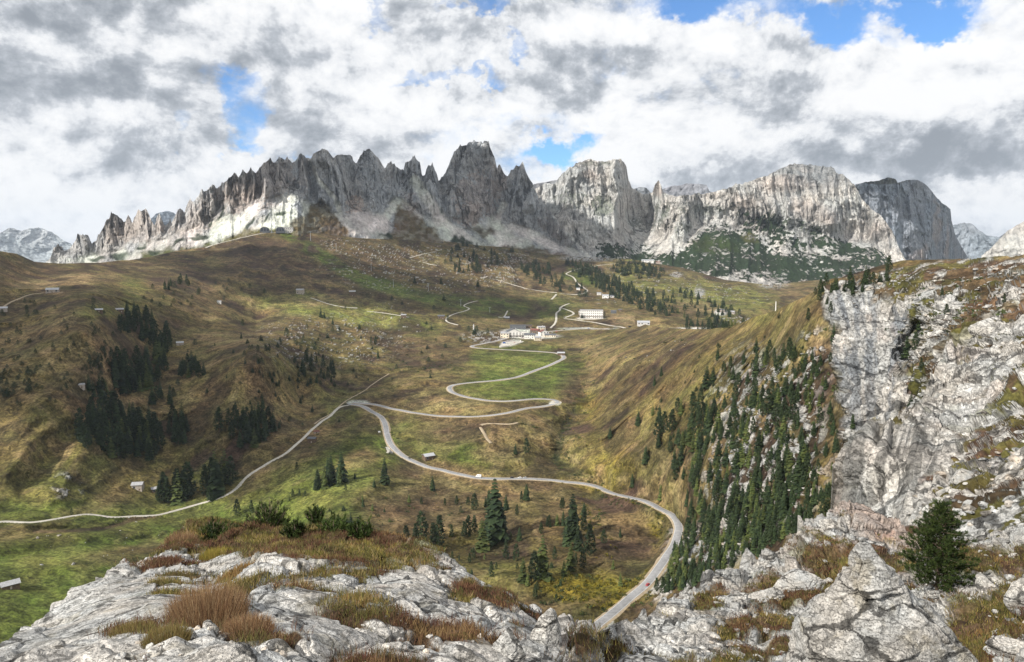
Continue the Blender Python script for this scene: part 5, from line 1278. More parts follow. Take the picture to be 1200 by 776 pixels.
clumps('scrub', regspots([(664,520,12,34,20,40,1,3),(683,470,9,26,25,20,1,3),(690,560,22,8,10,14,1.2,3),(735,592,30,4,12,30,1,2.2),(773,612,8,18,10,20,1,2.2),(696,600,12,22,10,20,1.2,2.8),(505,432,45,4,-3,36,1.2,3),(470,408,8,22,-15,14,1,3),(160,606,20,1.5,0,6,.8,1.6),(80,640,90,40,0,10,.6,1.3),(430,395,40,22,0,24,1,2.5),(700,700,60,24,0,60,1,2.6),(620,495,14,8,0,5,1.5,3),(480,600,70,24,0,26,.8,2.2),(540,510,40,8,0,6,1,2),(800,630,24,30,0,20,1,2),(870,520,70,60,0,90,.8,2.2),(960,440,20,60,0,30,1,2.2),(1100,360,80,30,0,50,1,2.4),(450,520,30,14,0,14,1,2.2),(380,520,50,14,-20,16,.8,2),(660,360,20,6,0,6,1.5,3),(700,415,60,10,10,26,1,3),(770,395,40,8,0,12,1,3),(200,620,120,20,0,10,.5,1.2),(545,630,50,30,0,26,.8,2)], 3), M_scrub)
clumps('autumn_bushes', regspots([(697,692,56,16,4,150,1.1,2.4),(738,694,34,6,-38,50,1,2),(772,608,6,22,5,36,1,1.9),(752,640,6,6,0,0,1,1),(690,600,16,26,20,30,1,2.2),(735,590,34,4,13,34,.9,1.7),(722,548,26,18,0,20,.9,2),(533,628,6,4,0,10,1,2),(668,500,8,26,20,14,.8,1.8),(560,590,60,8,0,10,.7,1.4),(700,640,20,30,0,20,.8,1.7),(655,565,10,3,0,6,1,1.6)], 4), M_alder, tri=30)
M_redleaf = leaf_mat('red_leaves', (.16, .035, .025), (.26, .07, .04))
P = ground_at(692, 628)
o = thing('red_shrub', 'small red autumn shrub among the dark pines below the main road', 'shrub', (P[0], P[1], P[2]))
g = np.random.default_rng(3); n = 160; a = g.uniform(0, 6.283, n); q = np.sqrt(g.random(n)) * 2.6; z = 1 + g.random(n) * 4.5 * (1 - q / 4); c = np.stack([np.cos(a) * q, np.sin(a) * q, z], -1); e = g.normal(size=(n, 3, 3)); e /= np.linalg.norm(e, axis=-1, keepdims=True)
link('foliage', tris_mesh('red_foliage', c[:, None] + e * .6, g.random(n), [M_redleaf]), o); MB().tube((0, 0, -.5), (0, 0, 2.5), .2, .08).build('stem', M_bark, o)

# ------------------------------------------------------------------ stones
def ico(level):
    import bmesh
    bm = bmesh.new(); bmesh.ops.create_icosphere(bm, subdivisions=level, radius=1.0)
    v = np.array([x.co[:] for x in bm.verts]); f = np.array([[q.index for q in p.verts] for p in bm.faces]); bm.free(); return v, f
ICO = {k: ico(k) for k in (1, 2, 3, 6)}
def facet_rock(level, seed, dims=(1, 1, 1), cuts=9, rough=.05, fr=3.0):
    v, f = ICO[level]; g = np.random.default_rng(seed); v = v.copy()
    for k in range(cuts):
        n = g.normal(size=3); n /= np.linalg.norm(n); d = g.uniform(.42, .8); s = v @ n
        m = s > d; v[m] -= n[None] * (s[m] - d)[:, None] * .93
    if level >= 3: 
        x = v * fr + seed * 3.1
        v *= (1 + rough * 1.6 * fbm(x[:, 0], x[:, 1], x[:, 2], 4, seed) - rough * 1.2 * (1 - sstep(0, .12, (lambda c: c[1] - c[0])(cell(x[:, 0] * .7, x[:, 1] * .7, x[:, 2] * .7, seed)))))[:, None]
    return v * np.array(dims), f
M_stone = ground_mat('loose_limestone', .10, rock_crack=.5, bump=.8)
def stones(name, sh, n, regs, s0, s1, seed, mat, colbase=ROCK, xr=None):
    g = np.random.default_rng(seed); Vs, Fs, Cs = [], [], []; o = 0
    protos = [facet_rock(2 if s1 * 1 > .0 else 1, 40 + k, (1, g.uniform(.5, .9), g.uniform(.3, .55)), 16) for k in range(10)]
    for k in range(n):
        cx, cy, rx, ry, ang = regs[int(g.integers(len(regs)))]; ca, sa = math.cos(math.radians(ang)), math.sin(math.radians(ang))
        a = g.uniform(0, 6.283); q = math.sqrt(g.random()); u, w = rx * q * math.cos(a), ry * q * math.sin(a)
        x, y = cx + u * ca - w * sa, cy + u * sa + w * ca
        P = sh.at(x, y) if sh is not None else ground_at(x, y)
        if sh is None and onroad(P): continue
        v, f = protos[int(g.integers(10))]; s = s0 * (s1 / s0) ** (g.random() ** 2.2)
        t = g.uniform(0, 6.283); c_, s_ = math.cos(t), math.sin(t)
        X = v[:, 0] * c_ - v[:, 1] * s_; Y = v[:, 0] * s_ + v[:, 1] * c_
        Vs.append(np.stack([X * s + P[0], Y * s + P[1], v[:, 2] * s + P[2] + s * .1], -1)); Fs.append(f + o); o += len(v)
        tone = g.uniform(.8, 1.15); Cs.append(np.repeat((colbase * tone * (np.array((1.06, .97, .88)) if g.random() < .2 else 1))[None], len(v), 0))
    me = make_mesh(name, np.concatenate(Vs), tris=np.concatenate(Fs), mats=[mat], smooth=False); set_col(me, np.clip(np.concatenate(Cs), 0, 1)); set_float(me, np.ones(o), 'rock')
    link(name, me, kind='stuff')
stones('loose_stones', Rf, 420, [(930,740,110,22,-5),(1180,725,40,20,-10),(1180,765,40,16,0),(940,620,40,14,0),(870,700,60,30,-20),(1160,690,60,30,-20),(830,760,60,16,0),(1010,655,60,20,10),(1150,650,50,20,0)], .05, .36, 21, M_stone, ROCK * .92)
stones('loose_stones', Lf, 220, [(330,770,120,18,0),(180,765,160,22,0),(230,725,60,20,0),(480,730,90,26,8),(560,710,50,20,20)], .012, .06, 22, M_stone, ROCK * 1.1)
stones('loose_stones', Wl, 600, [(1150,560,60,45,-30),(1180,500,60,50,-20),(1160,620,60,30,-20),(1100,600,40,20,0)], .3, 1.7, 23, M_wall, ROCK * 1.1)
stones('boulder_field', None, 1500, [(1110,350,90,36,-10),(1170,340,60,30,-5),(1080,390,40,30,-40),(900,530,60,80,-25),(860,620,50,30,-20),(930,470,30,60,0),(1020,335,50,10,-15)], .5, 3.4, 24, M_wall, ROCK * 1.05)
stones('boulder_field', None, 220, [(480,325,100,14,8),(560,300,80,8,8),(600,320,50,14,10),(400,405,70,22,0),(800,345,90,16,10),(770,410,50,14,-20),(570,396,22,5,0),(130,640,120,30,-6),(480,345,80,12,8)], .6, 3.0, 25, M_wall, ROCK * 1.0)

M_boulder = ground_mat('boulder_limestone', .024, rock_crack=.95, bump=1.8, streak=(1, 1, 1.3))
def boulder(px_, py_, wpx, hpx, sh, seed, label, ang=0, flat=.8, tilt=0, group=None, cuts=9, sink=.25):
    P = sh.at(px_, py_) if sh is not None else ground_at(px_, py_); m = mpp(P)
    v, f = facet_rock(6 if wpx > 40 else 3, seed, (wpx * m * .55, wpx * m * .5 * flat, hpx * m * .62), cuts, .06, 2.6)
    me = make_mesh('boulder', v, tris=f, mats=[M_boulder if sh is not None else M_wall], smooth=True)
    t = fbm(v[:, 0] * 1.5, v[:, 1] * 1.5, v[:, 2] * 1.5, 4, seed)[:, None]
    set_col(me, np.clip(ROCK * 1.15 * (1 + .16 * t), 0, 1)); set_float(me, np.ones(len(v)), 'rock')
    o = link('boulder', me, None, (P[0], P[1], P[2] + hpx * m * (.5 - sink)), label=label, cat='boulder', group=group)
    o.rotation_euler = (0, math.radians(tilt), math.radians(ang)); return o
boulder(928, 692, 76, 22, Rf, 51, 'long smooth white slab lying left of the pointed boulder', 10, .7, -22)
boulder(850, 705, 60, 22, Rf, 52, 'white slab furthest left on the right-hand rocks, above the road end', 0, .7, -24)
boulder(893, 706, 50, 16, Rf, 57, 'sloping white slab between two others on the right-hand rocks', 0, .7, -24)
boulder(964, 669, 13, 9, Rf, 53, 'small angular white stone on the turf above the long slab'); boulder(990, 676, 18, 10, Rf, 54, 'low white stone left of the pointed boulder tip'); boulder(984, 697, 18, 5, Rf, 55, 'flat pale stone in the turf left of the pointed boulder')
boulder(1098, 702, 18, 8, Rf, 56, 'pale flat stone under the young pine'); boulder(1075, 618, 22, 14, Wl, 58, 'rounded boulder below the dark hollow of the rock wall')
boulder(1157, 391, 33, 22, None, 59, 'great rounded boulder in the turf near the top right', 0, .9); boulder(1112, 582, 24, 15, Wl, 60, 'squat boulder in the middle of the rock wall'); boulder(1128, 560, 30, 16, Wl, 61, 'broad pale boulder on the rock wall above the squat one')
boulder(1195, 705, 40, 40, Rf, 62, 'bright block cut by the right edge below the rust turf', 0, .8, -20); boulder(1190, 770, 50, 22, Rf, 63, 'pale boulder in the bottom right corner', 0, .8, 0)
boulder(600, 766, 46, 54, Lf, 64, 'tall upright block left of the first cleft in the foreground', 5, .6, 0); boulder(637, 762, 44, 56, Lf, 65, 'upright block between the two clefts of the foreground', -8, .6, 4)
boulder(270, 775, 100, 40, Lf, 66, 'broad grey block at the bottom left below the dry grass tuft', 0, .8, 3, cuts=7, sink=.4); boulder(222, 748, 24, 14, Lf, 67, 'small round stone left of the broad grey block'); boulder(246, 731, 26, 12, Lf, 68, 'small pale stone in the base of the dry tuft')

# pointed boulder, drawn ring by ring after its outline
def outline_rock(name, label, foot, H, left, right, depth, seed, mat, r):
    g = np.random.default_rng(seed); nz, na = 110, 150
    t = np.linspace(0, 1, nz); L = np.interp(t, *zip(*left)); R = np.interp(t, *zip(*right)); c = (L + R) / 2; w = (R - L) / 2
    a = np.linspace(0, 2 * np.pi, na, endpoint=False)
    ca, sa = np.cos(a), np.sin(a); e = .75
    X = c[:, None] + w[:, None] * (np.sign(ca) * np.abs(ca) ** e)[None]; Y = depth * w[:, None] * (np.sign(sa) * np.abs(sa) ** e)[None] + .25 * t[:, None] * H; Z = t[:, None] * H + 0 * X
    f1, f2, i = cell(X / .42, Y / .42, Z / .34, seed); g1, g2, j = cell(X / .16, Y / .16, Z / .13, seed + 1)
    rad = (sstep(0, .10, f2 - f1) - 1) * .035 + (i - .5) * .11 + (sstep(0, .1, g2 - g1) - 1) * .012 + (j - .5) * .03 + (ridged(X / .5, Y / .5, Z / .5, 4, seed + 2) - .5) * .13 + fbm(X / .05, Y / .05, Z / .05, 3, seed + 3) * .008
    k = sstep(0, .03, w / w.max() - .02)[:, None] * .9 + .1
    X = X + rad * ca[None] * k; Y = Y + rad * sa[None] * k; Z = Z + rad * .25 * (1 - t[:, None]) * k
    P = np.stack([X, Y, Z], -1).reshape(-1, 3)
    ii = np.arange(nz - 1)[:, None] * na + np.arange(na)[None]; jj = np.arange(nz - 1)[:, None] * na + (np.arange(na)[None] + 1) % na
    q = np.stack([ii, jj, jj + na, ii + na], -1).reshape(-1, 4)
    top = len(P); P = np.vstack([P, P[-na:].mean(0) + [0, 0, .01]]); tr = [(top - na + k_, top - na + (k_ + 1) % na, top) for k_ in range(na)]
    me = make_mesh(name, P, quads=q, tris=tr, mats=[mat]); tt = fbm(P[:, 0] * 4, P[:, 1] * 4, P[:, 2] * 4, 4, seed)[:, None]
    och = (sstep(.15, .4, fbm(P[:, 0] * 6, P[:, 1] * 6, P[:, 2] * 6, 4, seed + 9)) * .3)[:, None]
    col = ROCK * 1.0 * (1 + .18 * tt); col = col * (1 - och) + GOLD * 1.6 * och
    set_col(me, np.clip(col, 0, 1)); set_float(me, np.ones(len(P)), 'rock')
    return link(name, me, None, foot, label=label, cat='boulder')
r_ = 9.0; m_ = r_ / FPX
fx, fy, fz = unproj(np.float64(1040), np.float64(800), np.float64(r_))
Hh = 137 * m_ * 1.12
def U(y): return (800 - y) / 137.0
def W_(x): return (x - 1040) * m_
outline_rock('pointed_boulder', 'big pointed grey boulder in the lower right, left of the young pine', (float(fx), float(fy), float(fz) - .05), Hh,
    [(0, W_(930)), (U(776), W_(948)), (U(745), W_(960)), (U(715), W_(985)), (U(700), W_(1000)), (U(690), W_(1004)), (U(680), W_(1006)), (U(672), W_(1012)), (U(666), W_(1018)), (1, W_(1022))],
    [(0, W_(1165)), (U(776), W_(1136)), (U(755), W_(1118)), (U(735), W_(1098)), (U(715), W_(1076)), (U(700), W_(1060)), (U(690), W_(1050)), (U(680), W_(1044)), (U(672), W_(1038)), (U(666), W_(1032)), (1, W_(1028))], .75, 71, M_boulder, r_)
TICK('rocks')

# ------------------------------------------------------------------ young pine and dwarf pines in the foreground
M_needle = leaf_mat('pine_needles', (.016, .032, .010), (.070, .100, .022)); M_twig = plain_mat('twig_bark', (.16, .12, .09), .9, .3, 8)
def bunches(centres, dirs, size, g, nn=16):
    n = len(centres); T = np.empty((n * nn, 3, 3)); C = np.empty(n * nn)
    for i in range(n):
        d = dirs[i] / np.linalg.norm(dirs[i]); s = size[i]; tone = g.random()
        e = g.normal(size=(nn, 3)) * .55 + d * .9; e /= np.linalg.norm(e, axis=1, keepdims=True)
        side = np.cross(e, g.normal(size=(nn, 3))); side /= np.linalg.norm(side, axis=1, keepdims=True)
        b = centres[i] + d * s * g.uniform(-.5, .5, (nn, 1)); w = s * .085
        T[i * nn:(i + 1) * nn, 0] = b - side * w; T[i * nn:(i + 1) * nn, 1] = b + side * w; T[i * nn:(i + 1) * nn, 2] = b + e * s
        C[i * nn:(i + 1) * nn] = np.clip(tone + g.uniform(-.2, .2, nn), 0, 1)
    return T, C
def young_pine(px_, py_, hpx, wpx):
    P = Rf.at(px_, py_); m = mpp(P); H = hpx * m; Wd = wpx * m / 2; g = np.random.default_rng(8)
    o = thing('pine_tree', 'bushy young pine standing alone on the rocks at the right', 'tree', (P[0], P[1], P[2] - .05))
    mb = MB(); mb.tube((0, 0, -.3), (.02, 0, H * .5), .07, .045, 10).tube((.02, 0, H * .5), (0, 0, H * .96), .045, .012, 8).build('trunk', M_bark, o, True)
    br = MB(); cs, ds, ss = [], [], []
    for k in range(120):
        t = .04 + .93 * (k / 119) ** .95; z = t * H
        R = Wd * (min(1, (.62 + t * 1.6)) * (1 - t) ** .68 * (1.16 - .2 * (t < .1))) * g.uniform(.75, 1.12) + .04
        a = k * 2.399 + g.uniform(-.3, .3); d = np.array([math.cos(a), math.sin(a), 0]); rise = g.uniform(.15, .40)
        tip = d * R + np.array([0, 0, z + rise * R]); b0 = np.array([0, 0, z])
        br.tube(b0, tip, .016, .004, 4)
        nb = max(4, int(R / .075))
        for q in range(nb):
            f = (.25 + .78 * q / nb); c = b0 + (tip - b0) * f
            for w in range(3):
                off = g.normal(size=3) * .055 * (1.2 - .3 * f) * np.array([1, 1, .7]) * (H / 2.9)
                cs.append(c + off * (1.3 if f < .9 else .5)); ds.append(d * .6 + np.array([0, 0, .75]) + g.normal(size=3) * .25); ss.append(g.uniform(.065, .10) * H / 2.9)
    br.build('branches', M_twig, o)
    T, C = bunches(np.array(cs), np.array(ds), ss, g, 15)
    link('crown', tris_mesh('pine_crown', T, C, [M_needle]), o)
young_pine(1100, 699, 98, 78)
def dwarf_pine(px_, py_, hpx, wpx, seed, label, sh):
    P = sh.at(px_, py_); m = mpp(P); H = hpx * m; Wd = wpx * m / 2; g = np.random.default_rng(seed)
    o = thing('dwarf_pine', label, 'shrub', (P[0], P[1], P[2] - .03)); br = MB(); cs, ds, ss = [], [], []
    for k in range(max(14, int(wpx * .9))):
        a = g.uniform(0, 6.283); q = math.sqrt(g.random()); tip = np.array([math.cos(a) * q * Wd, math.sin(a) * q * Wd, H * (1 - .45 * q) * g.uniform(.55, 1.05)])
        mid = tip * .5; mid[2] *= .6; br.tube((0, 0, -.05), mid, .018, .012, 4).tube(mid, tip, .012, .005, 4)
        up = np.array([tip[0] * .5 / Wd, tip[1] * .5 / Wd, 1.2])
        for w in range(9):
            f = g.uniform(-.15, 1); c = mid + (tip - mid) * f + g.normal(size=3) * .035
            cs.append(c); ds.append(up + g.normal(size=3) * .25); ss.append(g.uniform(.055, .085))
    br.build('branches', M_twig, o); T, C = bunches(np.array(cs), np.array(ds), ss, g, 16)
    link('foliage', tris_mesh('dwarf_pine_foliage', T, C, [M_needle]), o)
dwarf_pine(316, 624, 44, 52, 1, 'tallest dark dwarf pine at the back of the left ledge', Lf)
dwarf_pine(254, 632, 30, 44, 2, 'bright green dwarf pine above the rust grass, left of the tallest one', Lf)
dwarf_pine(345, 633, 24, 30, 3, 'low dwarf pine right beside the tallest one', Lf)
dwarf_pine(368, 630, 26, 24, 4, 'upright dwarf pine in the middle of the row on the left ledge', Lf)
dwarf_pine(388, 634, 22, 34, 5, 'spreading dwarf pine right of the middle of the row', Lf)
dwarf_pine(420, 640, 26, 30, 6, 'light green dwarf pine at the right end of the row', Lf)
dwarf_pine(290, 618, 16, 30, 7, 'flat dwarf pine between the bright green and the tallest one', Lf)

# ------------------------------------------------------------------ grass and heather
PAL = np.array([(.20, .13, .06), (.12, .060, .035), (.085, .035, .026), (.13, .085, .045), (.075, .065, .026), (.10, .095, .03), (.17, .14, .035), (.25, .19, .09), (.20, .12, .045)])
def blades(name, roots, h, g, cols, w=.004, lean=.45, kind='stuff', mat=None, parent=None):
    n = len(roots); d = g.normal(size=(n, 2)); d /= np.linalg.norm(d, axis=1, keepdims=True)
    side = np.stack([np.ones(n) * .9, g.normal(size=n) * .3, np.zeros(n)], -1) * (w)[:, None]
    ln = np.abs(g.normal(size=n)) * lean
    tip = roots + np.stack([d[:, 0] * ln * h, d[:, 1] * ln * h, h], -1)
    T = np.stack([roots - side, roots + side, tip], 1)
    me = make_mesh(name, T.reshape(-1, 3), tris=np.arange(n * 3).reshape(-1, 3), mats=[mat or M_blade], smooth=False); set_col(me, np.repeat(cols, 3, 0))
    return link(name, me, parent, kind=kind)
M_blade = vcol_mat('dry_grass', .8)
def turf_blades(name, sh, turf, ntuft, per, h0, h1, seed, spread, xlim, wk=1.0):
    g = np.random.default_rng(seed)
    ok = (turf > .55) & (sh.px > xlim[0]) & (sh.px < xlim[1]) & (sh.py < 800)
    ar = np.linalg.norm(np.gradient(sh.P, axis=0), axis=-1) * np.linalg.norm(np.gradient(sh.P, axis=1), axis=-1)
    # spread over the ground, a little denser where it is nearer
    w = (ar / np.clip(sh.r, 3, 80) ** 1.4 * ok).ravel(); w /= w.sum()
    idx = g.choice(len(w), ntuft, p=w); P = sh.P.reshape(-1, 3)[idx]; r = sh.r.ravel()[idx]
    zone = fbm(P[:, 0] / (spread * 14), P[:, 1] / (spread * 14), P[:, 2] / (spread * 14), 4, seed + 5) * 7.5 + 3.2 + g.normal(size=ntuft) * 1.0
    ci = np.clip(zone + 1, 0, len(PAL) - 1).astype(int); tc_ = PAL[ci] * g.uniform(.7, 1.25, (ntuft, 1))
    H = g.uniform(h0, h1, ntuft) * (.7 + .6 * g.random(ntuft))
    R = np.repeat(P, per, 0) + np.concatenate([g.normal(size=(ntuft * per, 2)) * spread, np.full((ntuft * per, 1), -.01)], 1)
    hh = np.repeat(H, per) * g.uniform(.5, 1.2, ntuft * per)
    cols = np.repeat(tc_, per, 0) * g.uniform(.75, 1.25, (ntuft * per, 1))
    ww = np.repeat(np.clip(r, 3, 60), per) * .00045 * wk
    blades(name, R, hh, g, np.clip(cols, 0, 1), w=ww, lean=.5)
turf_blades('heather_and_grass', Lf, turfL, 17000, 8, .02, .085, 31, .05, (-20, 700))
turf_blades('heather_and_grass', Rf, turfR, 15000, 7, .04, .15, 32, .10, (640, 1220))
def tuft(px_, py_, sh, wpx, hpx, n, cols, seed, label):
    P = sh.at(px_, py_); m = mpp(P); g = np.random.default_rng(seed)
    a = g.uniform(0, 6.283, n); q = np.sqrt(g.random(n)); x = np.cos(a) * q * wpx * m * .42; y = np.sin(a) * q * wpx * m * .42
    R = np.stack([x, y, np.full(n, -.02)], -1); hh = hpx * m * (1 - .45 * q ** 2) * g.uniform(.45, 1.05, n)
    d = np.stack([x, y], -1) / (wpx * m * .42); side = np.stack([np.ones(n), g.normal(size=n) * .3, np.zeros(n)], -1) * .0022 * (P[1] / 6)
    tip = R + np.stack([(d[:, 0] * .35 + g.normal(size=n) * .14) * hh, (d[:, 1] * .35 + g.normal(size=n) * .14) * hh, hh], -1)
    T = np.stack([R - side, R + side, tip], 1); c = np.array(cols)[g.integers(len(cols), size=n)] * g.uniform(.7, 1.3, (n, 1))
    me = make_mesh('grass_tuft', T.reshape(-1, 3), tris=np.arange(n * 3).reshape(-1, 3), mats=[M_blade], smooth=False); set_col(me, np.clip(np.repeat(c, 3, 0), 0, 1))
    link('grass_tuft', me, None, V3(P), label=label, cat='grass tuft')
RU = [(.19, .105, .05), (.14, .075, .042), (.26, .16, .08), (.10, .055, .035), (.32, .23, .13)]; OL = [(.16, .12, .04), (.10, .09, .03), (.20, .16, .06), (.12, .07, .035)]
tuft(243, 722, Lf, 92, 52, 5200, RU, 1, 'big rust-brown dry grass tuft in the middle of the left rock ledge'); tuft(290, 735, Lf, 66, 24, 2600, RU, 2, 'lower brown grass tuft right of the big rust-brown one')
tuft(195, 752, Lf, 56, 22, 2600, OL, 3, 'olive cushion of grass in front of the big rust-brown tuft'); tuft(155, 738, Lf, 56, 12, 1800, OL, 4, 'flat olive grass strip left of the big rust-brown tuft')
tuft(215, 632, Lf, 34, 22, 2200, RU, 5, 'orange-brown grass clump at the upper left of the ledge turf'); tuft(255, 645, Lf, 46, 18, 2400, [(.22, .19, .03), (.16, .14, .03), (.26, .18, .05)], 6, 'yellow-green clump in front of the bright green dwarf pine')
tuft(955, 757, Rf, 30, 12, 900, OL, 7, 'olive clump at the left foot of the pointed boulder'); tuft(325, 741, Lf, 40, 12, 1200, RU, 8, 'small brown fringe at the right end of the dry grass')
TICK('grass')
# ------------------------------------------------------------------ buildings
M_white = plain_mat('lime_render', (.72, .70, .66), .9, .08, .3); M_cream = plain_mat('cream_render', (.66, .58, .45), .9, .08, .3)
M_wood = plain_mat('weathered_timber', (.13, .09, .06), .9, .3, .8); M_pwood = plain_mat('bleached_timber', (.38, .33, .28), .9, .25, .8)
M_shing = plain_mat('silver_shingles', (.32, .32, .33), .8, .2, .9); M_tin = plain_mat('pale_sheet_roof', (.38, .39, .41), .5, .1, .4, .5)
M_slate = plain_mat('dark_slate', (.10, .105, .115), .7, .2, .6); M_tile = plain_mat('brown_red_tiles', (.17, .07, .055), .85, .25, .8)
M_glass = plain_mat('window_glass', (.03, .035, .045), .12, .1, 1, .6); M_frame = plain_mat('painted_frame', (.6, .58, .55), .7, .1, 1)
M_steel = plain_mat('galvanised_steel', (.40, .43, .46), .5, .1, 1, .5, .3); M_conc = plain_mat('pale_concrete', (.55, .53, .50), .9, .1, .3)
M_tyre = plain_mat('tyre_rubber', (.02, .02, .02), .8, .1, 3)
def house(px_, py_, wpx, hpx, label, name='mountain_hut', cat='hut', wall=M_wood, roof=M_shing, depth=.75, rot=0, floors=1, wins=2, door=True, chimney=False, flat=False, over=.5, steep=.42, balcony=False, ridge='x', group=None, base_drop=3.0):
    """gabled house whose front is wpx photo pixels wide and hpx high to the ridge"""
    P = ground_at(px_, py_); m = mpp(P); W = wpx * m; Dp = W * depth; Ht = hpx * m * 1.02
    yaw = -math.atan2(P[0], P[1]) + math.radians(rot)
    P2 = P.copy(); P2[:2] *= 1 + (Dp * .5) / np.hypot(P[0], P[1])
    g2 = P[2]
    o = thing(name, label, cat, (P2[0], P2[1], g2), yaw, group)
    span = Dp if ridge == 'x' else W; rise = 0 if flat else min(span * .5 * steep, Ht * .45); eave = Ht - rise
    mb = MB(); mb.box(-W / 2, W / 2, -Dp / 2, Dp / 2, -base_drop, eave)
    if not flat:
        if ridge == 'x': mb.add([(-W / 2, -Dp / 2, eave), (-W / 2, Dp / 2, eave), (-W / 2, 0, Ht - .05), (W / 2, -Dp / 2, eave), (W / 2, Dp / 2, eave), (W / 2, 0, Ht - .05)], [(0, 1, 2), (3, 5, 4)])
        else: mb.add([(-W / 2, -Dp / 2, eave), (W / 2, -Dp / 2, eave), (0, -Dp / 2, Ht - .05), (-W / 2, Dp / 2, eave), (W / 2, Dp / 2, eave), (0, Dp / 2, Ht - .05)], [(0, 1, 2), (3, 5, 4)])
    mb.build('wall', wall, o)
    rb = MB(); t = .22
    if flat: rb.box(-W / 2 - over, W / 2 + over, -Dp / 2 - over, Dp / 2 + over, eave + .01, eave + .4)
    else:
        s = rise / (span / 2)
        def slab(a, b, axis):
            z0 = eave - over * s + .03; z1 = Ht + .03; e = span / 2 + over; l = (W if ridge == 'x' else Dp) / 2 + over
            for sg in (-1, 1):
                pts = [(-l, sg * e, z0), (l, sg * e, z0), (l, 0, z1), (-l, 0, z1), (-l, sg * e, z0 + t), (l, sg * e, z0 + t), (l, 0, z1 + t), (-l, 0, z1 + t)]
                if ridge == 'y': pts = [(p[1], p[0], p[2]) for p in pts]
                rb.add(pts, [(0, 1, 2, 3), (4, 7, 6, 5), (0, 4, 5, 1), (1, 5, 6, 2), (3, 2, 6, 7), (0, 3, 7, 4)])
        slab(0, 0, 0)
    ro = rb.build('roof', roof, o)
    if chimney: MB().box(W * .18, W * .18 + .9, Dp * .06, Dp * .06 + .9, eave, Ht + 1.1).build('chimney', M_white, ro)
    fh = eave / floors
    wn = 0
    for f in range(floors):
        for k in range(wins):
            x = (k + .5) / wins * W - W / 2
            if door and f == 0 and k == wins // 2: continue
            ww, wh = min(2.6, W / wins * .42), min(2.2, fh * .5); z = f * fh + fh * .38
            fr = MB(); y = -Dp / 2 - .06
            for a in ((x - ww / 2 - .12, x + ww / 2 + .12, z - .12, z), (x - ww / 2 - .12, x + ww / 2 + .12, z + wh, z + wh + .12), (x - ww / 2 - .12, x - ww / 2, z, z + wh), (x + ww / 2, x + ww / 2 + .12, z, z + wh)):
                fr.box(a[0], a[1], y, -Dp / 2 + .02, a[2], a[3])
            w = fr.build('window', M_frame, o); MB().box(x - ww / 2, x + ww / 2, y + .03, -Dp / 2 + .01, z, z + wh).build('pane', M_glass, w); wn += 1
    if door: MB().box(-.6 + .5 / wins * W * (wins % 2 == 0), .6 + .5 / wins * W * (wins % 2 == 0), -Dp / 2 - .05, -Dp / 2 + .02, 0, min(2.1, eave * .7)).build('door', M_wood if wall is not M_wood else M_pwood, o)
    if balcony: MB().box(-W / 2, W / 2, -Dp / 2 - 1.2, -Dp / 2 - .01, fh - .15, fh).box(-W / 2, W / 2, -Dp / 2 - 1.2, -Dp / 2 - 1.1, fh, fh + .9).build('balcony', M_wood, o)
    return o
# lower valley
house(12, 691, 15, 7, 'small barn with silver roof on the meadow at the bottom left', wall=M_wood, roof=M_shing, rot=8, wins=1, over=.7)
house(162, 575, 10, 8, 'upper hut of the meadow pair, pale front under a silver roof', wall=M_pwood, roof=M_shing, rot=-18, wins=2, over=.9, depth=.9)
house(183, 578, 9, 6, 'lower hut of the meadow pair, silver roof beside the tall pines', wall=M_wood, roof=M_shing, rot=6, wins=2, over=.6)
house(502, 540, 12, 7.5, 'dark timber barn with pale roof above the main road', wall=M_wood, roof=M_tin, rot=25, wins=2, over=.8, depth=.8)
house(366, 519, 9, 6, 'dark shed below the gravel road', wall=M_wood, roof=M_slate, rot=-20, wins=1); house(371, 508, 6, 3, 'tiny reddish shed above the dark shed by the gravel road', wall=M_pwood, roof=M_tile, wins=1)
house(62, 343, 11, 4.5, 'bright long hut on top of the left hill', wall=M_pwood, roof=M_tin, rot=-10, wins=3); house(3, 366, 8, 5, 'hut cut off by the left edge of the hill', wall=M_pwood, roof=M_tin, wins=1)
house(116, 366, 7, 3.5, 'left hut on the light green shelf, pale roof', wall=M_wood, roof=M_tin, wins=1); house(140, 366, 8, 4, 'right hut on the light green shelf, dark walls', wall=M_wood, roof=M_shing, wins=2)
house(257, 356, 4, 3, 'tiny white hut high on the slope under the left skyline', wall=M_white, roof=M_tin, wins=1); house(211, 405, 7, 4, 'little hut with bright roof right of the left gully', wall=M_pwood, roof=M_tin, wins=1)
house(95, 455, 6, 4.5, 'small whitish hut left of the dark stand', wall=M_pwood, roof=M_shing, rot=20, wins=1)
house(352, 345, 8, 6, 'barn with grey roof and a tree at its side on the green terrace', wall=M_pwood, roof=M_shing, rot=-15, wins=2); tree_p = ground_at(357.5, 345)
house(413, 347, 7, 6, 'dark barn with bright roof alone on the green terrace', wall=M_wood, roof=M_tin, wins=1, over=.6); house(473, 373, 6, 4.5, 'dark little barn at the right end of the green terrace', wall=M_wood, roof=M_shing, wins=1)
house(517, 374, 8, 4.5, 'dark hut beside the winding path', wall=M_wood, roof=M_slate, wins=2); house(594, 374, 6, 2.6, 'long low hut above the village, pale roof', wall=M_slate, roof=M_tin, wins=2)
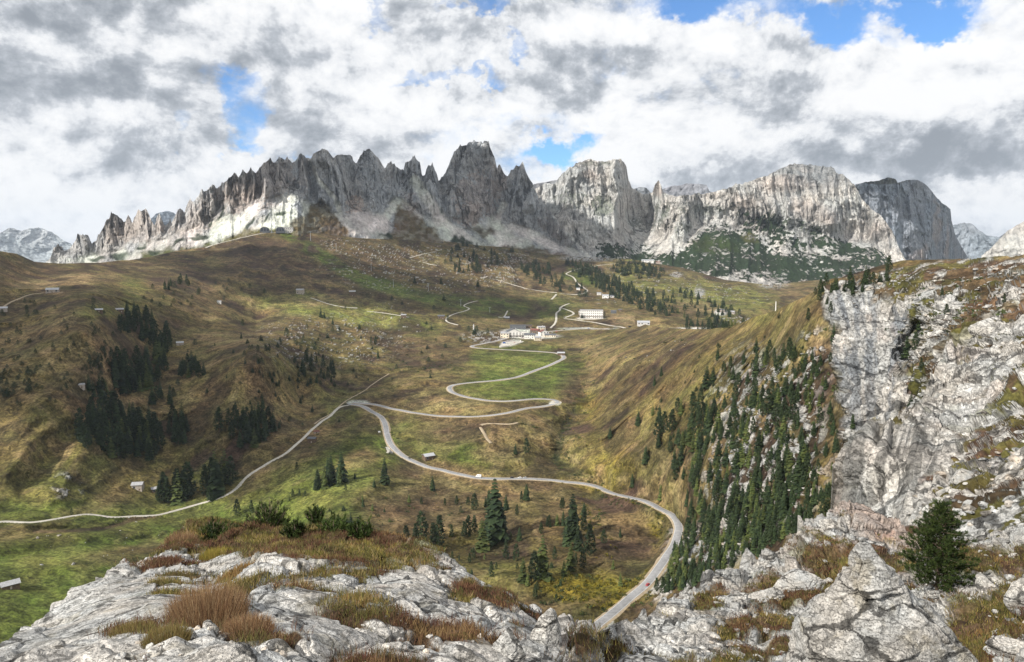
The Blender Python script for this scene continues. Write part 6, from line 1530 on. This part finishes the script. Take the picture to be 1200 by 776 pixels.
# village on the pass
house(601, 396, 19, 10, 'large white inn with grey gabled roof, left in the village', 'inn', 'building', M_white, M_slate, .7, 10, 3, 5, True, True, ridge='y', balcony=True)
house(592, 396, 10, 7, 'white side wing with pale roof left of the large inn', 'inn', 'building', M_cream, M_shing, .8, -10, 2, 3, ridge='x')
house(607, 386, 19, 4.5, 'long flat-roofed dark building behind the large inn', 'garage_building', 'building', M_slate, M_slate, .4, 0, 1, 6, True, flat=True)
house(620, 384.5, 7, 3.2, 'short dark building at the right end of the long flat one', 'garage_building', 'building', M_wood, M_slate, .6, 0, 1, 2, True, flat=True)
house(634, 387, 9, 4.5, 'grey-roofed house at the back of the village', 'house', 'building', M_cream, M_shing, .7, 15, 2, 3, True, True)
house(627, 391, 10, 5.5, 'house with reddish brown roof in the middle of the village', 'house', 'building', M_wood, M_tile, .8, -15, 2, 3, True, True)
house(637, 394, 11, 7, 'taller house with reddish brown roof at the right of the village', 'house', 'building', M_white, M_tile, .7, 20, 2, 3, True, True, ridge='y')
house(621, 397, 13, 6, 'long white building at the front of the village', 'hotel', 'building', M_white, M_slate, .6, -5, 2, 6, True, True)
house(630, 399.5, 8, 5, 'small cream house at the front edge of the village', 'house', 'building', M_cream, M_shing, .8, 10, 2, 3, True)
house(645, 395.5, 13, 4, 'low grey building at the right end of the village', 'house', 'building', M_cream, M_slate, .5, -4, 1, 5, True)
house(657.5, 416.5, 8.5, 4, 'small pale-roofed shed on the outside of the hairpin', 'shed', 'hut', M_wood, M_tin, .6, 0, 1, 1)
house(693, 373.5, 27, 9.5, 'big white hotel block standing alone right of the village', 'hotel', 'building', M_white, M_shing, .45, 0, 4, 11, True, flat=True, balcony=True)
house(681, 369, 6, 4, 'low annex at the left side of the big white hotel', 'hotel_annex', 'building', M_pwood, M_shing, .8, 0, 1, 2)
house(702, 346, 5, 3, 'grey hut at the left of the three above the hotel', wall=M_conc, roof=M_shing, wins=1); house(709.5, 349.5, 7.5, 4, 'white middle house of the three above the hotel', wall=M_white, roof=M_tin, wins=3, cat='house'); house(718, 349, 6.5, 3, 'low right-hand house of the three above the hotel', wall=M_conc, roof=M_slate, wins=2, cat='house')
house(719, 367.5, 6.5, 3.6, 'black-walled hut right of the big white hotel', wall=M_slate, roof=M_slate, wins=2); house(726.5, 365, 4.5, 2.6, 'tiny dark hut beside the black-walled one', wall=M_wood, roof=M_slate, wins=1)
house(754, 381, 14, 4.5, 'white-roofed building dug into the hilltop above the gully', 'lift_station', 'building', M_conc, M_tin, .6, 4, 1, 4); house(766, 381.5, 6, 3, 'dark annex right of the white-roofed hilltop building', 'lift_station', 'building', M_slate, M_slate, .7, -6, 1, 2)
house(845, 366, 7, 3.4, 'left barn on the sunlit pasture, slate roof', 'barn', 'barn', M_pwood, M_slate, .6, 4, 1, 3); house(857, 368, 8, 3.4, 'right barn on the sunlit pasture, pale roof', 'barn', 'barn', M_pwood, M_shing, .6, -14, 1, 3)
house(759, 308, 14, 3.6, 'long white building by the far wood under the cliffs', 'hotel', 'building', M_white, M_tin, .35, 0, 2, 8, True); house(771, 308.5, 5, 2.4, 'small house right of the long white far building', 'house', 'building', M_pwood, M_tile, .7, 0, 1, 2)
house(677.5, 340, 4, 2.4, 'tiny white shed inside the zigzag track', 'shed', 'hut', M_white, M_tin, .8, 0, 1, 1)
# white pillar
P = ground_at(555, 388); H = 8.5 * mpp(P); o = thing('chapel_tower', 'slender white pointed tower left of the village', 'tower', V3(P))
MB().box(-1.3, 1.3, -1.3, 1.3, -1, H * .72).build('wall', M_white, o); MB().add([(-1.7, -1.7, H * .72 + .01), (1.7, -1.7, H * .72 + .01), (1.7, 1.7, H * .72 + .01), (-1.7, 1.7, H * .72 + .01), (0, 0, H)], [(0, 3, 2, 1), (0, 1, 4), (1, 2, 4), (2, 3, 4), (3, 0, 4)]).build('spire', M_tin, o)
MB().box(-.35, .35, -1.36, -1.29, H * .45, H * .6).build('window', M_glass, o)
# cable-car station on the crest
P = ground_at(320, 273.2); m = mpp(P); yaw = -math.atan2(P[0], P[1])
def ring_station(x, wpx, hpx, label):
    Q = P.copy(); Q[0] += (x - 320) * m; W = wpx * m; H = hpx * m; o = thing('cable_car_station', label, 'station', V3(Q), yaw); n = 14
    prof = [(-W / 2, 0)] + [(-W / 2 * math.cos(math.pi * i / n), H * (.35 + .65 * math.sin(math.pi * i / n))) for i in range(n + 1)] + [(W / 2, 0)]
    v = [(a, y, b) for y in (-7, 7) for a, b in prof]; k = len(prof)
    MB().add(v, [(i, i + 1, k + i + 1, k + i) for i in range(k - 1)]).build('roof', M_slate, o, True)
    MB().add([(a * .96, -6.5, b * .95) for a, b in prof], [tuple(range(k))]).add([(a * .96, 6.5, b * .95) for a, b in prof], [tuple(range(k))[::-1]]).build('wall', M_slate, o)
    for q in (-.28, 0, .28): MB().box(q * W - W * .1, q * W + W * .1, -6.62, -6.52, H * .3, H * .75).build('window', M_glass, o)
ring_station(311, 11, 7, 'arched dark cable-car hall left of the mast on the crest'); ring_station(328, 10, 7, 'arched cable-car hall right of the mast on the crest')
house(336, 273.5, 14, 6.5, 'glazed terrace building of the mountain station on the crest', 'mountain_station', 'building', M_conc, M_tin, .5, 0, 2, 7, True, flat=True)
Q = P.copy(); Q[0] += (318.5 - 320) * m; H = 17.5 * m; o = thing('station_mast', 'tall steel mast between the two arched halls on the crest', 'mast', V3(Q), yaw)
tb = MB()
for sx in (-1.3, 1.3):
    for sy in (-1.3, 1.3): tb.tube((sx, sy, -2), (sx * .5, sy * .5, H), .45, .3, 5)
for k in range(9):
    z0, z1 = H * k / 9, H * (k + 1) / 9; a = 1.3 - .65 * k / 9
    tb.tube((-a, -a, z0), (a, -a, z1), .2, .2, 4).tube((a, -a, z0), (-a, -a, z1), .2, .2, 4)
tb.build('frame', M_steel, o); MB().box(-4, 4, -.6, .6, H * .93, H * .93 + 1.2).build('crossarm', M_steel, o)
# lift pylons
for x, y, h, w in ((364,282,10,'high on the ski slope below the crest'),(394,295,9,'second from the crest'),(435,318,8,'at the bend of the ski slope'),(461,337,9,'among the rocks of the ski slope'),(502,341,8,'above the solitary spruce'),(540,359,8,'by the zigzag path'),(574,366,6,'lowest, above the village'),(909,364,10,'white and lone on the golden ridge')):
    P = ground_at(x, y); m = mpp(P); H = h * m; o = thing('lift_pylon', 'ski-lift pylon ' + w if x != 909 else 'white pole standing ' + w[10:] , 'pylon', V3(P), -math.atan2(P[0], P[1]))
    mt = M_steel if x != 909 else M_white
    MB().tube((0, 0, -1), (0, 0, H), .55, .35, 8).build('post', mt, o)
    if x != 909:
        MB().box(-3.6, 3.6, -.3, .3, H - .5, H).build('crossarm', M_steel, o)
        for s in (-3.3, 3.3): MB().tube((s, -1.8, H + .2), (s, 1.8, H + .2), .28, .28, 6).build('roller_battery', M_slate, o)
# ------------------------------------------------------------------ vehicles
def paint_mat(n, c): return plain_mat(n, c, .3, .04, 1, .5)
CARP = {'white': paint_mat('white_paint', (.75, .75, .74)), 'red': paint_mat('red_paint', (.45, .02, .03)), 'silver': paint_mat('silver_paint', (.42, .43, .45)), 'black': paint_mat('black_paint', (.02, .02, .022)), 'blue': paint_mat('blue_paint', (.03, .12, .42))}
M_lamp = plain_mat('lamp_glass', (.7, .7, .65), .2, .05, 1, .6); M_tail = plain_mat('tail_glass', (.35, .02, .02), .3, .05, 1, .6)
def loft(secs):
    """secs: list of (x, half width, z low, z high)"""
    mb = MB(); v = []
    for x, w, a, b in secs: v += [(x, -w, a), (x, -w * .96, (a + b) / 2 + (b - a) * .3), (x, -w * .8, b), (x, w * .8, b), (x, w * .96, (a + b) / 2 + (b - a) * .3), (x, w, a)]
    f = []
    for i in range(len(secs) - 1):
        for k in range(6): f.append((i * 6 + k, i * 6 + (k + 1) % 6, (i + 1) * 6 + (k + 1) % 6, (i + 1) * 6 + k))
    f += [tuple(range(6))[::-1], tuple(len(v) - 6 + k for k in range(6))]
    return mb.add(v, f)
def car(px_, py_, colour, label, yaw, kind='car', on_road=True, sc=1.0, group=None):
    P = ground_at(px_, py_); rz = P[2]
    best = 1e9; hd = yaw
    for nm, mt, w, W, Q in ribbons:
        d = ((W[:, :2] - P[None, :2]) ** 2).sum(1); j = int(d.argmin())
        if d[j] < best and d[j] < 14 ** 2:
            best = d[j]; a = W[min(j + 2, len(W) - 1)] - W[max(j - 2, 0)]; 
            if on_road: hd = math.atan2(a[1], a[0]) + yaw; t = a[:2] / np.linalg.norm(a[:2]); side = 1.8; P[:2] = W[j, :2] + np.array([t[1], -t[0]]) * side; rz = W[j, 2] + .06
    o = thing('camper_van' if kind == 'van' else 'parked_car' if not on_road else 'car', label, 'camper van' if kind == 'van' else 'car', (P[0], P[1], rz), hd, group, sc)
    if kind == 'van':
        loft([(-3, 1.05, .45, 2.7), (-2.9, 1.1, .4, 2.85), (1.3, 1.1, .4, 2.85), (1.9, 1.1, .4, 2.5), (2.2, 1.0, .4, 1.4), (3.0, .95, .45, 1.15), (3.1, .85, .5, .95)]).build('body', CARP[colour], o)
        MB().box(-2.0, -.8, -1.13, -1.09, 1.5, 2.2).box(-2.0, -.8, 1.09, 1.13, 1.5, 2.2).box(.3, 1.2, -1.13, -1.09, 1.5, 2.1).box(.3, 1.2, 1.09, 1.13, 1.5, 2.1).build('window', M_glass, o); L, Wd = 2.0, 1.0
    else:
        loft([(-2.15, .75, .35, .85), (-2.05, .86, .28, .98), (-1.0, .9, .22, 1.02), (.9, .9, .22, 1.0), (1.9, .86, .25, .86), (2.15, .72, .32, .7)]).build('body', CARP[colour], o)
        loft([(-1.75, .74, .98, 1.05), (-1.25, .74, .98, 1.42), (-.1, .74, .98, 1.47), (.45, .74, .98, 1.38), (1.05, .76, .96, 1.02)]).build('cabin', M_glass, o)
        MB().box(-1.2, .4, -.58, .58, 1.43, 1.50).build('roof', CARP[colour], o); L, Wd = 1.3, .88
    for sx in (-1, 1):
        for sy in (-1, 1): MB().tube((sx * L, sy * (Wd - .12), .33), (sx * L, sy * (Wd + .05), .33), .33, .33, 14).build('wheel', M_tyre, o)
    ex = 3.1 if kind == 'van' else 2.12
    for sy in (-.6, .6): MB().box(ex - .06, ex + .04, sy - .16, sy + .16, .6, .75).build('headlight', M_lamp, o)
    for sy in (-.62, .62): MB().box(-ex - .0 - (0 if kind != 'van' else -.05), -ex + .1, sy - .12, sy + .12, .65, .85).build('tail_light', M_tail, o)
    return o
car(756, 685, 'red', 'red car driving down the road behind the rocks at the bottom', 0)
car(559, 559.5, 'white', 'white camper van on the main road in the middle', 0, 'van', sc=1.05)
car(617, 561.5, 'silver', 'silver car behind the white car on the straight of the main road', 0); car(611, 561.5, 'white', 'white car in front of the silver one on the main road', 0); car(600, 561.5, 'black', 'dark car on the main road right of the camper van', 0)
car(470, 539, 'black', 'small black car in the upper bend below the junction', 0, sc=.8)
car(661, 387, 'black', 'dark car on the road right of the village', 0); car(690, 385.6, 'blue', 'blue car further along the straight road right of the village', 0)
car(738, 383.5, 'black', 'long dark vehicle at the end of the road by the hilltop building', 0, 'van')
rows = [(591, 402.5, 'blue', 'blue camper van'), (595, 403, 'white', 'white car'), (599, 404.2, 'silver', 'silver car'), (603, 401.8, 'red', 'red car'), (607, 403, 'black', 'black car'), (610, 400.5, 'white', 'white camper van')]
for i, (x, y, c_, w) in enumerate(rows): car(x, y, c_, w + ' parked on the gravel forecourt in front of the inn', .4 + .2 * i, 'van' if 'camper' in w else 'car', False, group='cars on the gravel forecourt')
rows = [(614, 393.5, 'white', 'white car'), (619, 392.5, 'black', 'black car'), (641, 391.5, 'white', 'white camper van'), (647, 390.3, 'silver', 'silver car'), (652, 389.3, 'red', 'red car')]
for i, (x, y, c_, w) in enumerate(rows): car(x, y, c_, w + ' parked among the village houses', .9 - .3 * i, 'van' if 'camper' in w else 'car', False, group='cars among the village houses')
# road sign by the bend
P = ground_at(444.5, 507); o = thing('road_sign', 'white sign board on posts left of the road bend', 'sign', V3(P), .1)
MB().box(-1.4, 1.4, -.06, .06, 1.2, 3.0).build('board', CARP['white'], o)
for s in (-1, 1): MB().tube((s, .1, -1), (s, .1, 3), .07, .07, 6).build('post', M_steel, o)
TICK('built')
# ------------------------------------------------------------------ light, sky, air
SUN_AZ = math.radians(-128)   # measured from +Y (view direction), clockwise to +X; negative = left, behind the viewer
SUN_EL = math.radians(36)
sd = Vector((math.sin(SUN_AZ) * math.cos(SUN_EL), math.cos(SUN_AZ) * math.cos(SUN_EL), math.sin(SUN_EL)))
sun_d = bpy.data.lights.new('sun', 'SUN'); sun_d.energy = 4.8; sun_d.angle = math.radians(.6); sun_d.color = (1.0, .95, .87)
sun = bpy.data.objects.new('sun', sun_d); COLL.objects.link(sun)
sun.rotation_euler = sd.to_track_quat('Z', 'Y').to_euler()
world = bpy.data.worlds.new('World'); scene.world = world; world.use_nodes = True
nt = world.node_tree; nt.nodes.clear()
out = nt.nodes.new('ShaderNodeOutputWorld'); bg = nt.nodes.new('ShaderNodeBackground')
bg.inputs['Strength'].default_value = 0.1
sky = nt.nodes.new('ShaderNodeTexSky'); sky.sky_type = 'NISHITA'; sky.sun_disc = False
sky.sun_elevation = SUN_EL; sky.sun_rotation = SUN_AZ % (2 * math.pi); sky.altitude = 2000; sky.air_density = 1.0; sky.dust_density = .4; sky.ozone_density = 2.0
tc = nt.nodes.new('ShaderNodeTexCoord'); D = tc.outputs['Generated']
sep = nt.nodes.new('ShaderNodeSeparateXYZ'); Lk(nt, D, sep.inputs[0])
zz = mathn(nt, 'ADD', mathn(nt, 'MAXIMUM', sep.outputs[2], 0.0), 0.16)
cx = mathn(nt, 'DIVIDE', sep.outputs[0], zz); cy = mathn(nt, 'DIVIDE', sep.outputs[1], zz)
cmb = nt.nodes.new('ShaderNodeCombineXYZ'); Lk(nt, cx, cmb.inputs[0]); Lk(nt, cy, cmb.inputs[1]); CV = cmb.outputs[0]
def dirv(px, py):
    x, y, z = unproj(np.float64(px), np.float64(py), np.float64(1000.0)); v = Vector((float(x), float(y), float(z) - CAMZ)); return v.normalized()
n_big = noise(nt, CV, .45, 6, .5, .3)
n_mid = noise(nt, CV, 1.2, 8, .56, .25)
# clouds near the horizon are seen from the side: puffs in direction space
mp = nt.nodes.new('ShaderNodeMapping'); mp.inputs['Scale'].default_value = (1, 1, 1.35); Lk(nt, D, mp.inputs[0])
n_puff = noise(nt, mp.outputs[0], 5.5, 10, .62, .15)
n_puf2 = noise(nt, mp.outputs[0], 3.2, 8, .58, .2)
# offset copy: tells which side of a puff is turned to the light
mo = nt.nodes.new('ShaderNodeVectorMath'); mo.operation = 'ADD'; mo.inputs[1].default_value = (-.012, 0, .03); Lk(nt, mp.outputs[0], mo.inputs[0])
n_pufo = noise(nt, mo.outputs[0], 5.5, 10, .62, .15)
wv = nt.nodes.new('ShaderNodeVectorMath'); wv.operation = 'MULTIPLY_ADD'
nv = nt.nodes.new('ShaderNodeTexNoise'); nv.inputs['Scale'].default_value = 5; nv.inputs['Detail'].default_value = 6; nv.inputs['Roughness'].default_value = .65; Lk(nt, mp.outputs[0], nv.inputs['Vector'])
wsub = nt.nodes.new('ShaderNodeVectorMath'); wsub.operation = 'SUBTRACT'; wsub.inputs[1].default_value = (.5, .5, .5); Lk(nt, nv.outputs['Color'], wsub.inputs[0])
wv.inputs[1].default_value = (.26, .26, .26); Lk(nt, wsub.outputs[0], wv.inputs[0]); Lk(nt, D, wv.inputs[2]); WD = wv.outputs[0]
def skyblob(px, py, rx, ry, ang=0, hard=.5):
    """soft oval in the sky round one direction; 0 outside, 1 inside"""
    v = dirv(px, py); right = Vector((v.y, -v.x, 0)).normalized(); up = right.cross(v).normalized()
    ca, sa = math.cos(math.radians(ang)), math.sin(math.radians(ang))
    e1 = right * ca + up * sa; e2 = -right * sa + up * ca
    def dt(e, k):
        n = nt.nodes.new('ShaderNodeVectorMath'); n.operation = 'DOT_PRODUCT'; n.inputs[1].default_value = e * (FPX / k); Lk(nt, WD, n.inputs[0]); return n.outputs['Value']
    a = dt(e1, rx); b = dt(e2, ry)
    r = mathn(nt, 'SQRT', mathn(nt, 'ADD', mathn(nt, 'MULTIPLY', a, a), mathn(nt, 'MULTIPLY', b, b)))
    fr = ramp(nt, r, 1 - hard, 1 + hard, 1, 0)
    dd = nt.nodes.new('ShaderNodeVectorMath'); dd.operation = 'DOT_PRODUCT'; dd.inputs[1].default_value = v; Lk(nt, D, dd.inputs[0])
    return mathn(nt, 'MULTIPLY', fr, mathn(nt, 'GREATER_THAN', dd.outputs['Value'], 0))
def addup(lst, start=0.0):
    s = None
    for (b, k) in lst:
        t = mathn(nt, 'MULTIPLY', skyblob(*b), k); s = t if s is None else mathn(nt, 'ADD', s, t)
    return s
blue = addup([((835,20,60,20,-4,.7),.8),((960,36,40,22,-15,.7),.8),((1075,14,40,12,0,.7),.7),((292,140,34,34,20,.6),.75),((250,102,24,22,0,.6),.6),((200,150,20,14,0,.6),.55),((668,187,34,18,10,.6),.8),((515,88,60,8,0,.6),.5),((560,4,50,8,0,.6),.6),((435,6,16,10,0,.6),.5),((610,50,14,10,0,.6),.5),((320,180,60,8,0,.6),.35),((900,6,40,10,0,.6),.2)])
grey = addup([((120,60,190,60,-4,.7),.75),((60,140,150,40,-8,.7),.55),((340,75,130,40,-12,.7),.55),((540,30,110,30,0,.7),.35),((690,92,120,24,5,.7),.5),((430,175,90,22,0,.6),.2),((280,215,60,14,0,.6),.3),((930,190,150,18,4,.7),.75),((1150,160,110,30,0,.7),.8),((880,150,140,22,-4,.7),.4),((1120,240,60,12,0,.7),.5),((820,215,60,14,0,.6),.3),((1020,90,90,16,0,.7),.35),((1180,40,60,20,0,.6),.35),((620,160,50,10,0,.6),.2)])
white = addup([((470,120,90,30,-8,.6),.6),((150,205,110,30,-4,.6),.7),((100,245,110,24,0,.6),.6),((770,170,90,30,0,.6),.4),((1010,120,100,26,0,.6),.35),((1100,70,90,24,0,.6),.5),((760,40,60,26,0,.6),.4),((1140,225,60,24,0,.6),.55),((560,130,60,30,0,.6),.4),((30,215,60,30,0,.6),.4)])
cover = mathn(nt, 'SUBTRACT', mathn(nt, 'ADD', mathn(nt, 'MULTIPLY', mathn(nt, 'SUBTRACT', n_puff, .5), 2.2), .62), blue)
cover = mathn(nt, 'ADD', cover, mathn(nt, 'MULTIPLY', mathn(nt, 'SUBTRACT', n_mid, .5), .3))
cov = ramp(nt, mathn(nt, 'ADD', cover, mathn(nt, 'MULTIPLY', grey, .55)), -.15, .55)
relief = mathn(nt, 'MULTIPLY', mathn(nt, 'SUBTRACT', n_puff, n_pufo), 3.8)
shade = mathn(nt, 'ADD', .76, mathn(nt, 'MULTIPLY', mathn(nt, 'SUBTRACT', n_puf2, .5), -1.0))
shade = mathn(nt, 'ADD', shade, mathn(nt, 'MULTIPLY', mathn(nt, 'SUBTRACT', n_big, .5), -.35))
shade = mathn(nt, 'ADD', shade, mathn(nt, 'MULTIPLY', mathn(nt, 'SUBTRACT', n_mid, .5), -.12))
shade = mathn(nt, 'ADD', shade, relief)
shade = mathn(nt, 'SUBTRACT', shade, mathn(nt, 'MULTIPLY', grey, .40))
shade = mathn(nt, 'ADD', shade, mathn(nt, 'MULTIPLY', white, .30))
shade = ramp(nt, shade, 0.0, 1.05)
cr = nt.nodes.new('ShaderNodeValToRGB'); cr.color_ramp.elements[0].position = 0; cr.color_ramp.elements[0].color = (.30, .33, .37, 1)
cr.color_ramp.elements[1].position = 1; cr.color_ramp.elements[1].color = (1.0, 1.0, 1.0, 1)
e = cr.color_ramp.elements.new(.35); e.color = (.50, .53, .575, 1)
e = cr.color_ramp.elements.new(.7); e.color = (.84, .855, .88, 1)
Lk(nt, shade, cr.inputs[0])
cs = nt.nodes.new('ShaderNodeVectorMath'); cs.operation = 'SCALE'; cs.inputs['Scale'].default_value = 8.1; Lk(nt, cr.outputs[0], cs.inputs[0])
skb = nt.nodes.new('ShaderNodeVectorMath'); skb.operation = 'MULTIPLY'; skb.inputs[1].default_value = (.75, 1.12, 1.42); Lk(nt, sky.outputs[0], skb.inputs[0])
m = mix(nt, cov, skb.outputs[0], cs.outputs[0]); Lk(nt, m, bg.inputs['Color']); Lk(nt, bg.outputs[0], out.inputs[0])
world.cycles.sampling_method = 'MANUAL'; world.cycles.sample_map_resolution = 512

# unseen clouds added overhead to cast cloud shadow on parts of the valley
M_cloud, cn, cb = new_mat('cloud_white'); cb.inputs['Base Color'].default_value = (.9, .9, .9, 1); cb.inputs['Roughness'].default_value = 1; cb.inputs['Specular IOR Level'].default_value = 0
def shade_cloud(gx, gy, gz, h, rx, ry, ang, seed, thick=.16):
    """cumulus whose shadow falls round the ground point gx,gy,gz"""
    k = h / sd.z; c = Vector((gx, gy, gz)) + sd * k
    v, f = ICO[6]; v = v.copy(); v *= (1 + .35 * fbm(v[:, 0] * 1.7, v[:, 1] * 1.7, v[:, 2] * 1.7, 6, seed))[:, None]
    v[:, 2] = np.where(v[:, 2] < 0, v[:, 2] * .35, v[:, 2])
    a = math.radians(ang); x = v[:, 0] * rx; y = v[:, 1] * ry
    P = np.stack([c.x + x * math.cos(a) - y * math.sin(a), c.y + x * math.sin(a) + y * math.cos(a), c.z + v[:, 2] * thick * (rx + ry)], -1)
    link('shade_cloud', make_mesh('shade_cloud', P, tris=f, mats=[M_cloud]), kind='structure')
def gp(px, py): q = ground_at(px, py); return float(q[0]), float(q[1]), float(q[2])
shade_cloud(-420, 2900, 500, 1500, 640, 480, 8, 1)
shade_cloud(*gp(215, 440), 1500, 210, 330, 20, 2)
shade_cloud(*gp(420, 330), 1450, 420, 260, 10, 3)
shade_cloud(2300, 4700, 500, 1700, 800, 600, 0, 5)
HAZE = True
if HAZE:
    bm_co = []
    x0, x1, y0, y1, z0, z1 = -19500, 19500, -19500, 19500, -141.5, 1350
    P = [(x, y, z) for x in (x0, x1) for y in (y0, y1) for z in (z0, z1)]
    q = [(0, 1, 3, 2), (4, 6, 7, 5), (0, 4, 5, 1), (2, 3, 7, 6), (0, 2, 6, 4), (1, 5, 7, 3)]
    hm = bpy.data.materials.new('air'); hm.use_nodes = True; hn = hm.node_tree; hn.nodes.clear()
    ho = hn.nodes.new('ShaderNodeOutputMaterial'); pv = hn.nodes.new('ShaderNodeVolumePrincipled')
    pv.inputs['Color'].default_value = (.72, .84, 1, 1); pv.inputs['Density'].default_value = 2.6e-5; pv.inputs['Anisotropy'].default_value = .1
    hn.links.new(pv.outputs[0], ho.inputs['Volume'])
    link('haze', make_mesh('haze', P, quads=q, mats=[hm], smooth=False), kind='stuff')

scene.view_settings.view_transform = 'Standard'; scene.view_settings.look = 'None'
scene.view_settings.exposure = 0.38; scene.view_settings.gamma = 1.0; scene.view_settings.use_curve_mapping = False
scene.render.engine = 'CYCLES'
scene.cycles.volume_bounces = 0; scene.cycles.max_bounces = 4; scene.cycles.diffuse_bounces = 2; scene.cycles.glossy_bounces = 1
scene.cycles.transparent_max_bounces = 4
